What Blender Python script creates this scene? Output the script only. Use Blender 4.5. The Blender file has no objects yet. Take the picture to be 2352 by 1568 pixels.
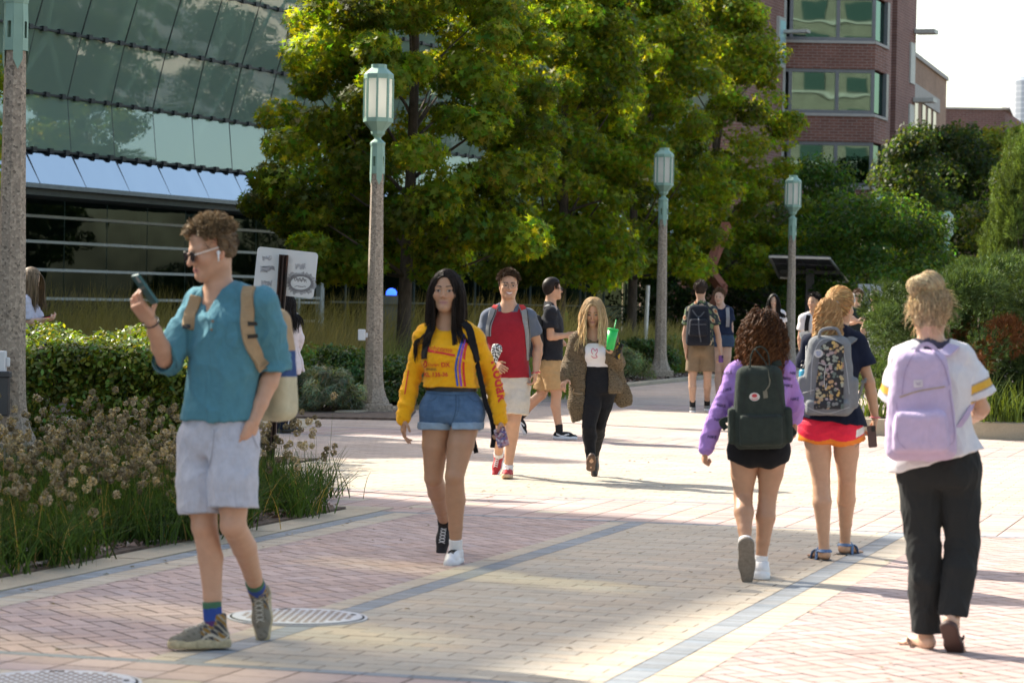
import bpy, math, random
import numpy as np
from mathutils import Vector, Matrix
from mathutils.bvhtree import BVHTree

# ------------------------------------------------------------------ camera, sky, sun, exposure
SC = bpy.context.scene
COL = SC.collection
FPX, CH = 6200.0, 1.52                      # focal length in units of 1/2352 of the width; eye height
PITCH, ROLL = math.atan(89 / 6200), math.radians(1.03)
_f = np.array([0, math.cos(PITCH), -math.sin(PITCH)])
_u0 = np.array([0, math.sin(PITCH), math.cos(PITCH)])
_r0 = np.array([1.0, 0, 0])
_up = _u0 * math.cos(ROLL) - _r0 * math.sin(ROLL)
_rt = _r0 * math.cos(ROLL) + _u0 * math.sin(ROLL)
EYE = np.array([0, 0, CH])
cam = bpy.data.cameras.new("camera"); camo = bpy.data.objects.new("camera", cam); COL.objects.link(camo)
cam.sensor_width = 36; cam.lens = FPX / 2352 * 36; cam.clip_start = .5; cam.clip_end = 5000
camo.matrix_world = Matrix(((_rt[0], _up[0], -_f[0], 0), (_rt[1], _up[1], -_f[1], 0), (_rt[2], _up[2], -_f[2], CH), (0, 0, 0, 1)))
cam.dof.use_dof = True; cam.dof.focus_distance = 24.0; cam.dof.aperture_fstop = 5.0
SC.camera = camo

SUN_EL, SUN_AZ = math.radians(38), math.radians(38)     # the sun stands behind to the left: shadows run (+cos az, -sin az)
TOSUN = np.array([-math.cos(SUN_AZ) * math.cos(SUN_EL), math.sin(SUN_AZ) * math.cos(SUN_EL), math.sin(SUN_EL)])
W = bpy.data.worlds.new("World"); SC.world = W; W.use_nodes = True
_nt = W.node_tree
_sky = _nt.nodes.new("ShaderNodeTexSky"); _sky.sky_type = 'NISHITA'; _sky.sun_disc = False
_sky.sun_elevation = SUN_EL; _sky.sun_rotation = math.atan2(TOSUN[0], TOSUN[1])
_sky.air_density = 1.0; _sky.dust_density = 2.5; _sky.ozone_density = 1.0
_bg = _nt.nodes["Background"]; _bg.inputs[1].default_value = 0.115
_tint = _nt.nodes.new('ShaderNodeMix'); _tint.data_type = 'RGBA'; _tint.blend_type = 'MULTIPLY'; _tint.inputs[0].default_value = 1; _tint.inputs[7].default_value = (1.08, 1.0, .86, 1)
_nt.links.new(_sky.outputs[0], _tint.inputs[6]); _nt.links.new(_tint.outputs[2], _bg.inputs[0])
_sl = bpy.data.lights.new("sun", 'SUN'); _sl.energy = 3.2; _sl.angle = math.radians(.55); _sl.color = (1, .93, .80)
_so = bpy.data.objects.new("sun", _sl); COL.objects.link(_so)
_so.rotation_euler = Vector(TOSUN).to_track_quat('Z', 'Y').to_euler()
SC.view_settings.view_transform = 'Standard'; SC.view_settings.look = 'None'
SC.view_settings.gamma = 1; SC.view_settings.exposure = 1.75
try:
    SC.cycles.use_denoising = True; SC.cycles.max_bounces = 8; SC.cycles.transparent_max_bounces = 8
except Exception: pass

def at(px, py, Y):
    d = _f + _rt * ((px - 1176) / FPX) - _up * ((py - 784) / FPX)
    return EYE + d * (Y / d[1])
def gp(px, py, z=0.0):
    d = _f + _rt * ((px - 1176) / FPX) - _up * ((py - 784) / FPX)
    return EYE + d * ((z - CH) / d[2])
# paving grid frame: u runs away from the camera and to the right, v across
TH = math.radians(16.3); SU, CU = math.sin(TH), math.cos(TH)
def uv2w(u, v): return (u * SU + v * CU, u * CU - v * SU)
def w2uv(x, y): return (x * SU + y * CU, x * CU - y * SU)
rng = np.random.default_rng(7)

# ------------------------------------------------------------------ scene bookkeeping
def tag(o, label=None, cat=None, group=None, kind=None):
    if label: o['label'] = label
    if cat: o['category'] = cat
    if group: o['group'] = group
    if kind: o['kind'] = kind
    return o
def empty(name, loc, label=None, cat=None, group=None, rz=0, kind=None):
    o = bpy.data.objects.new(name, None); COL.objects.link(o); o.location = loc; o.rotation_euler = (0, 0, rz)
    o.empty_display_size = .1
    return tag(o, label, cat, group, kind)
def mesh_obj(name, V, F, mat, parent=None, smooth=False, mats=None, fm=None, col=None):
    me = bpy.data.meshes.new(name)
    V = np.asarray(V, dtype=np.float32)
    if isinstance(F, np.ndarray):
        n, k = F.shape
        me.vertices.add(len(V)); me.vertices.foreach_set('co', V.ravel())
        me.loops.add(n * k); me.loops.foreach_set('vertex_index', F.astype(np.int32).ravel())
        me.polygons.add(n); me.polygons.foreach_set('loop_start', np.arange(0, n * k, k, dtype=np.int32))
        me.update(calc_edges=True)
    else:
        me.from_pydata([tuple(map(float, v)) for v in V], [], F)
    for m in (mats or [mat]): me.materials.append(m)
    if fm is not None: me.polygons.foreach_set('material_index', np.asarray(fm, dtype=np.int32))
    if smooth: me.polygons.foreach_set('use_smooth', np.ones(len(me.polygons), dtype=bool))
    if col is not None:
        a = me.color_attributes.new('Col', 'FLOAT_COLOR', 'POINT')
        c = np.ones((len(V), 4), np.float32); c[:, :3] = col; a.data.foreach_set('color', c.ravel())
    me.update()
    o = bpy.data.objects.new(name, me); COL.objects.link(o)
    if parent: o.parent = parent
    return o
class MB:
    """collects boxes, bars, prisms and tubes into one mesh"""
    def __init__(s): s.v = []; s.f = []; s.m = []
    def add(s, V, F, m=0):
        b = len(s.v); s.v += [tuple(map(float, p)) for p in V]; s.f += [tuple(b + i for i in f) for f in F]; s.m += [m] * len(F); return s
    def box(s, x0, y0, z0, x1, y1, z1, m=0):
        V = [(x, y, z) for z in (z0, z1) for y in (y0, y1) for x in (x0, x1)]
        return s.add(V, [(0, 2, 3, 1), (4, 5, 7, 6), (0, 1, 5, 4), (2, 6, 7, 3), (0, 4, 6, 2), (1, 3, 7, 5)], m)
    def obox(s, c, ax, ay, az, m=0):
        c, ax, ay, az = map(np.asarray, (c, ax, ay, az))
        V = [c + i * ax + j * ay + k * az for k in (-1, 1) for j in (-1, 1) for i in (-1, 1)]
        return s.add(V, [(0, 2, 3, 1), (4, 5, 7, 6), (0, 1, 5, 4), (2, 6, 7, 3), (0, 4, 6, 2), (1, 3, 7, 5)], m)
    def bar(s, a, b, w, t=None, up=(0, 0, 1), m=0):
        a, b = np.asarray(a, float), np.asarray(b, float); t = t or w
        d = b - a; L = np.linalg.norm(d); d /= L; up = np.asarray(up, float)
        r = np.cross(d, up)
        if np.linalg.norm(r) < 1e-4: r = np.cross(d, (0, 1, 0))
        r /= np.linalg.norm(r); n = np.cross(r, d)
        return s.obox((a + b) / 2, d * L / 2, r * w / 2, n * t / 2, m)
    def quad(s, a, b, c, d, m=0): return s.add([a, b, c, d], [(0, 1, 2, 3)], m)
    def ring(s, secs, n=8, rot=0.0, cap=True, m=0, closed=True):
        """stack of n-gon rings: secs = [(z, radius, cx, cy)]"""
        V = []; F = []
        for q in secs:
            z, r = q[0], q[1]; cx, cy = (q[2], q[3]) if len(q) > 3 else (0, 0)
            for i in range(n):
                a = rot + 2 * math.pi * i / n; V.append((cx + r * math.cos(a), cy + r * math.sin(a), z))
        for k in range(len(secs) - 1):
            for i in range(n):
                j = (i + 1) % n; F.append((k * n + i, k * n + j, k * n + n + j, k * n + n + i))
        if cap: F.append(tuple(range(n - 1, -1, -1))); F.append(tuple((len(secs) - 1) * n + i for i in range(n)))
        return s.add(V, F, m)
    def tube(s, pts, rad, n=8, m=0, cap=True):
        pts = [np.asarray(p, float) for p in pts]; R = rad if hasattr(rad, '__len__') else [rad] * len(pts)
        V = []; F = []; pr = None
        for i, p in enumerate(pts):
            d = pts[min(i + 1, len(pts) - 1)] - pts[max(i - 1, 0)]; d /= (np.linalg.norm(d) + 1e-9)
            if pr is None: pr = np.cross(d, (0.3, 0.2, 1.0)) if abs(d[2]) < .9 else np.cross(d, (1, 0.1, 0))
            pr = pr - d * pr.dot(d); pr /= np.linalg.norm(pr); q = np.cross(d, pr)
            for k in range(n):
                a = 2 * math.pi * k / n; V.append(p + R[i] * (math.cos(a) * pr + math.sin(a) * q))
        for i in range(len(pts) - 1):
            for k in range(n):
                j = (k + 1) % n; F.append((i * n + k, i * n + j, i * n + n + j, i * n + n + k))
        if cap: F.append(tuple(range(n - 1, -1, -1))); F.append(tuple((len(pts) - 1) * n + k for k in range(n)))
        return s.add(V, F, m)
    def build(s, name, mat, parent=None, smooth=False, off=None):
        V = np.array(s.v, dtype=np.float32)
        if off is not None: V = V - np.asarray(off, np.float32)
        mats = mat if isinstance(mat, list) else [mat]
        return mesh_obj(name, V, s.f, None, parent, smooth, mats, s.m)
def bevel(o, w=.01, seg=2):
    md = o.modifiers.new('bevel', 'BEVEL'); md.width = w; md.segments = seg; md.limit_method = 'ANGLE'; md.angle_limit = .6
    return o

# ------------------------------------------------------------------ materials
def nm(name):
    m = bpy.data.materials.new(name); m.use_nodes = True; nt = m.node_tree
    return m, nt, nt.nodes['Principled BSDF']
def N(nt, t, **k):
    n = nt.nodes.new('ShaderNode' + t)
    for a, b in k.items():
        if a in n.inputs.keys(): n.inputs[a].default_value = b
        else: setattr(n, a, b)
    return n
def mathn(nt, op, a, b=None, c=None):
    n = nt.nodes.new('ShaderNodeMath'); n.operation = op
    for i, x in enumerate((a, b, c)):
        if x is None: continue
        if isinstance(x, (int, float)): n.inputs[i].default_value = x
        else: nt.links.new(x, n.inputs[i])
    return n.outputs[0]
def mixc(nt, f, a, b, mode='MIX'):
    n = nt.nodes.new('ShaderNodeMix'); n.data_type = 'RGBA'; n.blend_type = mode
    for i, x in ((0, f), (6, a), (7, b)):
        if isinstance(x, (int, float)): n.inputs[i].default_value = x
        elif isinstance(x, (tuple, list)): n.inputs[i].default_value = (*x[:3], 1)
        else: nt.links.new(x, n.inputs[i])
    return n.outputs[2]
def noise(nt, scale, detail=3, rough=.55, vec=None, dist=0.0):
    n = N(nt, 'TexNoise'); n.inputs['Scale'].default_value = scale; n.inputs['Detail'].default_value = detail
    n.inputs['Roughness'].default_value = rough; n.inputs['Distortion'].default_value = dist
    if vec is not None: nt.links.new(vec, n.inputs['Vector'])
    return n.outputs['Fac']
def objco(nt, scale=(1, 1, 1), rot=(0, 0, 0)):
    c = N(nt, 'TexCoord'); mp = N(nt, 'Mapping'); mp.inputs['Scale'].default_value = scale; mp.inputs['Rotation'].default_value = rot
    nt.links.new(c.outputs['Object'], mp.inputs['Vector']); return mp.outputs[0]
def ramp(nt, fac, stops):
    r = N(nt, 'ValToRGB'); e = r.color_ramp.elements
    while len(e) < len(stops): e.new(.5)
    for i, (p, c) in enumerate(stops):
        e[i].position = p; e[i].color = (*(c if isinstance(c, (tuple, list)) else (c, c, c)), 1)
    nt.links.new(fac, r.inputs[0]); return r.outputs[0]
def bump(nt, b, h, strength=.3, dist=.01):
    n = N(nt, 'Bump'); n.inputs['Strength'].default_value = strength; n.inputs['Distance'].default_value = dist
    nt.links.new(h, n.inputs['Height']); nt.links.new(n.outputs[0], b.inputs['Normal']); return n
_mc = {}
def plain(name, c, rough=.6, metal=0.0, var=.12, scale=8, bmp=0.0, spec=None):
    if name in _mc: return _mc[name]
    m, nt, b = nm(name); co = objco(nt); f = noise(nt, scale, 4, .6, co)
    lo = tuple(x * (1 - var) for x in c); hi = tuple(min(1, x * (1 + var)) for x in c)
    nt.links.new(ramp(nt, f, [(.3, lo), (.7, hi)]), b.inputs['Base Color'])
    b.inputs['Roughness'].default_value = rough; b.inputs['Metallic'].default_value = metal
    if spec is not None: b.inputs['Specular IOR Level'].default_value = spec
    if bmp: bump(nt, b, noise(nt, scale * 6, 4, .6, co), bmp, .01)
    _mc[name] = m; return m
def cloth(name, c, var=.10, weave=900, fold=7, bmp=.25, rough=.88, sheen=.04, streak=None):
    """fabric: fine weave, soft creases, slight wear"""
    if name in _mc: return _mc[name]
    m, nt, b = nm(name); co = objco(nt)
    f = noise(nt, 28, 4, .6, co)
    if streak: f = noise(nt, 60, 3, .6, objco(nt, streak))
    lo = tuple(x * (1 - var) for x in c); hi = tuple(min(1, x * (1 + var)) for x in c)
    nt.links.new(ramp(nt, f, [(.3, lo), (.7, hi)]), b.inputs['Base Color'])
    b.inputs['Roughness'].default_value = rough; b.inputs['Specular IOR Level'].default_value = .12
    b.inputs['Sheen Weight'].default_value = sheen
    h = mathn(nt, 'ADD', noise(nt, fold, 2, .5, objco(nt, (1.6, 1.6, .7)), 1.2), mathn(nt, 'MULTIPLY', noise(nt, 160, 2, .6, co), .12))
    bump(nt, b, h, bmp, .03)
    _mc[name] = m; return m
def vcol(name, rough=.6, bmp=.15, bs=200, sss=0.0, spec=.35, var=.08, sheen=0):
    """base colour from the mesh's own colour attribute"""
    if name in _mc: return _mc[name]
    m, nt, b = nm(name); a = N(nt, 'VertexColor'); a.layer_name = 'Col'; co = objco(nt)
    f = noise(nt, 30, 4, .6, co)
    nt.links.new(mixc(nt, 1.0, a.outputs[0], ramp(nt, f, [(.3, 1 - var), (.7, 1 + var)]), 'MULTIPLY'), b.inputs['Base Color'])
    b.inputs['Roughness'].default_value = rough; b.inputs['Specular IOR Level'].default_value = spec
    if sss:
        b.inputs['Subsurface Weight'].default_value = sss; b.inputs['Subsurface Radius'].default_value = (.9, .35, .2)
        b.inputs['Subsurface Scale'].default_value = .012
    b.inputs['Sheen Weight'].default_value = sheen
    bump(nt, b, noise(nt, bs, 3, .6, co), bmp, .002)
    _mc[name] = m; return m

# ------------------------------------------------------------------ signed distance volumes -> one continuous surface
def _n(v): v = np.asarray(v, float); return v / (np.linalg.norm(v) + 1e-12)
class Vol:
    def __init__(s, lo, hi, h):
        s.h = h; s.lo = np.asarray(lo, float); s.n = np.ceil((np.asarray(hi) - s.lo) / h).astype(int) + 1
        s.ax = [(s.lo[i] + h * np.arange(s.n[i])).astype(np.float32) for i in range(3)]
        s.d = np.full(s.n, .25, np.float32)
    def copy(s):
        c = Vol.__new__(Vol); c.h = s.h; c.lo = s.lo; c.n = s.n; c.ax = s.ax; c.d = s.d.copy(); return c
    def win(s, lo, hi):
        sl = []
        for i in range(3):
            a = max(0, int((lo[i] - s.lo[i]) / s.h)); b = min(s.n[i], int((hi[i] - s.lo[i]) / s.h) + 2)
            if b <= a: return None, None
            sl.append(slice(a, b))
        sl = tuple(sl)
        return sl, (s.ax[0][sl[0]][:, None, None], s.ax[1][sl[1]][None, :, None], s.ax[2][sl[2]][None, None, :])
    def _put(s, sl, q, k, mode):
        a = s.d[sl]
        if mode == 'sub': q = -q
        if mode == 'add':
            if k > 0:
                t = np.maximum(k - np.abs(a - q), 0) / k; s.d[sl] = np.minimum(a, q) - t * t * k * .25
            else: s.d[sl] = np.minimum(a, q)
        else:
            if k > 0:
                t = np.maximum(k - np.abs(a - q), 0) / k; s.d[sl] = np.maximum(a, q) + t * t * k * .25
            else: s.d[sl] = np.maximum(a, q)
    def cone(s, a, b, ra, rb=None, k=.02, mode='add', flat=None):
        """round cone; flat = (axis, factor) squashes the section along an axis"""
        a, b = np.asarray(a, float), np.asarray(b, float); rb = ra if rb is None else rb
        R = max(ra, rb) + k + .03
        if flat is not None and flat[1] < 1: R /= 1
        sl, g = s.win(np.minimum(a, b) - R, np.maximum(a, b) + R)
        if sl is None: return s
        ba = b - a; L2 = ba.dot(ba) + 1e-9
        p = [g[i] - a[i] for i in range(3)]
        t = np.clip((p[0] * ba[0] + p[1] * ba[1] + p[2] * ba[2]) / L2, 0, 1)
        q = [p[i] - t * ba[i] for i in range(3)]
        dd = q[0] ** 2 + q[1] ** 2 + q[2] ** 2
        if flat is not None:
            w = _n(flat[0]); e = q[0] * w[0] + q[1] * w[1] + q[2] * w[2]; dd = dd + e * e * (1 / flat[1] ** 2 - 1)
            q = (np.sqrt(dd) - (ra + t * (rb - ra))) * min(1, flat[1] * 1.3)
        else: q = np.sqrt(dd) - (ra + t * (rb - ra))
        s._put(sl, q.astype(np.float32), k, mode); return s
    def chain(s, P, R, k=.012, **kw):
        for i in range(len(P) - 1): s.cone(P[i], P[i + 1], R[i], R[i + 1], k, **kw)
        return s
    def ell(s, c, r, fr=None, k=.02, mode='add'):
        c = np.asarray(c, float); r = np.asarray(r, float); M = max(r) + k + .03
        sl, g = s.win(c - M, c + M)
        if sl is None: return s
        p = [g[i] - c[i] for i in range(3)]
        if fr is not None: p = [p[0] * f[0] + p[1] * f[1] + p[2] * f[2] for f in fr]
        k0 = np.sqrt((p[0] / r[0]) ** 2 + (p[1] / r[1]) ** 2 + (p[2] / r[2]) ** 2)
        k1 = np.sqrt((p[0] / r[0] ** 2) ** 2 + (p[1] / r[1] ** 2) ** 2 + (p[2] / r[2] ** 2) ** 2) + 1e-6
        s._put(sl, (k0 * (k0 - 1) / k1).astype(np.float32), k, mode); return s
    def box(s, c, r, fr=None, rad=.01, k=.0, mode='add', taper=None):
        """rounded box; taper=(tx,ty) narrows x,y half sizes toward +z"""
        c = np.asarray(c, float); r = np.asarray(r, float); M = np.linalg.norm(r) + k + .03
        sl, g = s.win(c - M, c + M)
        if sl is None: return s
        p = [g[i] - c[i] for i in range(3)]
        if fr is not None: p = [p[0] * f[0] + p[1] * f[1] + p[2] * f[2] for f in fr]
        rx, ry = r[0], r[1]
        if taper is not None:
            t = np.clip((p[2] / r[2] + 1) / 2, 0, 1); rx = r[0] * (1 - taper[0] * t ** 2); ry = r[1] * (1 - taper[1] * t ** 2)
        q = [np.abs(p[0]) - rx + rad, np.abs(p[1]) - ry + rad, np.abs(p[2]) - r[2] + rad]
        o = np.sqrt(sum(np.maximum(x, 0) ** 2 for x in q)) + np.minimum(np.maximum(np.maximum(q[0], q[1]), q[2]), 0) - rad
        s._put(sl, o.astype(np.float32), k, mode); return s
    def loft(s, secs, k=.02, mode='add', n=2.3, ends=.02):
        """upright body of varying section: secs = [(z, cx, cy, half width, half depth, turn)]"""
        S = np.array(sorted(secs, key=lambda q: q[0]), float)
        lo = np.array([S[:, 1].min() - S[:, 3:5].max() - .05 - k, S[:, 2].min() - S[:, 3:5].max() - .05 - k, S[0, 0] - .04 - k])
        hi = np.array([S[:, 1].max() + S[:, 3:5].max() + .05 + k, S[:, 2].max() + S[:, 3:5].max() + .05 + k, S[-1, 0] + .04 + k])
        sl, g = s.win(lo, hi)
        if sl is None: return s
        z = g[2].ravel(); Z = S[:, 0]
        def ip(c):
            zz = np.clip(z, Z[0], Z[-1]); i = np.clip(np.searchsorted(Z, zz) - 1, 0, len(Z) - 2)
            t = (zz - Z[i]) / (Z[i + 1] - Z[i] + 1e-9); m = np.gradient(S[:, c], Z) if len(Z) > 1 else np.zeros(len(Z))
            hh = Z[i + 1] - Z[i]
            y = (2*t**3-3*t**2+1)*S[i, c] + (t**3-2*t**2+t)*hh*m[i] + (-2*t**3+3*t**2)*S[i+1, c] + (t**3-t**2)*hh*m[i+1]
            return y[None, None, :].astype(np.float32)
        cx, cy, w, dp, an = (ip(c) for c in range(1, 6))
        x = g[0] - cx; y = g[1] - cy; ca, sa = np.cos(an), np.sin(an)
        X = x * ca + y * sa; Y = -x * sa + y * ca
        k0 = (np.abs(X / w) ** n + np.abs(Y / dp) ** n) ** (1 / n)
        rr = np.sqrt(X * X + Y * Y) + 1e-6
        q = (k0 - 1) * np.minimum(rr / (k0 + 1e-6), 2 * np.minimum(w, dp) + rr * 0)
        e = np.maximum(g[2] - Z[-1], Z[0] - g[2]) + 0 * q
        t = np.maximum(ends - np.abs(q - e), 0) / ends; q = np.maximum(q, e) + t * t * ends * .25
        s._put(sl, q.astype(np.float32), k, mode); return s
    def plane(s, pt, nrm, k=0.004, mode='int'):
        """keep the side the normal points away from"""
        nrm = _n(nrm); g = (s.ax[0][:, None, None], s.ax[1][None, :, None], s.ax[2][None, None, :])
        q = (g[0] - pt[0]) * nrm[0] + (g[1] - pt[1]) * nrm[1] + (g[2] - pt[2]) * nrm[2]
        s._put(tuple(slice(0, m) for m in s.n), q.astype(np.float32), k, mode); return s
    def merge(s, o, k=.02, mode='add', off=0.0):
        s._put(tuple(slice(0, m) for m in s.n), o.d + np.float32(off), k, mode); return s
    def crease(s, amp, freq=(14, 14, 22), seed=0, warp=1.0, zr=None, dirs=7):
        """folds: sum of warped directional waves added to the distance"""
        r = np.random.default_rng(seed); m = np.abs(s.d) < .05
        ii = np.nonzero(m); P = np.stack([s.ax[i][ii[i]] for i in range(3)], 1)
        w = P + warp * .03 * np.stack([np.sin(P[:, (j + 1) % 3] * 19 + r.uniform(0, 6)) + np.sin(P[:, (j + 2) % 3] * 33 + r.uniform(0, 6)) * .5 for j in range(3)], 1)
        o = np.zeros(len(P))
        for j in range(dirs):
            kdir = r.normal(size=3) * np.array(freq) * r.uniform(.6, 1.5); ph = r.uniform(0, 6.28)
            q = np.sin(w @ kdir + ph); o += (1 - np.abs(q)) ** 2 - .35
        o *= amp / math.sqrt(dirs)
        if zr is not None: o *= np.interp(P[:, 2], [a for a, b in zr], [b for a, b in zr])
        s.d[ii] -= o.astype(np.float32); return s
    def mesh(s):
        d = s.d; h = s.h; ins = d < 0
        for a in range(3):
            sl = [slice(None)] * 3; sl[a] = 0; d[tuple(sl)] = np.maximum(d[tuple(sl)], .001); sl[a] = -1; d[tuple(sl)] = np.maximum(d[tuple(sl)], .001)
        ins = d < 0; cs = tuple(m - 1 for m in d.shape)
        corners = [(i, j, k) for i in (0, 1) for j in (0, 1) for k in (0, 1)]
        cnt = np.zeros(cs, np.int8)
        for c in corners: cnt += ins[c[0]:c[0] + cs[0], c[1]:c[1] + cs[1], c[2]:c[2] + cs[2]]
        act = (cnt > 0) & (cnt < 8); I = np.argwhere(act); idx = -np.ones(cs, np.int32); idx[act] = np.arange(len(I))
        acc = np.zeros((len(I), 3)); num = np.zeros(len(I))
        for c in corners:
            for a in range(3):
                if c[a]: continue
                e = list(c); e[a] = 1
                d0 = d[I[:, 0] + c[0], I[:, 1] + c[1], I[:, 2] + c[2]]; d1 = d[I[:, 0] + e[0], I[:, 1] + e[1], I[:, 2] + e[2]]
                x = (d0 < 0) != (d1 < 0); t = np.where(x, d0 / np.where(x, d0 - d1, 1), 0)
                p = np.tile(np.array(c, float), (len(I), 1)); p[:, a] = t
                acc[x] += p[x]; num[x] += 1
        V = s.lo + h * (I + acc / np.maximum(num, 1)[:, None])
        F = []
        for a in range(3):
            b, c = (a + 1) % 3, (a + 2) % 3
            s0 = [slice(None)] * 3; s1 = [slice(None)] * 3; s0[a] = slice(0, -1); s1[a] = slice(1, None)
            x = ins[tuple(s0)] != ins[tuple(s1)]; E = np.argwhere(x)
            E = E[(E[:, b] > 0) & (E[:, c] > 0) & (E[:, b] < cs[b]) & (E[:, c] < cs[c])]
            fl = ins[E[:, 0], E[:, 1], E[:, 2]]
            q = []
            for (i, j) in ((0, 0), (-1, 0), (-1, -1), (0, -1)):
                K = E.copy(); K[:, b] += i; K[:, c] += j; q.append(idx[K[:, 0], K[:, 1], K[:, 2]])
            q = np.stack(q, 1); q[~fl] = q[~fl][:, ::-1]; F.append(q[:, ::-1] if False else q)
        F = np.concatenate(F) if F else np.zeros((0, 4), int)
        F = F[(F >= 0).all(1)]
        return V, F
def vol_obj(name, v, mat, parent=None, paint=None, off=(0, 0, 0)):
    V, F = v.mesh(); col = paint(V) if paint else None
    return mesh_obj(name, V - np.asarray(off), F, mat, parent, True, col=col)
# ================================================================== THE SETTING
def stone_mat(name, c, agg=.35, sc=55, rough=.85):
    m, nt, b = nm(name); co = objco(nt)
    v = N(nt, 'TexVoronoi'); v.inputs['Scale'].default_value = sc; nt.links.new(co, v.inputs['Vector'])
    pick = N(nt, 'SeparateColor'); nt.links.new(v.outputs['Color'], pick.inputs[0])
    a = ramp(nt, pick.outputs[0], [(0, tuple(x * (1 - agg) for x in c)), (.16, tuple(x * (1 - agg * .2) for x in c)), (.6, c), (.95, tuple(min(1, x * (1 + agg * .7)) for x in c))])
    big = ramp(nt, noise(nt, 1.5, 4, .6, co), [(.3, .85), (.7, 1.1)])
    nt.links.new(mixc(nt, 1, a, big, 'MULTIPLY'), b.inputs['Base Color']); b.inputs['Roughness'].default_value = rough
    bump(nt, b, v.outputs['Distance'], .5, .006); return m
M_joint = plain('joint_sand', (.15, .105, .08), .95)
M_soil = plain('soil', (.09, .07, .045), .95, scale=.5)
M_conc = stone_mat('kerb_concrete', (.42, .36, .27), .12, 120)
M_agg = stone_mat('exposed_aggregate', (.34, .28, .22), .55, 55)

mesh_obj('ground', [(-600, -60, -.05), (600, -60, -.05), (600, 1500, -.05), (-600, 1500, -.05)], [(0, 1, 2, 3)], M_soil)['kind'] = 'structure'
def uvbox(name, u0, v0, u1, v1, z0, z1, mat, parent=None, m=None):
    b = m or MB(); P = [uv2w(u0, v0), uv2w(u0, v1), uv2w(u1, v1), uv2w(u1, v0)]
    V = [(p[0], p[1], z) for z in (z0, z1) for p in P]
    b.add(V, [(3, 2, 1, 0), (4, 5, 6, 7), (0, 1, 5, 4), (1, 2, 6, 5), (2, 3, 7, 6), (3, 0, 4, 7)])
    return b if m else b.build(name, mat, parent)
uvbox('paving_bed', 5, -13, 90, 2.5, -.04, -.006, M_joint)['kind'] = 'structure'
# ---- pavers: real units with open joints, coloured one by one
TANC, REDC, GREYC, PINK = (.465, .405, .325), (.45, .345, .315), (.26, .28, .30), (.50, .40, .34)
pv, pc = [], []
def paver(u0, v0, u1, v1, c, g=.0035, z=0.0, rot=None, cen=None):
    gv = g if g > .002 else _r.uniform(.0008, .0042)
    u0 += g; u1 -= g; v0 += gv; v1 -= gv
    q = [(u0, v0), (u0, v1), (u1, v1), (u1, v0)]
    pv.append([(a, b, z) for a, b in q]); pc.append(c)
_r = random.Random(3)
def jit(c, a=.08):
    k = 1 + _r.gauss(0, a); w = _r.gauss(0, .02); return (c[0] * k * (1 + w), c[1] * k, c[2] * k * (1 - w))
def seen(u, v):
    x, y = uv2w(u, v); return y > 9.6 and abs(x) < .205 * y + .6
def running(u0, u1, v0, v1, cf, lu=.125, lv=.25, g=.0018):
    n = int(round((u1 - u0) / lu)); h = (u1 - u0) / n
    for i in range(n):
        o = (i % 2) * lv / 2; a = u0 + i * h; v = v0 - o
        while v < v1:
            b0, b1 = max(v, v0), min(v + lv, v1)
            if b1 - b0 > .03 and seen(a, (b0 + b1) / 2): paver(a, b0, a + h, b1, cf(), g)
            v += lv
def soldier(u0, u1, v0, v1, cf, w=.1, along='u', g=.0025):
    if along == 'u':
        n = int((u1 - u0) / w)
        for i in range(n):
            a = u0 + i * (u1 - u0) / n
            if seen(a, (v0 + v1) / 2): paver(a, v0, a + (u1 - u0) / n, v1, cf(), g)
    else:
        n = int((v1 - v0) / w)
        for i in range(n):
            a = v0 + i * (v1 - v0) / n
            if seen((u0 + u1) / 2, a): paver(u0, a, u1, a + (v1 - v0) / n, cf(), g)
def herring(u0, u1, v0, v1, cf, L=.22, g=.0045):
    """45 degree herringbone clipped by the border courses laid over it"""
    Wd = L / 2; c, s = math.cos(math.pi / 4), math.sin(math.pi / 4)
    R = int(max(u1 - u0, v1 - v0) / Wd) + 6; uc, vc = (u0 + u1) / 2, (v0 + v1) / 2
    for i in range(-R, R):
        for j in range(-R, R):
            k = (i - j) % 4
            if k == 0: w, h = 2 * Wd, Wd
            elif k == 3: w, h = Wd, 2 * Wd
            else: continue
            x0, y0 = i * Wd, j * Wd
            P = [(x0 + g, y0 + g), (x0 + w - g, y0 + g), (x0 + w - g, y0 + h - g), (x0 + g, y0 + h - g)]
            cx, cy = x0 + w / 2, y0 + h / 2
            U, V = uc + cx * c - cy * s, vc + cx * s + cy * c
            if not (u0 - .1 < U < u1 + .06 and v0 - .11 < V < v1 + .11) or not seen(U, V): continue
            pv.append([(uc + x * c - y * s, vc + x * s + y * c, -.0015) for x, y in P][::-1]); pc.append(cf())
red = lambda: jit(REDC, .06); tan = lambda: jit(TANC, .035); grey = lambda: jit(GREYC, .07); pink = lambda: jit(PINK, .05)
mixed = lambda: jit(TANC, .05) if _r.random() < .33 else jit(REDC, .06)
def lanes(u0, u1, first=False):
    vs = [(-11.86 + 1.84 * k) for k in range(8)] if not first else [-6.285, -4.43, -2.60, -.76]
    for k, v in enumerate(vs):
        soldier(u0, u1, v - .065, v + .065, grey)
        nxt = vs[k + 1] if k + 1 < len(vs) else v + 1.84
        a, b = v + .065, nxt - .065
        if (k + (0 if first else 1)) % 2 == 0:
            soldier(u0, u1, a, a + .19, tan); herring(u0, u1, a + .19, b - .13, red); soldier(u0, u1, b - .13, b, tan)
        else: running(u0, u1, a, b, tan)
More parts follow.
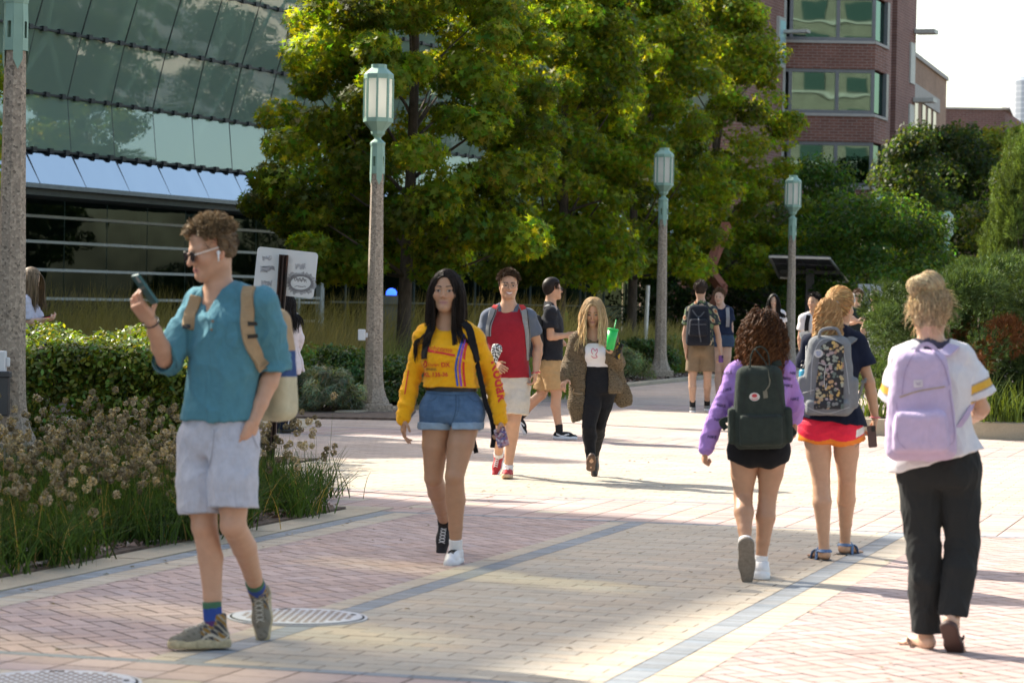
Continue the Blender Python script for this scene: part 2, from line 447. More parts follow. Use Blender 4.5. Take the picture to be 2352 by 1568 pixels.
def band(u0, u1):
    for (p, q) in ((u0, u0 + .09), (u1 - .09, u1)): soldier(p, q, -11.9, 1.2, grey, .2, 'v')
    n = 9; h = (u1 - u0 - .18) / n
    for i in range(n): soldier(u0 + .09 + i * h, u0 + .09 + (i + 1) * h, -11.9, 1.2, mixed if i in (2, 4, 6) else red, .24, 'v', .004 if i % 2 else .0045)
lanes(10.42, 18.36, True); band(8.34, 10.42); band(18.36, 20.5)
running(20.5, 24.2, -11.9, 1.2, tan); running(24.2, 28.4, -11.9, 1.2, pink, .12, .24)
band(28.4, 30.4); running(30.4, 38.5, -11.9, 1.2, pink, .16, .3); band(38.5, 40.5); running(40.5, 64, -11.9, 1.5, pink, .3, .45)
PV = np.array(pv, dtype=np.float64).reshape(-1, 3); wx, wy = PV[:, 0] * SU + PV[:, 1] * CU, PV[:, 0] * CU - PV[:, 1] * SU
# the first flower bed and the kerb cut into the paving
keep = np.repeat(~((PV.reshape(-1, 4, 3)[:, :, 1].mean(1) < -6.36) & (PV.reshape(-1, 4, 3)[:, :, 0].mean(1) < 18.4)), 4)
hz = 1.4e-3 * np.repeat(rng.normal(size=len(pv)).clip(-1.5, 1.5), 4)
PW = np.stack([wx, wy, PV[:, 2] + hz * .3], 1)[keep]; PC = np.repeat(np.array(pc), 4, 0)[keep]
M_pav = vcol('paver', .82, .35, 260, var=.07, spec=.25)
def _stains(m):
    nt = m.node_tree; b = nt.nodes['Principled BSDF']; src = b.inputs['Base Color'].links[0].from_socket
    st = ramp(nt, noise(nt, .9, 5, .65, objco(nt)), [(.28, .84), (.55, 1.0), (.8, 1.06)])
    sp = ramp(nt, noise(nt, 9, 2, .5, objco(nt)), [(.25, .80), (.33, 1)])
    nt.links.new(mixc(nt, 1, mixc(nt, 1, src, st, 'MULTIPLY'), sp, 'MULTIPLY'), b.inputs['Base Color'])
_stains(M_pav)
o = mesh_obj('paving', PW, np.arange(len(PW)).reshape(-1, 4), M_pav, col=PC); o['kind'] = 'structure'
# far paving beyond the laid units
m, nt, b = nm('far_paving'); bt = N(nt, 'TexBrick'); nt.links.new(objco(nt, (3, 3, 3), (0, 0, TH)), bt.inputs['Vector'])
bt.inputs['Color1'].default_value = (.50, .41, .34, 1); bt.inputs['Color2'].default_value = (.44, .35, .31, 1); bt.inputs['Mortar'].default_value = (.2, .16, .13, 1)
nt.links.new(bt.outputs[0], b.inputs['Base Color']); b.inputs['Roughness'].default_value = .85
uvbox('far_path', 64, -11.9, 130, 3, -.03, 0, m)['kind'] = 'structure'
# kerbs
k = MB()
for i in range(9):
    u0 = 9.2 + i * 1.03
    uvbox('', u0, -6.62, u0 + 1.024, -6.355, -.04, .004 + .002 * (i % 2), None, m=k)
uvbox('', 18.46, -8.9, 18.74, -6.36, -.04, .005, None, m=k)
k.build('bed_kerb', M_conc)['kind'] = 'structure'
k = MB()
for i in range(40): uvbox('', 33.6 + i * 1.2, -12.25, 34.79 + i * 1.2, -11.98, -.04, .05, None, m=k)
k.build('path_kerb', M_conc)['kind'] = 'structure'
k = MB()
for i in range(8):
    a = gp(300 + 0 * i, 985); k.box(-12 + i * 1.2, 31.9, -.03, -10.81 + i * 1.2, 34.2, .006)
k.build('concrete_path', M_conc)['kind'] = 'structure'
# mulch of wood chips
def chips(name, region, n, z=0.0, seed=1, size=(.02, .05)):
    r = np.random.default_rng(seed); P = np.zeros((0, 2))
    while len(P) < n:
        q = np.stack([r.uniform(region[0], region[1], 4 * n), r.uniform(region[2], region[3], 4 * n)], 1)
        P = np.concatenate([P, q[region[4](q[:, 0], q[:, 1])]]) if len(region) > 4 else q
    P = P[:n]; a = r.uniform(0, 6.28, n); L = r.uniform(*size, n); w = L * r.uniform(.25, .5, n); t = r.normal(0, .35, n)
    x, y = np.array(uv2w(P[:, 0], P[:, 1])); V = np.zeros((n, 4, 3))
    for i, (sx, sy) in enumerate(((-1, -1), (1, -1), (1, 1), (-1, 1))):
        V[:, i, 0] = x + sx * L * np.cos(a) - sy * w * np.sin(a); V[:, i, 1] = y + sx * L * np.sin(a) + sy * w * np.cos(a)
        V[:, i, 2] = z + .015 + sx * L * np.sin(t) + r.uniform(0, .03, n)
    c = np.array([[.17, .12, .09], [.11, .08, .06], [.30, .25, .21], [.20, .13, .10]])[r.integers(0, 4, n)] * r.uniform(.7, 1.3, (n, 1))
    o = mesh_obj(name, V.reshape(-1, 3), np.arange(4 * n).reshape(-1, 4), vcol('mulch_chip', .9, .2), col=np.repeat(c, 4, 0)); tag(o, kind='stuff')
    return o
mul = plain('mulch', (.12, .085, .065), .95, scale=12, var=.5, bmp=.8)
uvbox('far_bed_soil', 34.0, -26, 95, -12.26, -.04, .035, mul)['kind'] = 'structure'
k = MB(); k.box(-30, 34.25, -.04, -1.3, 37, .03)
k.build('bed_soil', mul)['kind'] = 'structure'
uvbox('near_bed_soil', 8, -16, 18.45, -6.63, -.04, .02, mul)['kind'] = 'structure'
uvbox('hedge_soil', 18.75, -16, 24, -8.9, -.04, .018, mul)['kind'] = 'structure'
chips('mulch_chips', (33.9, 60, -13.6, -12.3), 6000, .03, 2, (.02, .05))
chips('bed_mulch_chips', (11, 18.4, -7.2, -6.65), 1500, .01, 5, (.012, .03))

_q = np.random.default_rng(77); _n_ = 150; _u, _v = _q.uniform(10, 26, _n_), _q.uniform(-6.3, 0, _n_) ** 1.0; _X, _Y = uv2w(_u, np.where(_q.random(_n_) < .5, -6.3 + _q.exponential(.35, _n_), _v)); _a = _q.uniform(0, 6.28, _n_); _s = _q.uniform(.010, .024, _n_)
LV = np.stack([np.stack([_X + _s * (cx * np.cos(_a) - cy * np.sin(_a)), _Y + _s * (cx * np.sin(_a) + cy * np.cos(_a)), .006 + _s * cz], 1) for cx, cy, cz in ((-1, 0, 0), (0, -.5, .25), (1, 0, .1), (0, .5, .3))], 1)
tag(mesh_obj('leaf_litter', LV.reshape(-1, 3), np.arange(4 * _n_).reshape(-1, 4), vcol('dry_leaf', .9, .2), col=np.repeat(np.array([[.20, .13, .06], [.12, .13, .04], [.28, .20, .09]])[_q.integers(0, 3, _n_)], 4, 0)), kind='stuff')
# ------------------------------------------------------------------ foliage builders
def frames(Nrm, r):
    n = Nrm / (np.linalg.norm(Nrm, axis=1, keepdims=True) + 1e-9); t = r.normal(size=n.shape); t -= n * (t * n).sum(1, keepdims=True)
    t /= np.linalg.norm(t, axis=1, keepdims=True); return n, t, np.cross(n, t)
MAPLE = np.array([(0, -.42, 0), (.13, -.30, .02), (.50, -.40, .12), (.20, -.08, .02), (.68, .16, .14), (.14, .12, .0), (0, .70, .10), (-.14, .12, 0), (-.68, .16, .14), (-.20, -.08, .02), (-.50, -.40, .12), (-.13, -.30, .02)])
OVAL = np.array([(0, -.5, 0), (.24, -.12, .06), (.20, .22, .05), (0, .5, 0), (-.20, .22, .05), (-.24, -.12, .06)])
def leaf_cloud(P, Nr, size, shape, r):
    n, t, b = frames(Nr, r); S = (size * r.uniform(.65, 1.3, len(P)))[:, None, None]
    V = P[:, None, :] + S * (shape[None, :, 0:1] * b[:, None, :] + shape[None, :, 1:2] * t[:, None, :] + shape[None, :, 2:3] * n[:, None, :])
    k = len(shape); return V.reshape(-1, 3), np.arange(len(P) * k).reshape(-1, k), k
def leaf_mat(name, trans=.45, rough=.5, gl=.35):
    m = bpy.data.materials.new(name); m.use_nodes = True; nt = m.node_tree; nt.nodes.clear()
    out = N(nt, 'OutputMaterial'); a = N(nt, 'VertexColor'); a.layer_name = 'Col'
    p = N(nt, 'BsdfPrincipled'); p.inputs['Roughness'].default_value = rough; p.inputs['Specular IOR Level'].default_value = gl
    nt.links.new(a.outputs[0], p.inputs['Base Color'])
    t = N(nt, 'BsdfTranslucent'); nt.links.new(mixc(nt, 1, a.outputs[0], (3.0, 2.5, .4), 'MULTIPLY'), t.inputs[0])
    mx = N(nt, 'MixShader'); mx.inputs[0].default_value = trans
    nt.links.new(p.outputs[0], mx.inputs[1]); nt.links.new(t.outputs[0], mx.inputs[2]); nt.links.new(mx.outputs[0], out.inputs[0]); return m
M_leaf = leaf_mat('maple_leaf', .52, .5, .2); M_leaf2 = leaf_mat('shrub_leaf', .25, .4, .3); M_blade = leaf_mat('grass_blade', .28, .6, .15); M_needle = leaf_mat('needle', .12, .6, .15); M_head = leaf_mat('papery_head', .12, .9, .05)
m_bark, nt, b = nm('bark'); co = objco(nt, (1, 1, .25))
nt.links.new(ramp(nt, noise(nt, 22, 5, .65, co), [(.3, (.045, .034, .026)), (.7, (.13, .10, .078))]), b.inputs['Base Color']); b.inputs['Roughness'].default_value = .95
bump(nt, b, noise(nt, 30, 4, .7, co), .8, .02)
def shell_pts(C, R, n, r, lo=.45):
    """points through a set of clump ellipsoids, denser toward their skins"""
    i = r.integers(0, len(C), n); d = r.normal(size=(n, 3)); d /= np.linalg.norm(d, axis=1, keepdims=True)
    rad = r.uniform(lo ** 3, 1, n) ** (1 / 3); return C[i] + d * R[i] * rad[:, None], d, i
def crown(name, parent, C, R, n, size, shape, col, mat, seed, up=.35, lo=.45, var=.25, cvar=.18, keep=None, off=(0, 0, 0)):
    r = np.random.default_rng(seed); P, d, i = shell_pts(C, R, n, r, lo)
    if keep is not None: q = keep(P); P, d, i = P[q], d[q], i[q]
    Nr = d + r.normal(size=d.shape) * .55 + np.array([0, 0, up])
    V, F, k = leaf_cloud(P, Nr, size, shape, r)
    cc = np.array(col)[None] * (1 + cvar * r.normal(size=(len(C), 1)))[i] * (1 + var * r.normal(size=(len(P), 1))).clip(.4, 1.8)
    cc[:, 0] *= (1 + .25 * r.normal(size=len(P))).clip(.5, 1.7)
    return mesh_obj(name, V - np.asarray(off), F, mat, parent, col=np.repeat(np.clip(cc, .004, .9), k, 0))
def limb_tree(root, base, H, r0, crownC, seed, nb=26, lean=(0, 0), off=(0, 0, 0), low=.2):
    rr = random.Random(seed); mb = MB(); base = np.asarray(base, float)
    tr = [base + np.array([lean[0] * t + .06 * math.sin(t * 5 + seed), lean[1] * t, H * t]) for t in np.linspace(0, 1, 12)]
    mb.tube(tr, [r0 * (1.35 if i == 0 else 1) * (1 - .8 * i / 11) + .01 for i in range(12)], 10)
    for b in range(nb):
        c = crownC[rr.randrange(len(crownC))]; t = max(low, min(.9, (c[2] - base[2]) / H - rr.uniform(.08, .25)))
        s = base + np.array([lean[0] * t, lean[1] * t, H * t]); mid = s * .5 + c * .5 + np.array([rr.uniform(-.1, .1), rr.uniform(-.1, .1), -.08 * rr.random()])
        rb = r0 * (1 - .8 * t) * .45
        mb.tube([s, s * .7 + mid * .3 + np.array([0, 0, .03]), mid, c], [rb, rb * .8, rb * .5, rb * .15], 6)
    return mb.build('trunk', m_bark, root, True, off)

def maple(px_trunk, d, label, H, Rmax, zlow, seed, n=30000, rho=None, group=None):
    p = at(px_trunk, 700, d); base = np.array([p[0], p[1], 0.0]); r = np.random.default_rng(seed)
    C, R = [], []
    while len(C) < 250:
        t = r.random(); z = zlow + t * (H - zlow); env = Rmax * (math.sin(math.pi * min(1, t * .80 + .26)) ** .62) * (1 - .35 * max(0, t - .6))
        q = math.sqrt(r.uniform(.12, 1)); a = r.uniform(0, 6.283); k = r.uniform(.35, .62)
        env *= 1 + .13 * math.sin(a * 3 + seed + z * 1.7)
        C.append(base + np.array([q * env * math.cos(a) * .93, q * env * math.sin(a) * .93, z - .1 * q])); R.append((k, k, k * .62))
    C, R = np.array(C), np.array(R)
    root = empty('maple_tree', base, label, 'tree', group)
    limb_tree(root, base, H * .93, .125, C, seed, 40, off=base, low=.21)
    crown('crown', root, C, R, int(n * 1.25), .125, MAPLE, (.125, .172, .020), M_leaf, seed, up=.5, lo=.35, cvar=.30, off=base)
    return root
G = 'maples in a row along the path'
maple(935, 45, 'nearest and largest maple, its pale trunk rising behind the yellow sweatshirt woman', 9.6, 2.65, 2.0, 11, 66000, group=G)
maple(1285, 58, 'second maple of the row, its trunk behind the man in the black polo', 10.2, 2.15, 2.1, 12, 40000, group=G)
maple(1447, 67, 'third maple of the row with a thin dark trunk right of the blonde woman', 11.0, 2.6, 2.3, 13, 36000, group=G)
maple(1640, 74, 'farthest maple of the row, its crown ending beside the brick building', 11.5, 2.75, 2.3, 14, 36000, group=G)

for x_, y_, h_, w_ in ((-9.4, 33.6, 9.6, 'nearest'), (-9.8, 38.6, 10.6, 'middle'), (-10.8, 44.2, 10.8, 'farthest')):
    maple(1176 + x_ / y_ * FPX, y_, w_ + ' of the three maples left of the frame that dapple the path', h_, 2.5, 2.2, int(y_), 20000, group=G)
# ------------------------------------------------------------------ hedge, shrubs, grasses, flowers
def boxy(x0, x1, y0, y1, z0, z1, n, r):
    C = np.stack([r.uniform(x0, x1, n), r.uniform(y0, y1, n), r.uniform(z0, z1, n)], 1)
    return C
r = np.random.default_rng(21)
hb = at(240, 760, 24.5); hb[2] = 0
root = empty('clipped_hedge', hb, 'dense green clipped hedge with sunlit top behind the brown flower heads', 'hedge')
xs = r.uniform(-6.3, -2.42, 2600); ys = np.where(r.random(2600) < .55, 22.25 + r.random(2600) * .35, r.uniform(22.4, 27, 2600))
top = 1.02 + (ys - 22.2) * .017 + .05 * np.sin(xs * 5) + .04 * np.sin(ys * 3 + xs * 9)
zs = np.where((ys > 22.7) | (r.random(2600) < .22), top - r.random(2600) * .06, top * r.random(2600) ** .8)
xs = np.where(ys < 22.7, xs + 0, xs); ok = (xs > -.2 * ys - .5) & (xs < -2.42 - (ys - 22.2) * -.06)
C = np.stack([xs, ys, zs], 1)[ok]; R = np.full((len(C), 3), .12) * r.uniform(.6, 1.1, (len(C), 1))
crown('foliage', root, C, R, 70000, .052, OVAL, (.12, .17, .03), M_leaf2, 22, up=.3, lo=.5, cvar=.3, off=hb)
mb = MB()
for i in range(26):
    x = -4.9 + i * .095; mb.tube([(x, 22.75 + .1 * math.sin(i * 7), 0), (x + .05 * math.sin(i), 22.7, .5), (x + .1 * math.sin(i * 3), 22.55, .92)], [.014, .011, .005], 5)
mb.build('stem', m_bark, root, True, hb)

def shrub(name, px, py, d, w, h, label, cat, col, size, n, seed, shape=OVAL, mat=None, spiky=0.0, group=None, dp=None, squash=.8):
    """bushy plant whose base stands at image column px, depth d"""
    p = at(px, py, d); base = np.array([p[0], p[1], .02]); r = np.random.default_rng(seed); dp = dp or w
    C, R = [], []
    for i in range(60):
        a = r.uniform(0, 6.28); q = math.sqrt(r.random()); z = h * (r.uniform(.15, .9)) ; e = math.sqrt(max(.05, 1 - (z / h) ** 2 * .85))
        k = min(w, h) * r.uniform(.16, .28); C.append(base + np.array([q * e * w * .5 * math.cos(a), q * e * dp * .5 * math.sin(a), z * (1 - .1 * q)])); R.append((k, k, k * squash))
    root = empty(name, base, label, cat, group)
    crown('foliage', root, np.array(C), np.array(R), n, size, shape, col, mat or M_leaf2, seed, up=.3, lo=.4, cvar=.3, off=base)
    mb = MB()
    for i in range(9):
        c = C[i * 5]; mb.tube([base, base * .5 + c * .5 + np.array([0, 0, -.05]), c], [.016, .010, .004], 5)
    mb.build('stem', m_bark, root, True, base); return root

def blades(P, L, w, lean, r, col, seg=4, cvar=.2, tipc=None, droop=.8, wind=(0.0, 0.0)):
    """tapering bent strips; returns V,F,col"""
    n = len(P); a = r.uniform(0, 6.283, n); l = L * r.uniform(.6, 1.2, n); ln = lean * np.abs(r.normal(.7, .45, n))
    dx, dy = np.cos(a) * ln + wind[0], np.sin(a) * ln + wind[1]; V = []
    wx, wy = -np.sin(a + 1.2), np.cos(a + 1.2)
    for k in range(seg + 1):
        t = k / seg; ww = w * (1 - t ** 1.6 * .92) * .5; out = t ** 1.5
        z = l * (t - droop * .35 * t ** 3 * np.clip(np.hypot(dx, dy), 0, 1.6))
        c = np.stack([P[:, 0] + dx * out * l * .8, P[:, 1] + dy * out * l * .8, P[:, 2] + np.maximum(z, .01)], 1); off = np.stack([wx * ww, wy * ww, 0 * wx], 1)
        V += [c - off, c + off]
    V = np.stack(V, 1); F = np.array([[2 * k, 2 * k + 1, 2 * k + 3, 2 * k + 2] for k in range(seg)])
    FF = (np.arange(n)[:, None, None] * (2 * seg + 2) + F[None]).reshape(-1, 4)
    cc = np.array(col)[None] * (1 + cvar * r.normal(size=(n, 1))).clip(.4, 1.9)
    cc = np.repeat(cc[:, None], 2 * seg + 2, 1)
    if tipc is not None:
        t = np.linspace(0, 1, seg + 1).repeat(2)[None, :, None]; cc = cc * (1 - t ** 2) + np.array(tipc)[None, None] * t ** 2 * (1 + .2 * r.normal(size=(n, 1, 1)))
    return V.reshape(-1, 3), FF, cc.reshape(-1, 3), V[:, -1].copy() * .5 + V[:, -2] * .5
def join(parts):
    V, F, C, b = [], [], [], 0
    for v, f, c in parts: V.append(v); F.append(f + b); C.append(c); b += len(v)
    return np.concatenate(V), np.concatenate(F), np.concatenate(C)
# near bed of flowering onions: strap leaves, straw stems and papery seed heads
r = np.random.default_rng(31)
def in_bed(n, u0=9.4, u1=18.55, v0=-11.2, v1=-6.62, edge=.16):
    P = np.zeros((0, 2))
    while len(P) < n:
        u = r.uniform(u0, u1 + .9, 3 * n); v = r.uniform(v0, v1, 3 * n); x, y = uv2w(u, v)
        ok = (x > -.2 * y - .5) & (y < 22.0) & ((u < u1) | (v < -6.95)) & (v < -6.62 - edge) & (u > 9.4)
        ok &= ~((u > 18.3) & (v > -7.0))
        P = np.concatenate([P, np.stack([x[ok], y[ok]], 1)])
    return P[:n]
cl = in_bed(260, edge=-.03)
ci = r.integers(0, len(cl), 19000); jt = r.normal(0, .09, (19000, 2)); P = np.concatenate([cl[ci] + jt, np.full((19000, 1), .01)], 1)
V1, F1, C1, _ = blades(P, .42, .009, 1.0, r, (.032, .066, .016), 4, .40, droop=1.25)
ti = r.integers(0, len(cl), 1300); P = np.concatenate([cl[ti] + r.normal(0, .1, (1300, 2)), np.full((1300, 1), .01)], 1)
V3, F3, C3, _ = blades(P, .42, .006, 1.0, r, (.26, .19, .08), 4, .25, droop=1.2)
o = mesh_obj('onion_leaves', *(lambda q: (q[0], q[1]))(join([(V1, F1, C1), (V3, F3, C3)])), M_blade, col=join([(V1, F1, C1), (V3, F3, C3)])[2]); tag(o, kind='stuff')
nh = 1050; ti = r.integers(0, len(cl), nh); P = np.concatenate([cl[ti] + r.normal(0, .12, (nh, 2)), np.full((nh, 1), .02)], 1)
hgt = np.interp(P[:, 1], [11, 15, 21], [.44, .54, .62])
V2, F2, C2, T2 = blades(P, 1.0, .006, .16, r, (.10, .12, .045), 4, .15, droop=.2)
hgt = hgt * r.uniform(.72, 1.12, nh); sc = np.repeat(hgt, 10); V2[:, 2] = V2[:, 2] * sc; base2 = np.repeat(P[:, :2], 10, 0); V2[:, :2] = base2 + (V2[:, :2] - base2) * sc[:, None]
T2 = V2.reshape(nh, 10, 3)[:, -2:].mean(1)
fl = 52; d = r.normal(size=(nh * fl, 3)); d /= np.linalg.norm(d, axis=1, keepdims=True); hr = np.repeat(r.uniform(.015, .029, nh), fl)
Ph = np.repeat(T2, fl, 0) + d * (hr * r.uniform(.75, 1.05, nh * fl))[:, None]
Vh, Fh, kk = leaf_cloud(Ph, d + .5 * r.normal(size=d.shape), .0165, np.array([(0, -.6, 0), (.42, 0, .25), (0, .6, 0), (-.42, 0, .25)]), r)
Ch = np.repeat(np.array([.40, .335, .235])[None] * np.repeat(r.uniform(.35, 1.25, (nh, 1)), fl, 0) * r.uniform(.55, 1.3, (nh * fl, 1)), 4, 0)
q = join([(V2, F2, C2), (Vh, Fh, Ch)]); tag(mesh_obj('onion_seed_heads', q[0], q[1], M_head, col=q[2]), kind='stuff')
# tall feathery grasses between the hedge and the glass building
def grass(name, x0, x1, y0, y1, n, L, col, tip, seed, lean=.5, w=.007, wind=(.22, .0)):
    r = np.random.default_rng(seed); P = np.stack([r.uniform(x0, x1, n), r.uniform(y0, y1, n), np.full(n, .03)], 1)
    P = P[np.abs(P[:, 0] / P[:, 1]) < .22]
    P[:, 0] += .1 * np.sin(P[:, 1] * 7); V, F, C, _ = blades(P, L, w, lean, r, col, 4, .25, tip, wind=wind)
    return tag(mesh_obj(name, V, F, M_blade, col=C), kind='stuff')
grass('feather_grass', -10.5, -2.2, 40.2, 46, 15000, 1.15, (.12, .13, .05), (.26, .225, .13), 41, .45, .010, (.3, -.05))
grass('tall_grass', -9.5, 1.2, 44, 56, 9000, 1.55, (.12, .13, .05), (.25, .22, .12), 42, .4, .014, (.25, 0))
grass('green_grass', -2.2, 1.4, 41.5, 49, 3200, .95, (.13, .20, .04), (.22, .27, .10), 43, .5, .012)
grass('reed_grass', 1.4, 4.2, 58, 68, 3000, 1.1, (.12, .15, .05), (.34, .30, .16), 44, .4, .014)
LAV = np.array([(0, -.6, 0), (.08, 0, .03), (0, .9, 0), (-.08, 0, .03)])
shrub('lavender_bush', 735, 925, 36.1, 1.25, .58, 'grey green lavender bush with purple spikes left of the lamp post base', 'lavender', (.17, .21, .15), .085, 9000, 51, LAV, squash=1.1)
shrub('low_shrub', 660, 870, 39.5, 1.9, .85, 'bright green low shrub behind the lavender, farthest left of the bed', 'shrub', (.10, .17, .03), .06, 9000, 52)
shrub('low_shrub', 790, 870, 38.6, .95, .92, 'dark glossy shrub just left of the lamp post shaft', 'shrub', (.05, .10, .03), .06, 6000, 53)
shrub('low_shrub', 915, 905, 38.2, 1.0, .70, 'dark leafy shrub between the lamp post and the yellow sleeve', 'shrub', (.06, .11, .035), .06, 8000, 54)
shrub('low_shrub', 985, 905, 39.2, 1.1, .50, 'reddish brown twiggy shrub in front of the nearest maple', 'shrub', (.10, .09, .05), .05, 5000, 55)
shrub('low_shrub', 1430, 840, 53.0, 1.2, .68, 'grey green feathery shrub behind the green cup', 'shrub', (.16, .21, .12), .075, 6000, 56, LAV)
shrub('low_shrub', 1478, 820, 58, 1.6, .85, 'rounded dark green shrub left of the second lamp post', 'shrub', (.07, .12, .035), .07, 7000, 57)
shrub('low_shrub', 1556, 810, 60, 1.5, .85, 'green shrub between the second lamp post and the hawaiian shirt man', 'shrub', (.08, .14, .035), .07, 7000, 58)
shrub('low_shrub', 1700, 810, 62, 1.3, .85, 'dark shrub behind the curly haired woman', 'shrub', (.06, .11, .03), .07, 5000, 59)

# mugo pine and juniper in the raised bed on the right
NEED = np.array([(0, -.5, 0), (.035, 0, .01), (0, .5, 0), (-.035, 0, .01)])
def pine(name, base, C, R, n, label, cat, col, size, seed, up=.8, shape=NEED, lo=.4):
    root = empty(name, base, label, cat); r = np.random.default_rng(seed); C, R = np.array(C), np.array(R)
    # twigs of needles: each twig is a burst of thin blades round an upward tip
    nt_ = n // 14; P, d, i = shell_pts(C, R, nt_, r, lo); ax = d * .8 + np.array([0, 0, up]) + .25 * r.normal(size=d.shape); ax /= np.linalg.norm(ax, axis=1, keepdims=True)
    k = 14; A = np.repeat(ax, k, 0); s = r.normal(size=(nt_ * k, 3)); t = np.tile(np.linspace(0, 1, k), nt_)[:, None]
    D = A * .75 + s * .42; D /= np.linalg.norm(D, axis=1, keepdims=True); Q = np.repeat(P, k, 0) + A * t * size * 1.4
    V, F, kk = needle_cloud(Q, D, size, r)
    cc = np.array(col)[None] * np.repeat((1 + .3 * r.normal(size=(nt_, 1))).clip(.4, 1.8) * (1 + .25 * r.normal(size=(len(C), 1)))[i].clip(.5, 1.6), k, 0)
    dead = np.repeat(np.array([5.6 < c_[0] < 6.6 and .75 < c_[2] < 1.45 and math.sin(c_[0] * 23 + c_[2] * 17) > .1 for c_ in C])[i], k) if name == 'mugo_pine' else np.zeros(nt_ * k, bool)
    cc[dead] = np.array([.20, .085, .04]) * r.uniform(.7, 1.3, (dead.sum(), 1))
    mesh_obj('foliage', V - base, F, M_needle, root, col=np.repeat(cc.clip(.005, .8), kk, 0))
    mb = MB()
    for j in range(0, len(C), max(1, len(C) // 22)):
        mb.tube([base, base * .45 + C[j] * .55 - np.array([0, 0, .1]), C[j]], [.035, .022, .008], 6)
    mb.build('stem', m_bark, root, True, base); return root
def needle_cloud(P, D, size, r):
    n = len(P); s = np.cross(D, r.normal(size=(n, 3))); s /= np.linalg.norm(s, axis=1, keepdims=True) + 1e-9; L = (size * r.uniform(.7, 1.2, n))[:, None]; w = L * .085
    V = np.stack([P - s * w, P + s * w, P + D * L], 1); return V.reshape(-1, 3), np.arange(3 * n).reshape(-1, 3), 3
r = np.random.default_rng(61); C, R = [], []
for i in range(210):
    # outline follows the photo: low left shoulder, broad right mass
    px = r.uniform(2015, 2420); top = np.interp(px, [2000, 2040, 2090, 2150, 2230, 2300, 2420], [700, 650, 700, 640, 600, 605, 590]); py = top + 24 + (940 - top) * r.random() ** 1.25
    if px < 2090 and py > 880: continue
    p = at(px, py, 35.2 + r.uniform(-1.4, 2.6) + (px - 2200) * .002); k = r.uniform(.15, .31); C.append(p); R.append((k, k, k * .85))
pine('mugo_pine', np.array([6.2, 35.6, .15]), C, R, 330000, 'broad bushy pine with a few rusty dead sprays in the raised bed', 'pine', (.062, .105, .036), .066, 62, up=.45, lo=.80)
C, R = [], []
for i in range(95):
    t = r.random() ** .8; py = 322 + t * 340; hw = np.interp(py, [330, 400, 480, 560, 640], [10, 42, 66, 98, 112]); px = 2352 + 10 + (abs(r.normal(0, .62)) * hw * (-1 if r.random() < .7 else 1))
    p = at(px, py, 46 + r.uniform(-.6, .6)); C.append(p); R.append((.13, .13, .36))
pine('juniper_tree', np.array([8.85, 46, .1]), C, R, 150000, 'upright bright green juniper at the right edge behind the pine', 'juniper', (.105, .165, .042), .060, 64, up=1.3, lo=.7)
# strap leaves at the foot of the pine and by the planter wall
def clump(px, py, d, n, L, label, seed, col=(.065, .10, .028), z=.2):
    p = at(px, py, d); base = np.array([p[0], p[1], z]); r = np.random.default_rng(seed)
    P = np.concatenate([base[:2] + r.normal(0, .12, (n, 2)), np.full((n, 1), z)], 1); V, F, C, _ = blades(P, L, .02, .8, r, col, 5, .3)
    o = mesh_obj('daylily_clump', V - base, F, M_blade, col=C); o.location = base; return tag(o, label, 'plant', 'daylily clumps in the raised bed')
clump(2010, 960, 32.9, 60, .45, 'small strap leaved clump left of the lilac backpack at the corner of the raised bed', 71)
clump(2262, 950, 32.2, 90, .62, 'strap leaved clump with dry brown stalks right of the white tee shirt elbow', 72)
clump(2330, 950, 32.1, 90, .55, 'strap leaved clump at the right edge of the photo above the planter wall', 73)
# trees behind
def bushtree(px, d, w, ztop, zlow, label, col, n, seed, size=.16, name='broadleaf_tree', cat='tree', shape=OVAL, prof=None, dp=None, trunk=True, sq=.6, kr=(.45, .9), up=.4, nc=120, mat=None):
    p = at(px, 700, d); base = np.array([p[0], p[1], 0.0]); r = np.random.default_rng(seed); C, R = [], []
    while len(C) < nc:
        t = r.random(); z = zlow + t * (ztop - zlow); e = (prof(t) if prof else math.sin(math.pi * min(1, .25 + t * .7)) ** .6); a = r.uniform(0, 6.28); q = math.sqrt(r.uniform(.1, 1)); k = r.uniform(*kr)
        C.append(base + np.array([q * e * w / 2 * math.cos(a), q * e * (dp or w) / 2 * math.sin(a), z])); R.append((k, k, k * sq))
    C, R = np.array(C), np.array(R); root = empty(name, base, label, cat)
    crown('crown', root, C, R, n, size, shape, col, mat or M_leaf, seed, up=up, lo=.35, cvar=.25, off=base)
    limb_tree(root, base, ztop * .85, .16, C, seed, 16, off=base, low=.1); return root
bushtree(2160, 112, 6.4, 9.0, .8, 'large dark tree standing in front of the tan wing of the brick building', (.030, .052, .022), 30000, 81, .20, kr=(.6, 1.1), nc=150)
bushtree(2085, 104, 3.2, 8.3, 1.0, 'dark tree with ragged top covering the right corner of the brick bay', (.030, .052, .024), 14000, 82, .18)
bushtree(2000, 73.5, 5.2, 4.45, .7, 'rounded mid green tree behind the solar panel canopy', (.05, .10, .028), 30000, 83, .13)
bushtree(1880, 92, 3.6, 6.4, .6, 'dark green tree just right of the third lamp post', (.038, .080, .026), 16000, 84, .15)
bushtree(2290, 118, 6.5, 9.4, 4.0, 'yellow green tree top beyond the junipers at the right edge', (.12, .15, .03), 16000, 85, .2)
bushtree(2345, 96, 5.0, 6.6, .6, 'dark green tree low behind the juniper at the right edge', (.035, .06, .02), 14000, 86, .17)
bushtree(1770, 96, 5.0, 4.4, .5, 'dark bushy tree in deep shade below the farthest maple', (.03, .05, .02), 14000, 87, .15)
bushtree(1600, 100, 6.0, 3.6, .5, 'low dark tree behind the rust coloured sculpture', (.03, .055, .02), 14000, 88, .15)
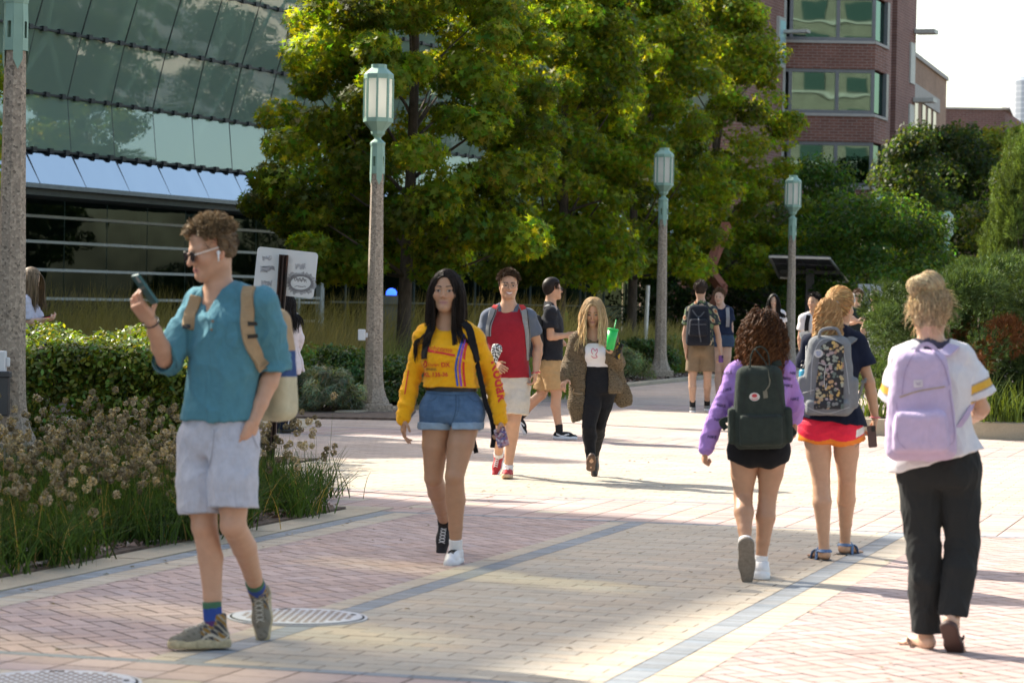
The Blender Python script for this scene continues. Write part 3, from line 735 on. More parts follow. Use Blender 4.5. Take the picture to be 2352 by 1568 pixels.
for i, (px, d, w, h) in enumerate(((2000, 98, 6, 2.6), (2150, 95, 6, 2.6), (2320, 90, 5, 2.4), (1840, 102, 5, 2.4))):
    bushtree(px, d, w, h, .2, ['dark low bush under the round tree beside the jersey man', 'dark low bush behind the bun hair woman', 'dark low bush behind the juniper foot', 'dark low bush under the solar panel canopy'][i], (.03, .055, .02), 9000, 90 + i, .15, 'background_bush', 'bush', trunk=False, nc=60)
# planter wall
root = empty('planter_wall', (6.5, 31.6, 0), 'low pale concrete planter wall in front of the pine', 'wall')
mb = MB(); A, B = np.array([4.05, 32.55, 0]), np.array([12.0, 30.2, 0]); D = (B - A) / np.linalg.norm(B - A); Nn = np.array([D[1], -D[0], 0])
L = np.linalg.norm(B - A); s = 0
while s < L:
    e = min(s + 1.5, L) - .008; c = A + D * (s + e) / 2 - Nn * .11; mb.obox(c + np.array([0, 0, .085]), D * (e - s) / 2, Nn * .1, (0, 0, .115)); s += 1.5
U = np.array([SU, CU, 0]); Nu = np.array([CU, -SU, 0])
for i in range(12):
    c = A + U * (.25 + i * 1.5 + .74) + Nu * .1; mb.obox(c + np.array([0, 0, .085]), U * .745, Nu * .1, (0, 0, .115))
bevel(mb.build('coping', M_conc, root, off=(6.5, 31.6, 0)), .012)
mesh_obj('raised_bed_soil', [(A[0] + .2, A[1] + .15, .15), (12, 30.5, .15), (22, 62, .15), (A[0] + 5.4, A[1] + 18, .15)], [(0, 1, 2, 3)], mul)['kind'] = 'structure'
# ================================================================== GLASS BUILDING (left)
GP0, GW, GN = np.array([-10.9, 60.0, 0]), _n([.377, .926, 0]), _n([.926, -.377, 0])
def gw(s, o, z): return GP0 + GW * s + GN * o + np.array([0, 0, z])
def glass_mat(name, tint, refl, rough=.015, wav=.06, sc=.35, through=(.10, .17, .14), pale_fill=0.0, fc=(.30, .38, .33)):
    m = bpy.data.materials.new(name); m.use_nodes = True; nt = m.node_tree; nt.nodes.clear(); out = N(nt, 'OutputMaterial')
    g = N(nt, 'BsdfGlossy'); g.inputs['Color'].default_value = (*tint, 1); g.inputs['Roughness'].default_value = rough
    t = N(nt, 'BsdfTransparent'); t.inputs[0].default_value = (*through, 1)
    mx = N(nt, 'MixShader'); mx.inputs[0].default_value = refl
    bp = N(nt, 'Bump'); bp.inputs['Strength'].default_value = wav; bp.inputs['Distance'].default_value = .5
    nt.links.new(noise(nt, sc, 2, .5, objco(nt)), bp.inputs['Height']); nt.links.new(bp.outputs[0], g.inputs['Normal'])
    nt.links.new(t.outputs[0], mx.inputs[1]); nt.links.new(g.outputs[0], mx.inputs[2]); e = mx.outputs[0]
    if pale_fill:
        df = N(nt, 'BsdfDiffuse'); df.inputs[0].default_value = (*fc, 1); m2 = N(nt, 'MixShader'); m2.inputs[0].default_value = pale_fill; nt.links.new(e, m2.inputs[1]); nt.links.new(df.outputs[0], m2.inputs[2]); e = m2.outputs[0]  # pale diffuse share added to brighten panes whose reflections come out dark
    nt.links.new(e, out.inputs[0]); return m
M_fac = glass_mat('facade_glass', (.80, .92, .86), .40, wav=.03, sc=.35, through=(.70, .80, .70), pale_fill=.42, fc=(.40, .54, .43))
M_apr = glass_mat('apron_glass', (.70, .80, .88), .72, wav=.06, sc=.5, through=(.05, .10, .12))
M_dark = glass_mat('storefront_glass', (.45, .55, .5), .09, wav=.05, sc=.5, through=(.055, .085, .07))
M_gasket = plain('black_gasket', (.02, .022, .025), .5)
M_alu = plain('white_aluminium', (.52, .55, .54), .4, .1, .04)
M_steel = plain('painted_steel', (.72, .80, .72), .45, 0, .08)
M_in = plain('interior_wall', (.24, .29, .25), .8, 0, .3, .6)
gb = empty('glass_building', GP0, 'green glass university building with leaning panes behind the maples', 'building')
O = GP0
zl = [3.95, 4.75, 6.02, 7.42, 8.95, 10.6, 12.3, 14.1]; ol = [.42, .0, -.12, .22, .70, 1.25, 1.6, 1.6]
PW_ = 1.95
def pane_row(k, s0, s1, m):
    s = s0
    while s < s1 - .1:
        e = min(s + PW_, s1); g = .018; tw = .006 * math.sin(s * 3 + k * 5)
        m.quad(gw(s + g, ol[k] + tw, zl[k] + .02), gw(e - g, ol[k] - tw, zl[k] + .02), gw(e - g, ol[k + 1] - tw, zl[k + 1] - .02), gw(s + g, ol[k + 1] + tw, zl[k + 1] - .02)); s = e
fm_ = MB()
for k in range(7):
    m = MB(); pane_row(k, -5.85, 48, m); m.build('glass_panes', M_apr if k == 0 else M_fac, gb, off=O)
    a = ol[k + 1] + .03; fm_.bar(gw(-25.8, a, zl[k + 1]), gw(48, a, zl[k + 1]), .07, .045)
    s = -5.85
    while s < 30:
        for q in (.28, .98, 1.66): fm_.obox(gw(s + q, a + .03, zl[k + 1]), GW * .08, GN * .04, (0, 0, .055))
        s += PW_
    s = -5.85
    while s < 40: fm_.bar(gw(s, ol[k] - .01, zl[k]), gw(s, ol[k + 1] - .01, zl[k + 1]), .03, .03, up=tuple(GN)); s += PW_
fm_.build('glazing_grid', M_gasket, gb, off=O)
# body that carries the roof (also what throws the long shade over the path)
m = MB()
P = lambda s, o, z: tuple(gw(s, o, z))
def slab(m, s0, s1, o0, o1, z0, z1): m.obox(gw((s0 + s1) / 2, (o0 + o1) / 2, (z0 + z1) / 2), GW * (s1 - s0) / 2, GN * (o1 - o0) / 2, (0, 0, (z1 - z0) / 2))
slab(m, -25.8, 48, -16, -4.2, 0, 14.6); slab(m, -25.8, 48, -4.2, 1.5, 14.12, 14.7); slab(m, -25.8, -6, -4.2, .0, 0, 14.1)
m.build('wall', M_in, gb, off=O)
m = MB()
for z in (8.1, 12.2): slab(m, -6, 48, -4.2, -.5, z, z + .25)
slab(m, -6, 48, -1.3, .30, 3.72, 3.93)
m.build('floor_slab', plain('soffit', (.10, .11, .10), .6), gb, off=O)
m = MB(); s = -5.0; q = 0
while s < 34:
    m.tube([gw(s, -1.6, 3.9), gw(s + .9, -.7 + .6, 9), gw(s + 1.3, .5, 14)], .16, 8)
    m.tube([gw(s + 1.3, -.9, 7.6), gw(s + 4.6, -.3, 11.6)], .09, 6); m.tube([gw(s, -1.4, 4.2), gw(s + 3.4, -1.0, 8.0)], .09, 6)
    m.tube([gw(s + 4.4, -.9, 4.2), gw(s + 2.2, -.6, 7.6), gw(s + 2.4, .0, 12)], .07, 6); s += 4.6; q += 1
m.build('truss', M_steel, gb, True, off=O)
# canopy edge and soffit of the recessed ground floor
m = MB(); m.bar(gw(-6, ol[0] + .02, zl[0] - .03), gw(48, ol[0] + .02, zl[0] - .03), .06, .10, up=(0, 0, 1)); m.build('canopy_edge', plain('canopy_metal', (.24, .27, .28), .4, .3), gb, off=O)
SO = -1.25
m = MB(); s = -6.0
while s < 48: m.quad(gw(s + .02, SO, .1), gw(s + 1.93, SO, .1), gw(s + 1.93, SO, 3.75), gw(s + .02, SO, 3.75)); s += PW_
m.build('shop_glass', M_dark, gb, off=O)
m = MB()
for z in (.35, 1.42, 2.09, 2.74, 3.33): m.bar(gw(-6, SO + .06, z), gw(17.2, SO + .06, z), .12, .065)
m.build('transom', M_alu, gb, off=O)
m = MB(); m.bar(gw(17.3, SO + .08, 0), gw(17.3, SO + .08, 3.6), .22, .16, up=tuple(GN)); m.bar(gw(14.9, SO + .08, 0), gw(14.9, SO + .08, 2.74), .16, .14, up=tuple(GN))
m.bar(gw(15.9, SO + .08, 0), gw(15.9, SO + .08, 2.2), .10, .12, up=tuple(GN))
for z in (.9, 1.55, 2.2): m.bar(gw(14.9, SO + .1, z), gw(17.3, SO + .1, z), .08, .07)
m.build('door_frame', M_alu, gb, off=O)
m = MB(); s = 19
while s < 47:
    m.bar(gw(s, SO + .05, 0), gw(s, SO + .05, 3.8), .05, .06, up=tuple(GN)); s += 2.4
for z in (1.45, 2.9): m.bar(gw(18, SO + .05, z), gw(48, SO + .05, z), .04, .05)
m.build('frame', plain('dark_frame', (.10, .13, .125), .4, .3), gb, off=O)
m = MB()
for s in (-3.2, 3.9, 9.6, 13.8, 21, 27): m.tube([gw(s, SO - 1.5, 0), gw(s + .1, SO - 1.5, 3.7)], .10, 8)
m.build('column', plain('pale_column', (.50, .55, .38), .5), gb, True, off=O)  # pale yellow green columns behind the shop glass
m = MB()
for i, s in enumerate(np.arange(-4, 40, 3.1)): slab(m, s, s + 1.4, SO - 2.6, SO - 2.0, 0, .8 + .5 * (i % 3))
m.build('furniture', plain('lobby_furniture', (.20, .16, .11), .7, 0, .4, 2), gb, off=O)
# nearer taller wing, left of the frame: its roof edge throws the shade over the foreground paving
tw = empty('brick_wing', gw(-45, 0, 0), 'tall wing of the glass building left of the frame whose shade covers the near paving', 'building')
m = MB(); slab(m, -66, -25.8, -14, 0, 0, 20.9)
for a_, b_ in ((-66, -34.3), (-33.6, -32.9), (-32.2, -30.2), (-29.6, -25.8)): slab(m, a_, b_, -.3, 0, 20.9, 23.2)
for a_, b_ in ((-34.3, -33.6), (-32.9, -32.2), (-30.2, -29.6)): slab(m, a_, b_, -.3, 0, 22.9, 23.2)
m.build('wall', plain('wing_brick', (.30, .20, .15), .85, 0, .25, 3), tw, off=gw(-45, 0, 0))
m = MB()  # unseen slots with tinted panes, added to throw weak sun streaks on the paving
for a_, b_ in ((-34.3, -33.6), (-32.9, -32.2), (-30.2, -29.6)): m.quad(gw(a_, -.15, 20.9), gw(b_, -.15, 20.9), gw(b_, -.15, 22.9), gw(a_, -.15, 22.9))
mp, nt, b = nm('streak_slot_glass'); nt.nodes.remove(b); tr = N(nt, 'BsdfTransparent'); tr.inputs[0].default_value = (.22, .22, .13, 1); nt.links.new(tr.outputs[0], nt.nodes['Material Output'].inputs[0]); m.build('streak_slot', mp, tw, off=gw(-45, 0, 0))
m = MB()
for z in (2, 6, 10, 14, 18):
    for s in np.arange(-64, -28, 4): slab(m, s, s + 2.6, .0, .03, z, z + 2.4)
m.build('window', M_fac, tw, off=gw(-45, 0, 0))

# ================================================================== BRICK BUILDINGS (right)
def brick_mat(name, c1, c2, mort, scale=1.0, rot=0.0, dirty=.15):
    m, nt, b = nm(name); tc = N(nt, 'TexCoord'); geo = N(nt, 'NewGeometry'); sp = N(nt, 'SeparateXYZ'); nt.links.new(tc.outputs['Object'], sp.inputs[0])
    h = mathn(nt, 'ADD', mathn(nt, 'MULTIPLY', sp.outputs[0], math.cos(rot)), mathn(nt, 'MULTIPLY', sp.outputs[1], math.sin(rot)))
    cb = N(nt, 'CombineXYZ'); nt.links.new(h, cb.inputs[0]); nt.links.new(sp.outputs[2], cb.inputs[1])
    t = N(nt, 'TexBrick'); nt.links.new(cb.outputs[0], t.inputs['Vector']); t.inputs['Scale'].default_value = scale
    t.inputs['Brick Width'].default_value = .42; t.inputs['Row Height'].default_value = .135; t.inputs['Mortar Size'].default_value = .016; t.inputs['Mortar Smooth'].default_value = .1
    t.inputs['Color1'].default_value = (*c1, 1); t.inputs['Color2'].default_value = (*c2, 1); t.inputs['Mortar'].default_value = (*mort, 1)
    st = ramp(nt, noise(nt, .5, 4, .6, objco(nt)), [(.3, 1 - dirty), (.7, 1 + dirty)])
    nt.links.new(mixc(nt, 1, t.outputs[0], st, 'MULTIPLY'), b.inputs['Base Color']); b.inputs['Roughness'].default_value = .88
    bump(nt, b, t.outputs['Fac'], -.4, .02); return m
M_brk = brick_mat('red_brick', (.24, .100, .072), (.18, .076, .056), (.29, .205, .18))
M_brk2 = brick_mat('red_brick_lit', (.25, .125, .10), (.20, .095, .08), (.30, .21, .18), 1, 1.1)  # lit copy of the red brick: light on the side faces painted in as pinker tone
M_tanb = brick_mat('tan_brick', (.36, .215, .14), (.30, .175, .115), (.36, .26, .2), 1, 1.3)
M_stone = plain('limestone', (.42, .39, .36), .8, 0, .08, 2)
M_frame = plain('grey_window_frame', (.17, .17, .18), .4, .2)
M_wglass = glass_mat('window_glass', (.50, .80, .70), .36, wav=.012, sc=.30, through=(.03, .06, .05))
M_pale = plain('pale_frame', (.50, .50, .46), .5)
bb = empty('brick_building', (14.5, 125, 0), 'red brick building with stacked bay windows above the maples', 'building'); BO = (14.5, 125, 0)
X0, X1 = at(1797, 500, 125)[0], at(2003, 500, 125)[0]; XC, YC = at(2031, 500, 127.6)[0], 127.6; XE, YE = at(2096, 500, 134)[0], 134
def zz(py, d, px=1900): return at(px, py, d)[2]
mb = MB()
def prism(m, pts, z0, z1):
    n = len(pts); V = [(x, y, z) for z in (z0, z1) for x, y in pts]
    m.add(V, [tuple(range(n))[::-1], tuple(range(n, 2 * n))] + [(i, (i + 1) % n, n + (i + 1) % n, n + i) for i in range(n)]); return m
# solid core set back behind the glazing, brick spandrels between window bands
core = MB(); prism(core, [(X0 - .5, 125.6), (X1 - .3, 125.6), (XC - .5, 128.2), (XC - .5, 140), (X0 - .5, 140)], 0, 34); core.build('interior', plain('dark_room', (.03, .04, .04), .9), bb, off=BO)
wins = []
bands = []          # (top of brick, bottom of brick)
zs_ = [zz(100, 125), zz(155, 125)], [zz(267, 125), zz(325, 125)], [zz(437, 125), zz(492, 125)]
per = zs_[0][0] - zs_[1][0]
rows = [(zs_[1][0] + k * per, zs_[1][1] + k * per) for k in range(-3, 6)]
sp_ = MB()
for k, (zt, zb) in enumerate(rows):
    prism(sp_, [(X0 - .4, 125), (X1, 125), (XC, YC), (XC, YC + .3), (X0 - .4, 126)], zb, zt)
    st = MB(); prism(st, [(X0 - .45, 124.93), (X1 + .03, 124.93), (XC + .08, YC - .03), (XC + .05, YC + .28), (X0 - .45, 126)], zt + .005, zt + .13); st.build('sill', M_stone, bb, off=BO)
sp_.build('wall', M_brk, bb, off=BO)
Nc = _n([YC - 125, -(XC - X1), 0]); Dc = _n([XC - X1, YC - 125, 0])
for k in range(len(rows) - 1):
    z0, z1 = rows[k][0] + .135, rows[k + 1][1] - .005
    f = MB(); t = .16; xm = at(1917, 500, 125)[0]
    for x in (X0 + .25, xm, X1 - t / 2): f.box(x - t / 2, 125.05, z0, x + t / 2, 125.28, z1)
    for z in (z0 + t / 2, z1 - t / 2): f.box(X0 - .4, 125.06, z - t / 2, X1 - .002, 125.26, z + t / 2)
    f.obox(np.array([XC, YC, (z0 + z1) / 2]) - Dc * .25, Dc * .25, Nc * .09, (0, 0, (z1 - z0) / 2))
    w = f.build('window', M_frame, bb, off=BO)
    g = MB(); g.box(X0 + .33, 125.18, z0 + t, xm - t / 2, 125.2, z1 - t); g.build('pane', M_wglass, w, off=(0, 0, 0)).location = tuple(-np.array(BO))
    g = MB(); g.box(xm + t / 2, 125.17, z0 + t, X1 - t, 125.19, z1 - t); g.build('pane', M_wglass, w).location = tuple(-np.array(BO))
    g = MB(); c = (np.array([X1, 125, 0]) + np.array([XC, YC, 0])) / 2; g.obox(c - Dc * .25 - Nc * .1 + np.array([0, 0, (z0 + z1) / 2]), Dc * (np.linalg.norm([XC - X1, YC - 125]) / 2 - .3), Nc * .01, (0, 0, (z1 - z0) / 2 - .1))
    g.build('pane', M_wglass, w).location = tuple(-np.array(BO))
    g = MB(); g.box(X0 - .35, 125.03, z0 + .02, X0 + .02, 125.14, z1 - .02); g.build('sash', M_pale, w).location = tuple(-np.array(BO))
# side wall receding, with the dark recessed strip
mb = MB(); D = _n([XE - XC, YE - YC, 0]); Nn = np.array([D[1], -D[0], 0]); A = np.array([XC, YC, 0]); L = np.hypot(XE - XC, YE - YC)
def seg(m, a, b, o0, o1, z0, z1): m.obox(A + D * (a + b) / 2 + Nn * (o0 + o1) / 2 + np.array([0, 0, (z0 + z1) / 2]), D * (b - a) / 2, Nn * (o1 - o0) / 2, (0, 0, (z1 - z0) / 2))
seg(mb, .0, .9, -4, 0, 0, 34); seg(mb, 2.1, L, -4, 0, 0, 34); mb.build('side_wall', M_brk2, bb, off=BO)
mb = MB(); seg(mb, .9, 2.1, -4, -.7, 0, 34); mb.build('recess', plain('dark_recess', (.07, .03, .03), .9), bb, off=BO)  # back of the recess coloured much darker than the walls beside it
mb = MB()
for py in (75, 232):
    z = at(2100, py, YE)[2]; c = A + D * (L - .2) + Nn * .45; mb.obox(c + np.array([.1, 0, z]), D * .5, Nn * .5, (0, 0, .10))
mb.build('sunshade', M_pale, bb, off=BO)
mb = MB()
for py in (150, 290): z = at(2090, py, YE)[2]; mb.obox(A + D * (L - 1.0) + Nn * .03 + np.array([0, 0, z]), D * .55, Nn * .05, (0, 0, 1.0))
mb.build('side_window', M_pale, bb, off=BO)
# left block with the angled window
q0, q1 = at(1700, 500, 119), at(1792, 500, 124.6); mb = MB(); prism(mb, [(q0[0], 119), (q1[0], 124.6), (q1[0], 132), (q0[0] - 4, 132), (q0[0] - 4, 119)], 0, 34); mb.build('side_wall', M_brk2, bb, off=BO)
D2 = _n([q1[0] - q0[0], 5.6, 0]); N2 = np.array([D2[1], -D2[0], 0]); zc = (at(1785, 40, 124)[2] + at(1785, 155, 124)[2]) / 2; zh = (at(1785, 40, 124)[2] - at(1785, 155, 124)[2]) / 2
c = np.array([q1[0], 124.6, zc]) - D2 * .62
mb = MB(); mb.obox(c + N2 * .05, D2 * .55, N2 * .09, (0, 0, zh)); w = mb.build('window', M_pale, bb, off=BO)
mb = MB(); mb.obox(c + N2 * .15, D2 * .42, N2 * .012, (0, 0, zh - .16)); mb.build('pane', plain('sky_glass', (.35, .55, .6), .15, 0, .03), w).location = tuple(-np.array(BO))
mb = MB(); mb.obox(np.array([q1[0], 124.3, at(1800, 72, 124)[2]]) + N2 * .55, D2 * .3, N2 * .6, (0, 0, .07)); mb.build('sunshade', M_pale, bb, off=BO)
# tan wing and far brick block, distant tower
tb = empty('tan_brick_wing', (20, 140, 0), 'lower tan brick wing running away behind the red brick building', 'building')
a, b2 = at(2080, 300, 135), at(2172, 300, 152); ztop = at(2080, 118, 135)[2]; mb = MB()
prism(mb, [(a[0], 135), (b2[0], 152), (b2[0] - 3, 153), (a[0] - 3, 136)], 0, ztop); mb.build('wall', M_tanb, tb, off=(20, 140, 0))
D = _n([b2[0] - a[0], 17, 0]); Nn = np.array([D[1], -D[0], 0]); A = np.array([a[0], 135, 0]); L = np.hypot(b2[0] - a[0], 17)
mb = MB(); seg(mb, 0, L, -.3, .12, ztop - .02, ztop + .2); z1 = at(2110, 215, 141)[2]; seg(mb, 0, L - 4, -.02, .12, z1 - .5, z1 + .25); mb.build('coping', M_stone, tb, off=(20, 140, 0))
mb = MB()
for s in (3.2, 6.4, 8.8, 11.2): seg(mb, s, s + 1.3, -.02, .05, z1 - 5, z1 - .55)
mb.build('window', plain('dark_window', (.03, .05, .06), .1), tb, off=(20, 140, 0))
fb = empty('far_brick_block', (29, 172, 0), 'low dark red brick block beneath the distant tower', 'building')
a, b2 = at(2150, 300, 170), at(2308, 300, 170); ztop = at(2240, 252, 170)[2]; mb = MB(); prism(mb, [(a[0], 170), (b2[0], 170), (b2[0] + 4, 184), (a[0], 184)], 0, ztop)
mb.build('wall', brick_mat('far_red_brick', (.20, .10, .085), (.16, .08, .07), (.24, .17, .15)), fb, off=(29, 172, 0))
mb = MB(); mb.box(a[0] - .1, 169.9, ztop, b2[0] + .1, 184, ztop + .12); mb.bar((b2[0], 169.8, ztop + .1), (b2[0] + 3.2, 184, ztop - .2), .5, .12)
c = at(2330, 300, 172); mb.obox((c[0] + 1.2, 178, ztop - 1.9), (2.6, .6, -.55), (0, 6, 0), (0, 0, .12)); mb.build('coping', M_stone, fb, off=(29, 172, 0))
mb = MB(); prism(mb, [(b2[0] + .02, 172), (b2[0] + 12, 172), (b2[0] + 12, 186), (b2[0] + .02, 186)], 0, ztop - 1.6); mb.build('annex', M_brk, fb, off=(29, 172, 0))
tp = at(2372, 400, 640); dt = empty('distant_tower', (tp[0], 640, 0), 'pale blue grey office tower far away at the right edge', 'tower')
m, nt, b = nm('hazed_tower_glass'); bt = N(nt, 'TexBrick'); tc = N(nt, 'TexCoord'); sp = N(nt, 'SeparateXYZ'); nt.links.new(tc.outputs['Object'], sp.inputs[0]); cb = N(nt, 'CombineXYZ'); nt.links.new(mathn(nt, 'ADD', sp.outputs[0], sp.outputs[1]), cb.inputs[0]); nt.links.new(sp.outputs[2], cb.inputs[1])
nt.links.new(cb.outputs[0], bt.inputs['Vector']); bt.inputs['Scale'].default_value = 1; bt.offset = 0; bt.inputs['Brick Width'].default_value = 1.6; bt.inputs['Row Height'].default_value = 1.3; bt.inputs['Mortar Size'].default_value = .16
bt.inputs['Color1'].default_value = (.42, .47, .54, 1); bt.inputs['Color2'].default_value = (.50, .55, .62, 1); bt.inputs['Mortar'].default_value = (.62, .66, .72, 1)  # distance haze is put into these pale tower colours
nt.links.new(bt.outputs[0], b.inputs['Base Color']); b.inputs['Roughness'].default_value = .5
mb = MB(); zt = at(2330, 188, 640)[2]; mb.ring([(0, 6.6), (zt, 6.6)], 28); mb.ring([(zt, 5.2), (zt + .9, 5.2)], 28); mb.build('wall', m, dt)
# sunlit buildings across the path, right of and behind the camera: seen only as reflections in the glass
ob = empty('tan_hall', (20, -40, 0), 'tan brick hall behind the camera that shows in the window reflections', 'building')
m_tan = brick_mat('hall_brick', (.17, .15, .12), (.14, .12, .095), (.30, .27, .22))
mb = MB(); mb.box(0, -52, 0, 60, -40, 44); mb.build('wall', m_tan, ob, off=(20, -40, 0))
mb = MB()
for z in np.arange(1.5, 42, 3.9):
    for x in np.arange(3, 58, 4.6): mb.box(x, -40.02, z, x + 2.6, -39.9, z + 1.9)
mb.build('window', plain('hall_window', (.03, .06, .055), .1), ob, off=(20, -40, 0))
mb = MB()
for z in np.arange(1.5, 42, 3.9): mb.box(1, -40.02, z - .35, 59, -39.85, z - .1)
mb.build('sill', M_stone, ob, off=(20, -40, 0))

# ================================================================== STREET FURNITURE
M_cop = plain('verdigris_paint', (.25, .40, .33), .5, .1, .08, 5, .05)
m_milk, nt, b = nm('milk_glass'); b.inputs['Base Color'].default_value = (.93, .91, .86, 1); b.inputs['Roughness'].default_value = .35
b.inputs['Specular IOR Level'].default_value = .3; tl = N(nt, 'BsdfTranslucent'); tl.inputs[0].default_value = (.97, .95, .9, 1); mx = N(nt, 'MixShader'); mx.inputs[0].default_value = .62; nt.links.new(b.outputs[0], mx.inputs[1]); nt.links.new(tl.outputs[0], mx.inputs[2]); nt.links.new(mx.outputs[0], nt.nodes['Material Output'].inputs[0])
def octo(r): return r / math.cos(math.pi / 8)
def lamp_proto():
    root = empty('street_lamp', (0, 0, 0)); R8 = math.pi / 8
    mb = MB(); mb.obox((0, 0, .16), (.215, 0, 0), (0, .215, 0), (0, 0, .17)); o = mb.build('base', M_agg, root); bevel(o, .02)
    mb = MB(); mb.ring([(.33, octo(.20)), (.36, octo(.195)), (.42, octo(.165)), (.52, octo(.135)), (.66, octo(.118)), (.85, octo(.112)), (3.42, octo(.078))], 8, R8); mb.build('post', M_agg, root)
    # collar: eight plates, alternate ones long and pointed, with slots
    mb = MB(); z0, z1, r0, r1 = 3.40, 3.80, .093, .087
    for k in range(8):
        a = k * math.pi / 4 + math.pi / 4 * .0; c, s = math.cos(a), math.sin(a); h = math.tan(R8)
        def pt(q, z, r): return (r * c - q * h * r * s, r * s + q * h * r * c, z)
        if k % 2 == 0:
            mb.add([pt(-1, z0 + .02, r0), pt(1, z0 + .02, r0), pt(1, z1, r1), pt(-1, z1, r1), pt(0, z0 - .13, r0), pt(-1, z0 - .05, r0), pt(1, z0 - .05, r0)], [(5, 4, 6, 1, 0), (0, 1, 2, 3)])
        else:
            zz0, zz1 = z0 + .12, z0 + .25
            mb.quad(pt(-1, z0 + .02, r0), pt(1, z0 + .02, r0), pt(1, zz0, r0), pt(-1, zz0, r0)); mb.quad(pt(-1, zz1, r0), pt(1, zz1, r0), pt(1, z1, r1), pt(-1, z1, r1))
            mb.quad(pt(-1, zz0, r0), pt(-.42, zz0, r0), pt(-.42, zz1, r0), pt(-1, zz1, r0)); mb.quad(pt(.42, zz0, r0), pt(1, zz0, r0), pt(1, zz1, r0), pt(.42, zz1, r0))
    mb.ring([(3.795, octo(.092)), (3.83, octo(.096)), (3.845, octo(.09)), (3.885, octo(.045)), (3.905, octo(.04)), (3.93, octo(.06)), (3.955, octo(.086)), (3.995, octo(.09))], 8, R8)
    mb.build('collar', M_cop, root)
    mb = MB(); mb.ring([(3.99, octo(.085)), (4.11, octo(.178)), (4.115, octo(.188)), (4.17, octo(.188))], 8, R8); mb.build('lantern_base', M_cop, root)
    mb = MB()
    for k in range(8):
        a = R8 + k * math.pi / 4; r = octo(.180); mb.bar((r * math.cos(a), r * math.sin(a), 4.165), (r * math.cos(a), r * math.sin(a), 4.70), .028, .022, up=(math.cos(a), math.sin(a), 0))
    mb.ring([(4.695, octo(.186)), (4.745, octo(.186))], 8, R8); mb.build('lantern_frame', M_cop, root)
    mb = MB(); mb.ring([(4.165, octo(.170)), (4.70, octo(.170))], 8, R8, cap=False); mb.build('glass_panel', m_milk, root)
    mb = MB(); mb.ring([(4.742, octo(.186)), (4.76, octo(.183)), (4.84, octo(.10)), (4.845, octo(.098)), (4.89, octo(.098))], 8, R8); mb.build('cap', M_cop, root)
    return root
def copy_tree(o, parent=None):
    c = o.copy(); COL.objects.link(c); c.parent = parent
    if parent: c.matrix_parent_inverse = o.matrix_parent_inverse
    for ch in list(o.children): copy_tree(ch, c)
    return c
lp = lamp_proto(); LG = 'verdigris lantern street lamps along the path'
L = [((20, 1110), 21.4, 'closest lamp post, cut by the left edge of the photo', .4), ((857, 948), 36.4, 'lamp post with bright white lantern before the nearest maple, left of the yellow sweatshirt woman', .35),
     ((1516, 872), 55.5, 'second lamp post in the middle distance, partly leafed over, right of the blonde woman', .35), ((1814, 840), 66, 'lamp post standing in front of the solar panel canopy', .3),
     ((2014, 800), 76, 'lamp whose lantern just peeks out of the round green tree', .3), ((2170, 790), 88, 'far lamp alone against the dark tree on the right', .3)]
for i, ((px, py), d, lab, rz) in enumerate(L):
    o = lp if i == 0 else copy_tree(lp); p = at(px, py, d); o.location = (p[0], p[1], .02 - (.22 if i in (1,) else .16 if i else .0))
    o.rotation_euler = (0, 0, rz); tag(o, lab, 'street lamp', LG)
# small white sensor boxes on two of the posts
M_box = plain('white_plastic', (.72, .72, .74), .4, 0, .03)
for (px, py, d, w, h, lab) in ((831, 769, 36.3, .05, .075, 'small white plastic box strapped to the second lamp post'), (4, 830, 21.2, .035, .085, 'white plastic box on the closest lamp post at the left edge')):
    p = at(px, py, d); mb = MB(); mb.box(-w, -.045, -h, w, .045, h); mb.box(w - .002, -.02, -h * .5, w + .03, .02, h * .4)
    o = bevel(mb.build('junction_box', M_box), .012); o.location = p; tag(o, lab, 'box')
p = at(6, 905, 21.15); mb = MB(); mb.box(-.06, -.03, -.17, .05, .05, .17); mb.box(-.07, -.04, .13, .06, .06, .18); o = bevel(mb.build('outlet_cabinet', plain('dark_plastic', (.05, .05, .055), .4)), .01); o.location = p; tag(o, 'dark outlet cabinet low on the closest lamp post', 'box')
# sign seen from behind
sd = 22.0; sc_ = sd / FPX
pt, pb = at(652, 585, sd), at(618, 1085, sd); sgn = empty('street_sign', (pb[0], sd, 0), 'back of a pale metal sign with graffiti on a leaning perforated post', 'sign'); SOF = np.array([pb[0], sd, 0])
m_post, nt, b = nm('rusty_post'); nt.links.new(ramp(nt, noise(nt, 14, 5, .7, objco(nt, (1, 1, .4))), [(.35, (.018, .016, .015)), (.6, (.05, .022, .014)), (.75, (.16, .05, .02))]), b.inputs['Base Color']); b.inputs['Roughness'].default_value = .6; b.inputs['Metallic'].default_value = .3
ax = _n(pt - pb); low = pb - ax * .55; mb = MB(); wv = np.cross(ax, (0, 1, 0)); wv = _n(wv)
c = (pt + low) / 2; hl = np.linalg.norm(pt - low) / 2
mb.obox(c, wv * .006 + 0 * c, np.array([0, .022, 0]), ax * hl); mb.obox(c - wv * .031, wv * .0055, np.array([0, .024, 0]), ax * hl); mb.obox(c + wv * .031, wv * .0055, np.array([0, .024, 0]), ax * hl)
mb.obox(c + np.array([0, .02, 0]), wv * .030, np.array([0, .003, 0]), ax * hl); mb.build('post', m_post, sgn, off=SOF)
mb = MB()
for i in range(60): q = pt - ax * (.04 + i * .0254 * 1.6); mb.obox(q + np.array([0, .0155, 0]), wv * .006, np.array([0, .0015, 0]), ax * .006)
mb.build('punched_hole', plain('hole_black', (.004, .004, .004), .9), sgn, off=SOF)
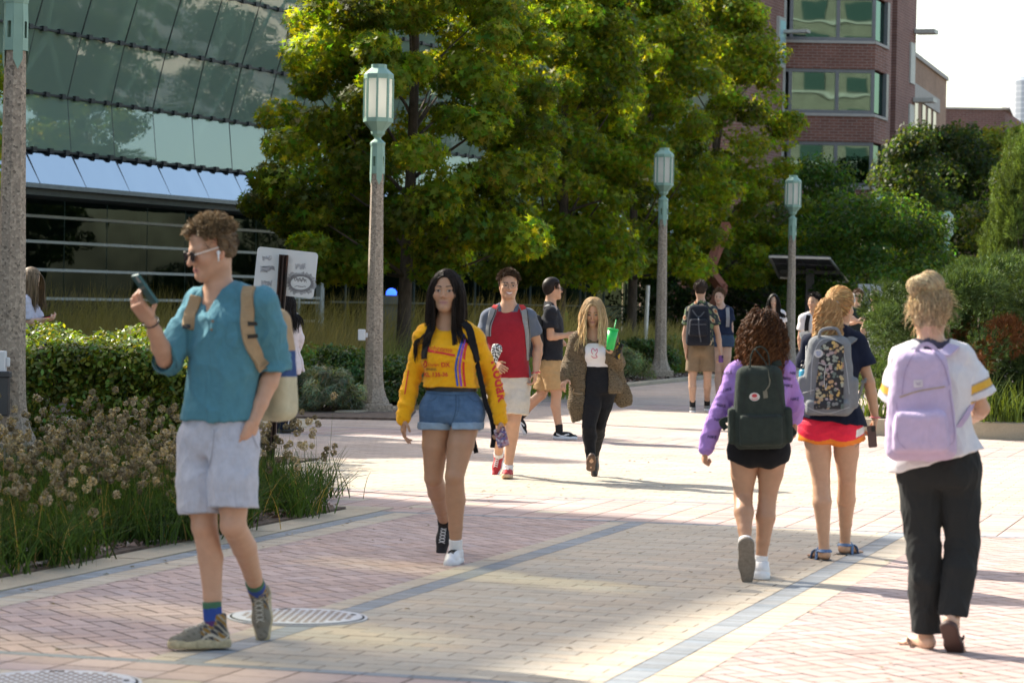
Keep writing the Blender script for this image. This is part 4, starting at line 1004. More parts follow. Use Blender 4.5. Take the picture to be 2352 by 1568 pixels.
def rrect(cx, cy, w, h, r, n=6):
    P = []
    for (sx, sy, a0) in ((1, 1, 0), (-1, 1, 90), (-1, -1, 180), (1, -1, 270)):
        for i in range(n + 1): a = math.radians(a0 + 90 * i / n); P.append((cx + sx * (w - r) + r * math.cos(a), cy + sy * (h - r) + r * math.sin(a)))
    return P
sc_c = at(656, 626, sd + .03); tilt = math.radians(-5.2); cs, sn = math.cos(tilt), math.sin(tilt)
P = [(sc_c[0] + x * cs - y * sn, sc_c[2] + x * sn + y * cs) for x, y in rrect(0, 0, 70 * sc_, 53 * sc_, .03)]
n = len(P); V = [(x, sd + .028, z) for x, z in P] + [(x, sd + .031, z) for x, z in P]
mb = MB(); mb.add(V, [tuple(range(n)), tuple(range(n, 2 * n))[::-1]] + [(i, n + i, n + (i + 1) % n, (i + 1) % n) for i in range(n)])
mb.build('panel', plain('galvanised_back', (.62, .64, .66), .45, .35, .06, 3), sgn, off=SOF)
# spray marks: a ring with scribbles, ghost scratches
def strip(pts, w, y): 
    m = MB()
    for a, b3 in zip(pts[:-1], pts[1:]):
        a, b3 = np.array(a), np.array(b3); d = b3 - a; L = np.linalg.norm(d) + 1e-9; nn = np.array([-d[1], d[0]]) / L * w / 2; e = d / L * w * .2
        m.add([(a[0] - nn[0] - e[0], y, a[1] - nn[1] - e[1]), (b3[0] - nn[0] + e[0], y, b3[1] - nn[1] + e[1]), (b3[0] + nn[0] + e[0], y, b3[1] + nn[1] + e[1]), (a[0] + nn[0] - e[0], y, a[1] + nn[1] - e[1])], [(0, 1, 2, 3)])
    return m
def sp2(px, py): q = at(px, py, sd); return (q[0], q[2])
def ell_ring(cx, cy, rx, ry, w, wob, col, y, name):
    m = MB(); pts = []
    N_ = 60; rr = random.Random(5); V = []; F = []
    for i in range(N_):
        a = 2 * math.pi * i / N_; k = 1 + wob * (rr.random() - .2); V += [(*sp2(cx + rx * math.cos(a), cy + ry * math.sin(a)),), (*sp2(cx + (rx + w * k) * math.cos(a), cy + (ry + w * k) * math.sin(a)),)]
    V = [(x, y, z) for x, z in V]; F = [(2 * i, (2 * i + 2) % (2 * N_), (2 * i + 3) % (2 * N_), 2 * i + 1) for i in range(N_)]
    m.add(V, F); m.build(name, col, sgn, off=SOF)
M_sp = plain('grey_spray', (.30, .31, .32), .7, 0, .25, 30); M_sp2 = plain('dark_spray', (.17, .17, .18), .7, 0, .3, 40); M_sp3 = plain('faint_spray', (.42, .43, .46), .7, 0, .15, 30)
ell_ring(690, 650, 23, 15, 9, .9, M_sp, sd + .0262, 'graffiti_ring'); ell_ring(690, 650, 23.5, 15.5, 4.5, .8, M_sp2, sd + .0256, 'graffiti_ring')
rr = random.Random(9)
for (cx, cy, w, h, mm, nn, ww) in ((690, 643, 15, 6, M_sp2, 3, .0035), (690, 658, 14, 2, M_sp2, 2, .003), (614, 618, 16, 7, M_sp3, 5, .009), (613, 593, 11, 5, M_sp3, 4, .006), (612, 650, 12, 6, M_sp3, 4, .008), (690, 612, 12, 7, M_sp3, 5, .004)):
    for j in range(nn):
        x = cx - w; pts = []
        while x < cx + w: pts.append(sp2(x, cy + rr.uniform(-h, h))); x += rr.uniform(1.5, 4)
        strip(pts, ww, sd + .0266 - .0005 * j).build('graffiti_mark', mm, sgn, off=SOF)
# emergency call pedestal with blue light, white pole, sculpture, solar canopy, far notice board
p = at(898, 740, 51); mb = MB(); mb.box(-.19, -.19, 0, .19, .19, 1.25); mb.box(-.23, -.23, 1.15, .23, .23, 1.32); root = empty('call_pedestal', (p[0], 51, 0), 'stone pedestal with a glowing blue lamp left of the nearest maple trunk', 'pedestal')
mb.build('body', plain('pedestal_stone', (.20, .20, .18), .8), root)
m_blue, nt, b = nm('blue_beacon'); b.inputs['Base Color'].default_value = (.01, .03, .5, 1); b.inputs['Emission Color'].default_value = (.02, .08, 1, 1); b.inputs['Emission Strength'].default_value = 1.6
root.location = (p[0], 51, at(898, 668, 51)[2] - 1.40 + .1 - .1)
mb = MB(); mb.ring([(1.32, .10), (1.38, .10), (1.43, .07), (1.45, .02)], 14); mb.build('beacon', m_blue, root, True)
p = at(1481, 770, 60); mb = MB(); h = at(1481, 655, 60)[2]; mb.tube([(0, 0, 0), (.05, 0, h)], .045, 10); mb.box(-.09, -.09, -.05, .09, .09, .05); o = mb.build('white_post', plain('white_paint', (.75, .74, .68), .5)); o.location = (p[0], 60, 0); tag(o, 'slim white post standing left of the second lamp post', 'post')
M_rust, nt, b = nm('weathering_steel'); nt.links.new(ramp(nt, noise(nt, 2.5, 4, .6, objco(nt)), [(.3, (.12, .035, .02)), (.7, (.26, .085, .045))]), b.inputs['Base Color']); b.inputs['Roughness'].default_value = .8
sdp = 68.0; pts = [(1640, 705), (1659, 662), (1628, 622), (1646, 575), (1668, 520)]; P3 = [at(x, y, sdp + .5 * i) for i, (x, y) in enumerate(pts)]
mb = MB()
for a, b3 in zip(P3[:-1], P3[1:]): mb.bar(a - _n(b3 - a) * .05, b3 + _n(b3 - a) * .05, .22, .22)
mb.bar(P3[0], (P3[0][0] - .3, sdp, 0), .24, .24)
o = mb.build('steel_sculpture', M_rust); o2 = MB().box(-.42, -.4, 0, .42, .4, .30).build('steel_block', M_rust); o2.location = (at(1600, 835, 61)[0], 61.2, 0); bevel(o2, .02); tag(o2, 'low rust red steel block beside the legs of the floral shirt man', 'block'); tag(o, 'angular rust red steel beam sculpture poking out under the farthest maple', 'sculpture')
d = 72.; root = empty('solar_canopy', (at(1850, 700, d)[0], d, 0), 'dark solar panel table tilted on a black post', 'solar panel'); RO = np.array([at(1850, 700, d)[0], d, 0])
c = [at(1768, 588, d - 1.2), at(1905, 592, d - 1.2), at(1947, 646, d + 1.2), at(1790, 636, d + 1.2)]; c = [np.array(q) for q in c]
mb = MB(); up = np.array([0, 0, .05])
def bil(a, b_): return (c[0] * (1 - a) + c[1] * a) * (1 - b_) + (c[3] * (1 - a) + c[2] * a) * b_
for i in range(4):
    for j in range(3):
        q = [bil((i + e) / 4, (j + f) / 3) for e, f in ((.03, .04), (.97, .04), (.97, .96), (.03, .96))]; mb.add([*q, *[x + up for x in q]], [(3, 2, 1, 0), (4, 5, 6, 7), (0, 1, 5, 4), (1, 2, 6, 5), (2, 3, 7, 6), (3, 0, 4, 7)])
mb.build('panel', plain('solar_cell', (.055, .055, .07), .35, 0, .2, 3), root, off=RO)
mb = MB()
for a, b3 in ((0, 1), (1, 2), (2, 3), (3, 0)): mb.bar(c[a] - up * .3, c[b3] - up * .3, .05, .06)
mb.build('frame', plain('silver_edge', (.5, .5, .5), .35, .6), root, off=RO)
mb = MB(); q = bil(.55, .5); mb.bar((q[0], q[1], 0), q, .22, .22, up=(1, 0, 0)); mb.bar(q - np.array([.8, 0, .1]), q + np.array([.8, 0, -.1]), .1, .1); mb.build('post', plain('black_steel', (.015, .015, .015), .5), root, off=RO)
p = at(1999, 681, 70); mb = MB(); mb.box(-.32, -.05, -.32, .32, .05, .32, 0); mb.box(-.20, -.058, -.22, -.02, -.052, .2, 1); mb.box(.05, -.058, -.22, .2, -.052, .2, 1); mb.box(-.04, -.04, -p[2], .04, .04, -.3, 0)
o = mb.build('notice_board', [plain('board_grey', (.42, .45, .48), .5), plain('board_dark', (.12, .13, .15), .5)]); o.location = p; tag(o, 'grey notice board on a post behind the man in the dark jersey', 'sign')
# manholes
def manhole(px, py, lab, rz):
    p = gp(px, py, .004); root = empty('manhole_cover', (p[0], p[1], .002), lab, 'manhole', 'manhole covers in the paving', rz)
    M_ci = plain('cast_iron', (.46, .47, .50), .55, .2, .08, 12, .1); M_cd = plain('cover_recess', (.27, .21, .17), .8, 0, .2, 20)
    mb = MB(); mb.ring([(-.03, .335), (.004, .335)], 48); mb.build('frame', M_ci, root); mb = MB(); mb.ring([(.0, .322), (.0048, .322)], 48); mb.build('gap', plain('gap_black', (.01, .01, .01), .9), root)
    mb = MB(); mb.ring([(.002, .312), (.0085, .310)], 48); mb.build('lid', M_ci, root)
    mb = MB()
    for i in range(-7, 8):
        for j in range(-5, 6):
            x, y = i * .038 + (j % 2) * .019, j * .05
            if x * x + y * y < .26 ** 2: mb.box(x - .011, y - .017, .008, x + .011, y + .017, .0096)
    mb.build('tread_pattern', M_cd, root)
    mb = MB(); mb.box(-.03, .268, .008, .03, .286, .0100); mb.box(.262, -.02, .008, .285, .02, .0100); mb.build('lift_slot', plain('slot_black', (.015, .015, .015), .9), root); return root
manhole(683, 1416, 'pale round manhole cover behind the raised shoe of the phone man', .3)
manhole(128, 1566, 'pale round manhole cover cut by the bottom left corner of the photo', .15)
# ================================================================== PEOPLE: builders
M_skin = vcol('skin', .48, .12, 260, sss=.12, spec=.4, var=.05)
def hair_mat(name, rough=.55, tr=.2):
    m = bpy.data.materials.new(name); m.use_nodes = True; nt = m.node_tree; nt.nodes.clear(); out = N(nt, 'OutputMaterial')
    a = N(nt, 'VertexColor'); a.layer_name = 'Col'; p = N(nt, 'BsdfPrincipled'); p.inputs['Roughness'].default_value = rough; p.inputs['Specular IOR Level'].default_value = .3; nt.links.new(a.outputs[0], p.inputs['Base Color'])
    t = N(nt, 'BsdfTranslucent'); nt.links.new(a.outputs[0], t.inputs[0]); mx = N(nt, 'MixShader'); mx.inputs[0].default_value = tr
    nt.links.new(p.outputs[0], mx.inputs[1]); nt.links.new(t.outputs[0], mx.inputs[2]); nt.links.new(mx.outputs[0], out.inputs[0]); return m
M_hair = hair_mat('hair'); M_hairb = hair_mat('fair_hair', .55, .42)
M_lace = plain('white_lace', (.75, .75, .75), .8); M_black = plain('black_plastic', (.012, .012, .014), .35); M_blk_strap = cloth('black_webbing', (.014, .014, .016), sheen=.05)
def catmull(P, n):
    P = [np.asarray(p, float) for p in P]; Q = [2 * P[0] - P[1]] + P + [2 * P[-1] - P[-2]]; out = []
    m = len(P) - 1
    for i in range(n):
        t = i / (n - 1) * m; k = min(int(t), m - 1); t -= k; a, b, c, d = Q[k:k + 4]
        out.append(.5 * ((2 * b) + (-a + c) * t + (2 * a - 5 * b + 4 * c - d) * t * t + (-a + 3 * b - 3 * c + d) * t ** 3))
    return out
def ribbon(mb, P, Nr, w, t, m=0):
    """flat strap of width w and thickness t along points P with surface normals Nr"""
    V, F = [], []; n = len(P); W_ = w if hasattr(w, '__len__') else [w] * n
    for i in range(n):
        d = _n(P[min(i + 1, n - 1)] - P[max(i - 1, 0)]); nn = _n(Nr[i] - d * d.dot(Nr[i])); s = np.cross(d, nn) * W_[i] / 2
        V += [P[i] - s, P[i] - s * .92 + nn * t, P[i] + s * .92 + nn * t, P[i] + s]
    for i in range(n - 1):
        for k in range(4): j = (k + 1) % 4; F.append((4 * i + k, 4 * i + j, 4 * i + 4 + j, 4 * i + 4 + k))
    F += [(3, 2, 1, 0), (4 * n - 4, 4 * n - 3, 4 * n - 2, 4 * n - 1)]; return mb.add(V, F, m)
class Surf:
    """a finished mesh one can project things on"""
    def __init__(s, V, F): s.b = BVHTree.FromPolygons(V.tolist(), F.tolist())
    def near(s, p, off=0.0):
        q, n, i, d = s.b.find_nearest(Vector(p)); return np.array(q) + np.array(n) * off, np.array(n)
    def ray(s, o, d, off=.002):
        q, n, i, t = s.b.ray_cast(Vector(o), Vector(d))
        if q is None: return None, None
        d = np.asarray(d, float); n = np.array(n)
        if n.dot(d) > 0: n = -n
        return np.array(q) + n * off, n
def snap_strap(mb, surf, P, w, t, n=26, off=.0, m=0, smooth=3):
    Q = catmull(P, n); R = [surf.near(q) for q in Q]; X = [r[0] for r in R]; Nn = [r[1] for r in R]
    for _ in range(smooth):
        X = [X[0]] + [(X[i - 1] + 2 * X[i] + X[i + 1]) / 4 for i in range(1, n - 1)] + [X[-1]]; Nn = [Nn[0]] + [_n(Nn[i - 1] + Nn[i] + Nn[i + 1]) for i in range(1, n - 1)] + [Nn[-1]]
    ribbon(mb, [x + a * off for x, a in zip(X, Nn)], Nn, w, t, m)
def stamp(name, mat, parent, off, surf, polys, o3, direction, lift=.0025, mats=None, fm=None):
    """cut-out shapes laid on a surface: polys are lists of (a, b); o3 maps (a, b) to a point in front of the surface"""
    V, F, M = [], [], []
    for pi, P in enumerate(polys):
        idx = []; ok = True
        for (a, b) in P:
            q, n = surf.ray(o3(a, b), direction, lift)
            if q is None: ok = False; break
            idx.append(q)
        if ok: F.append(tuple(range(len(V), len(V) + len(idx)))); V += idx; M.append(fm[pi] if fm else 0)
    if not F: return None
    return mesh_obj(name, np.array(V) - off, F, mat, parent, False, mats=mats, fm=M if mats else None)
def grid_poly(fn, nu=10, nv=3):
    """small quads covering a patch: fn(u, v) with u, v in 0..1"""
    return [[fn(i / nu, j / nv), fn((i + 1) / nu, j / nv), fn((i + 1) / nu, (j + 1) / nv), fn(i / nu, (j + 1) / nv)] for i in range(nu) for j in range(nv)]
def text_polys(s, size=1.0, bold=False):
    c = bpy.data.curves.new('t', 'FONT'); c.body = s; c.size = size; c.offset = .02 * size if bold else 0; c.resolution_u = 3; o = bpy.data.objects.new('t', c); COL.objects.link(o)
    bpy.context.view_layer.update(); me = bpy.data.meshes.new_from_object(o.evaluated_get(bpy.context.evaluated_depsgraph_get()))
    P = [[(me.vertices[i].co.x, me.vertices[i].co.y) for i in p.vertices] for p in me.polygons]; bpy.data.objects.remove(o); bpy.data.curves.remove(c); bpy.data.meshes.remove(me)
    out = []
    def cut(T, k):
        e = [math.dist(T[i], T[(i + 1) % 3]) for i in range(3)]; i = e.index(max(e))
        if k == 0 or e[i] < .22 * size: out.append(T); return
        a, b, c2 = T[i], T[(i + 1) % 3], T[(i + 2) % 3]; m_ = ((a[0] + b[0]) / 2, (a[1] + b[1]) / 2); cut([a, m_, c2], k - 1); cut([m_, b, c2], k - 1)
    for p in P:
        for i in range(1, len(p) - 1): cut([p[0], p[i], p[i + 1]], 5)
    return out

def mkperson(**k):
    P = type('P', (), {})(); P.__dict__.update(dict(sex='m', s=1.0, skin=(.60, .40, .29), fwd=(0, -1, 0), h=None, build=1.0, headk=1.0)); P.__dict__.update(k)
    J = {}
    for n, q in P.J.items(): J[n] = at(q[0], q[1], P.d + (q[2] if len(q) > 2 else 0))
    P.J = J; b = gp(*P.base); P.base = np.array([b[0], P.d, 0.0]); P.fwd = _n(P.fwd); P.rt = np.cross(P.fwd, (0, 0, 1))   # rt: the person's right hand side
    P.h = P.h or max(.0048, P.d * .00033)
    P.root = empty('person', P.base, P.label, 'person', getattr(P, 'group', None))
    X = np.array(list(J.values())); P.lo = np.minimum(X.min(0), P.base) - np.array([.24, .24, .02]); P.hi = X.max(0) + np.array([.24, .24, .26]); P.lo[2] = -.01
    P.hm = (J['hipR'] + J['hipL']) / 2; P.sm = (J['shR'] + J['shL']) / 2
    f = P.sex == 'f'; P.f = f
    P.ra = np.array([.044, .038, .033, .035, .028, .0225] if f else [.053, .047, .040, .043, .034, .0275]) * P.s * P.build
    P.rl = np.array([.092, .077, .054, .058, .040, .032] if f else [.092, .080, .058, .057, .042, .037]) * P.s * P.build
    return P
def vol(P): return Vol(P.lo, P.hi, P.h)
def torso_secs(P, inf=0.0, top=1.07, bot=-.10, prof=None, belly=0):
    a = math.atan2(P.rt[1], P.rt[0]); sr = _n((P.J['shR'] - P.J['shL']) * np.array([1, 1, 0])); asx = math.atan2(sr[1], sr[0])
    d = asx - a; d = (d + math.pi) % (2 * math.pi) - math.pi
    L = P.sm[2] - P.hm[2]; k = P.s * P.build
    T = prof or ([(-.14, .150, .105), (-.02, .172, .118), (.10, .168, .112), (.36, .122, .090), (.52, .128, .094), (.76, .150, .100), (.90, .142, .090), (1.0, .105, .062), (1.09, .052, .048)] if P.f else
                 [(-.14, .140, .105), (-.02, .162, .115), (.10, .160, .110), (.36, .145, .105), (.58, .162, .112), (.78, .182, .118), (.92, .172, .102), (1.0, .130, .076), (1.09, .062, .056)])
    S = []
    for t, w, dp in T:
        if t < bot or t > top + .03: continue
        c = P.hm + (P.sm - P.hm) * t; S.append((c[2], c[0] - P.fwd[0] * .0, c[1], w * k + inf, dp * k + inf + belly * max(0, 1 - abs(t - .4) * 3), a + d * min(1, max(0, t))))
    return S
def limb_pts(a, b, c, back, k1=.0, k2=.0):
    a, b, c = map(np.asarray, (a, b, c)); return [a, a * .5 + b * .5 + back * k1, b, b * .68 + c * .32 + back * k2, b * .3 + c * .7 + back * k2 * .4, c]
def arm(P, V, sd, inf=0.0, k=.012, upto=1.0, flare=0.0, prof=None):
    """arm cones from shoulder to wrist (upto 2), elbow is 1"""
    J = P.J; R = P.ra + inf; pts = limb_pts(J['sh' + sd], J['el' + sd], J['wr' + sd], np.zeros(3)); t = [0, .5, 1, 1.32, 1.7, 2.0]; Q, RR = [], []
    for i in range(6):
        fl = flare * min(1, t[i] / max(upto, .01))
        if t[i] <= upto + 1e-6: Q.append(pts[i]); RR.append(R[i] + fl)
        else:
            w = (upto - t[i - 1]) / (t[i] - t[i - 1]); Q.append(pts[i - 1] * (1 - w) + pts[i] * w); RR.append(R[i - 1] * (1 - w) + R[i] * w + flare); break
    V.chain(Q, RR, k); return V
def leg(P, V, sd, inf=0.0, upto=2.0, flare=0.0, k=.012, back=None):
    J = P.J; back = -P.fwd if back is None else back; pts = limb_pts(J['hip' + sd], J['kn' + sd], J['an' + sd], back, -.012, .022 * P.s); R = P.rl + inf
    t = [0, .5, 1, 1.32, 1.7, 2.0]; Q, RR = [], []
    for i in range(6):
        if t[i] <= upto + 1e-6: Q.append(pts[i]); RR.append(R[i] + flare * min(1, t[i] / upto))
        else:
            w = (upto - t[i - 1]) / (t[i] - t[i - 1]); Q.append(pts[i - 1] * (1 - w) + pts[i] * w); RR.append(R[i - 1] * (1 - w) + R[i] * w + flare); break
    V.chain(Q, RR, k)
    if upto > 1.05 and inf < .01: V.ell(J['kn' + sd] + P.fwd * .018 * P.s, (.034 * P.s,) * 3, None, .03)
    return V
def hframe(P):
    f, u = _n(P.hf), np.asarray(P.hu if hasattr(P, 'hu') else (0, 0, 1), float); r = _n(np.cross(f, u)); u = _n(np.cross(r, f)); return r, f, u
def head(P, V):
    """head with brow, sockets, nose, lips, jaw, ears; P.J['head'] is at eye level, mid-skull"""
    C = P.J['head']; r, f, u = hframe(P); k = P.s * P.headk * (.95 if P.f else 1.0); g = (r, f, u)
    X = lambda x, y, z: C + (r * x + f * y + u * z) * k
    fem = P.f
    V.ell(X(0, -.012, .032), np.array([.0745, .094, .090]) * k, g, .0)
    V.ell(X(0, .022, -.030), np.array([.060, .066, .078]) * k, g, .03)
    for sx in (-1, 1):
        V.cone(X(sx * .050, -.008, -.055), X(sx * .014, .064, -.096), .016 * k, .015 * k, .035)
        V.ell(X(sx * .040, .058, -.026), np.array([.024, .022, .022]) * k, g, .025)
        V.cone(X(sx * .010, .080, .017), X(sx * .048, .062, .018), (.008 if fem else .0105) * k, .008 * k, .018)
        V.ell(X(sx * .031, .100, -.001), np.array([.019, .020, .014]) * k, g, .012, 'sub')
        V.ell(X(sx * .031, .0735, -.001), np.array([.0145, .0135, .0115]) * k, g, .003)
        V.ell(X(sx * .074, -.008, -.012), np.array([.008, .018, .030]) * k, g, .006)
        V.ell(X(sx * .083, -.004, -.010), np.array([.006, .010, .018]) * k, g, .004, 'sub')
        V.ell(X(sx * (.0105 if fem else .0125), .089, -.036), np.array([.0075 if fem else .009, .010, .007]) * k, g, .006)
    V.ell(X(0, .073, -.094), np.array([.019, .016, .015]) * k, g, .025)
    V.cone(X(0, .082, .010), X(0, .104 if fem else .107, -.033), (.0062 if fem else .0078) * k, (.0085 if fem else .0108) * k, .010)
    V.cone(X(-.017, .083, -.0605), X(.017, .083, -.0605), .0065 * k, .0065 * k, .008, flat=(f, .9))
    V.cone(X(-.015, .081, -.0715), X(.015, .081, -.0715), .0078 * k, .0078 * k, .008)
    V.cone(X(-.022, .094, -.0660), X(.022, .094, -.0660), .0016 * k, .0016 * k, .004, 'sub')
    nb = P.J['neck']; rn = (.047 if fem else .057) * P.s * P.build
    V.cone(X(0, -.022, -.055), nb, rn, rn * 1.06, .03); V.cone(nb, nb + np.array([0, 0, -.05]), rn * 1.06, rn * 1.35, .03)
    return X, k
def trap(P, V, inf=0.0, k=.03):
    nb = P.J['neck']
    for sd in 'RL': V.cone(nb + np.array([0, 0, .0]) - P.fwd * .01, P.J['sh' + sd] * .8 + nb * .2 + np.array([0, 0, .006]), .045 * P.s + inf, (.042 if P.f else .050) * P.s + inf, k)
def hand(P, V, sd, hd):
    """hd: dict(d=direction of the fingers, n=palm normal, curl, thumb=+1/-1 side, spread)"""
    w = P.J['wr' + sd]; d = _n(hd['d']); n = np.asarray(hd['n'], float); n = _n(n - d * n.dot(d)); sdv = np.cross(d, n) * hd.get('thumb', 1); k = P.s * (.93 if P.f else 1.04); k = k * hd.get('k', 1)
    c0 = hd.get('curl', .35); rr = max(.0076, P.h * 1.0)
    V.cone(w, w + d * .03 * k, P.ra[5] * .95, .024 * k, .012, flat=(n, .75))
    V.box(w + d * .052 * k, np.array([.038, .042, .0135]) * k, (sdv, d, n), .012, .01)
    for i, (o, L) in enumerate(((.029, .072), (.010, .082), (-.010, .077), (-.028, .060))):
        p = w + (d * .088 + sdv * o) * k; c = c0 * (1 + .12 * i) + (.1 * ((i * 37) % 3 - 1) if c0 < .6 else 0); ang = 0; r0 = rr * (1.06 if i < 3 else .95)
        for j, (fr_, ca) in enumerate(((.45, .8), (.31, 1.25), (.24, .9))):
            ang += c * ca; dd = d * math.cos(ang) + n * math.sin(ang) + sdv * o * hd.get('spread', 1.5); dd = _n(dd); q = p + dd * L * fr_ * k; V.cone(p, q, r0, r0 * .93, .003); p = q; r0 *= .93
    p = w + (d * .026 + sdv * .028 + n * .004) * k; td = _n(d * .62 + sdv * .62 + n * hd.get('tn', .35)); q = p + td * .040 * k; V.cone(p, q, rr * 1.35, rr * 1.15, .006)
    td2 = _n(td + (d * .5 - sdv * .35) * hd.get('tc', 1)); V.cone(q, q + td2 * .032 * k, rr * 1.15, rr, .003)
def foot_body(P, V, sd, fd):
    J = P.J; a = J['an' + sd]; f, u = fd['f'], fd['u']; o = a - u * .075 * P.s; V.cone(a, o + f * .0 + u * .035, P.rl[5], .034 * P.s, .01)
    V.cone(o - f * .025 + u * .03, o + f * .10 + u * .022, .032 * P.s, .026 * P.s, .02); V.cone(o + f * .10 + u * .02, o + f * .165 + u * .012, .028 * P.s, .016 * P.s, .02)
    if fd.get('bare'):
        s_ = _n(np.cross(f, u))
        for i in range(5): V.cone(o + f * .12 + s_ * (.030 - .015 * i) * P.s + u * .012, o + f * (.185 - .006 * abs(i - 1)) + s_ * (.033 - .0165 * i) * P.s + u * .010, .0095, .0085, .004)
def footframe(P, sd):
    f = P.foot[sd]; fv = _n(f['f']); u = np.array([0, 0, 1.0]) if abs(fv[2]) < .98 else np.array([0, 1.0, 0]); u = _n(f.get('u', u) - fv * fv.dot(f.get('u', u))); return dict(f, f=fv, u=u)
def build_body(P):
    V = vol(P); k0 = .03
    V.loft(torso_secs(P), 0); trap(P, V)
    if P.f:
        for s_ in (-1, 1): V.ell(P.hm + (P.sm - P.hm) * .72 + P.fwd * .075 * P.s + P.rt * s_ * .065 * P.s, np.array([.052, .050, .052]) * P.s, None, .03)
    for s_ in (-1, 1): V.ell(P.hm - P.fwd * .055 * P.s + P.rt * s_ * .06 * P.s + np.array([0, 0, -.02]), np.array([.072, .068, .080]) * P.s, None, .04)
    out = V.copy(); T = V.d.copy()
    for sd in 'RL':
        A = vol(P); leg(P, A, sd); foot_body(P, A, sd, footframe(P, sd)); B = V.copy(); B.merge(A, .035); out.merge(B, 0)
        if getattr(P, 'arms', 'RL').find(sd) >= 0:
            A = vol(P); arm(P, A, sd, upto=2.0); A.ell(P.J['sh' + sd], (P.ra[0] * 1.12,) * 3, None, .02)
            if P.hands.get(sd): hand(P, A, sd, P.hands[sd])
            B = V.copy(); B.merge(A, .03); out.merge(B, 0)
    X, k = head(P, out); P.X, P.hk = X, k
    if P.h < .009 and getattr(P, 'muscle', 1): pass
    Vt, F = out.mesh(); r, f, u = hframe(P); C = P.J['head']; sk = np.array(P.skin)
    q = (Vt - C) / k; lx, ly, lz = q @ r, q @ f, q @ u; col = np.tile(sk, (len(Vt), 1)); near = (np.abs(lx) < .12) & (np.abs(lz) < .16) & (ly > .03)
    def blend(m, c): col[:] = col * (1 - m[:, None]) + np.array(c)[None] * m[:, None]
    ch = np.exp(-(((np.abs(lx) - .042) / .02) ** 2 + ((lz + .028) / .018) ** 2)) * near; blend(ch * .35, sk * np.array([1.12, .78, .75]))
    ns = np.exp(-((lx / .014) ** 2 + ((lz + .03) / .014) ** 2)) * (ly > .09); blend(ns * .3, sk * np.array([1.1, .8, .78]))
    ears = (np.abs(lx) > .072) & (np.abs(lz) < .045) & (np.abs(ly) < .03); blend(ears * .35, sk * np.array([1.15, .72, .65]))
    lip = np.clip(1.6 - ((lx / .026) ** 2 + ((lz + .066) / .0115) ** 2) * 1.2, 0, 1) * (ly > .072); blend(lip * .8, P.lip if hasattr(P, 'lip') else sk * np.array([.85, .48, .45]))
    ex = (np.abs(lx) - .031); eye = ((ex / .015) ** 2 + ((lz + .001) / .0072) ** 2 < 1) & (ly > .06); blend(eye * .9, (.28, .24, .21) if P.d > 20 else sk * .8)
    ed = ((ex / .008) ** 2 + ((lz + .001) / .0065) ** 2 < 1) & (ly > .06) & (P.d > 20); blend(ed * .9, (.02, .015, .012))
    br = (np.abs(lz - .021 + np.abs(ex) * .10) < .0042) & (np.abs(ex) < .021) & (ly > .05); blend(br * .75 * (P.d > 20), P.brow)
    if hasattr(P, 'stubble'): st = (lz < -.04) & (ly > -.03) & (lz > -.12) & (np.abs(lx) < .075); blend(st * P.stubble * (1 - lip), sk * np.array([.55, .5, .5]))
    kn = np.zeros(len(Vt))
    for sd in 'RL':
        for j in ('kn', 'el'): kn = np.maximum(kn, np.exp(-(((Vt - P.J[j + sd]) ** 2).sum(1)) / .045 ** 2) * .4)
        kn = np.maximum(kn, np.exp(-(((Vt - P.J['wr' + sd] - _n(P.hands[sd]['d'] if P.hands.get(sd) else (0, 0, -1)) * .09) ** 2).sum(1)) / .05 ** 2) * .5)
    blend(kn, sk * np.array([1.0, .78, .72]))
    P.body = mesh_obj('body', Vt - P.base, F, M_skin, P.root, True, col=col.clip(.003, .95)); P.surf = Surf(Vt, F)
    return P
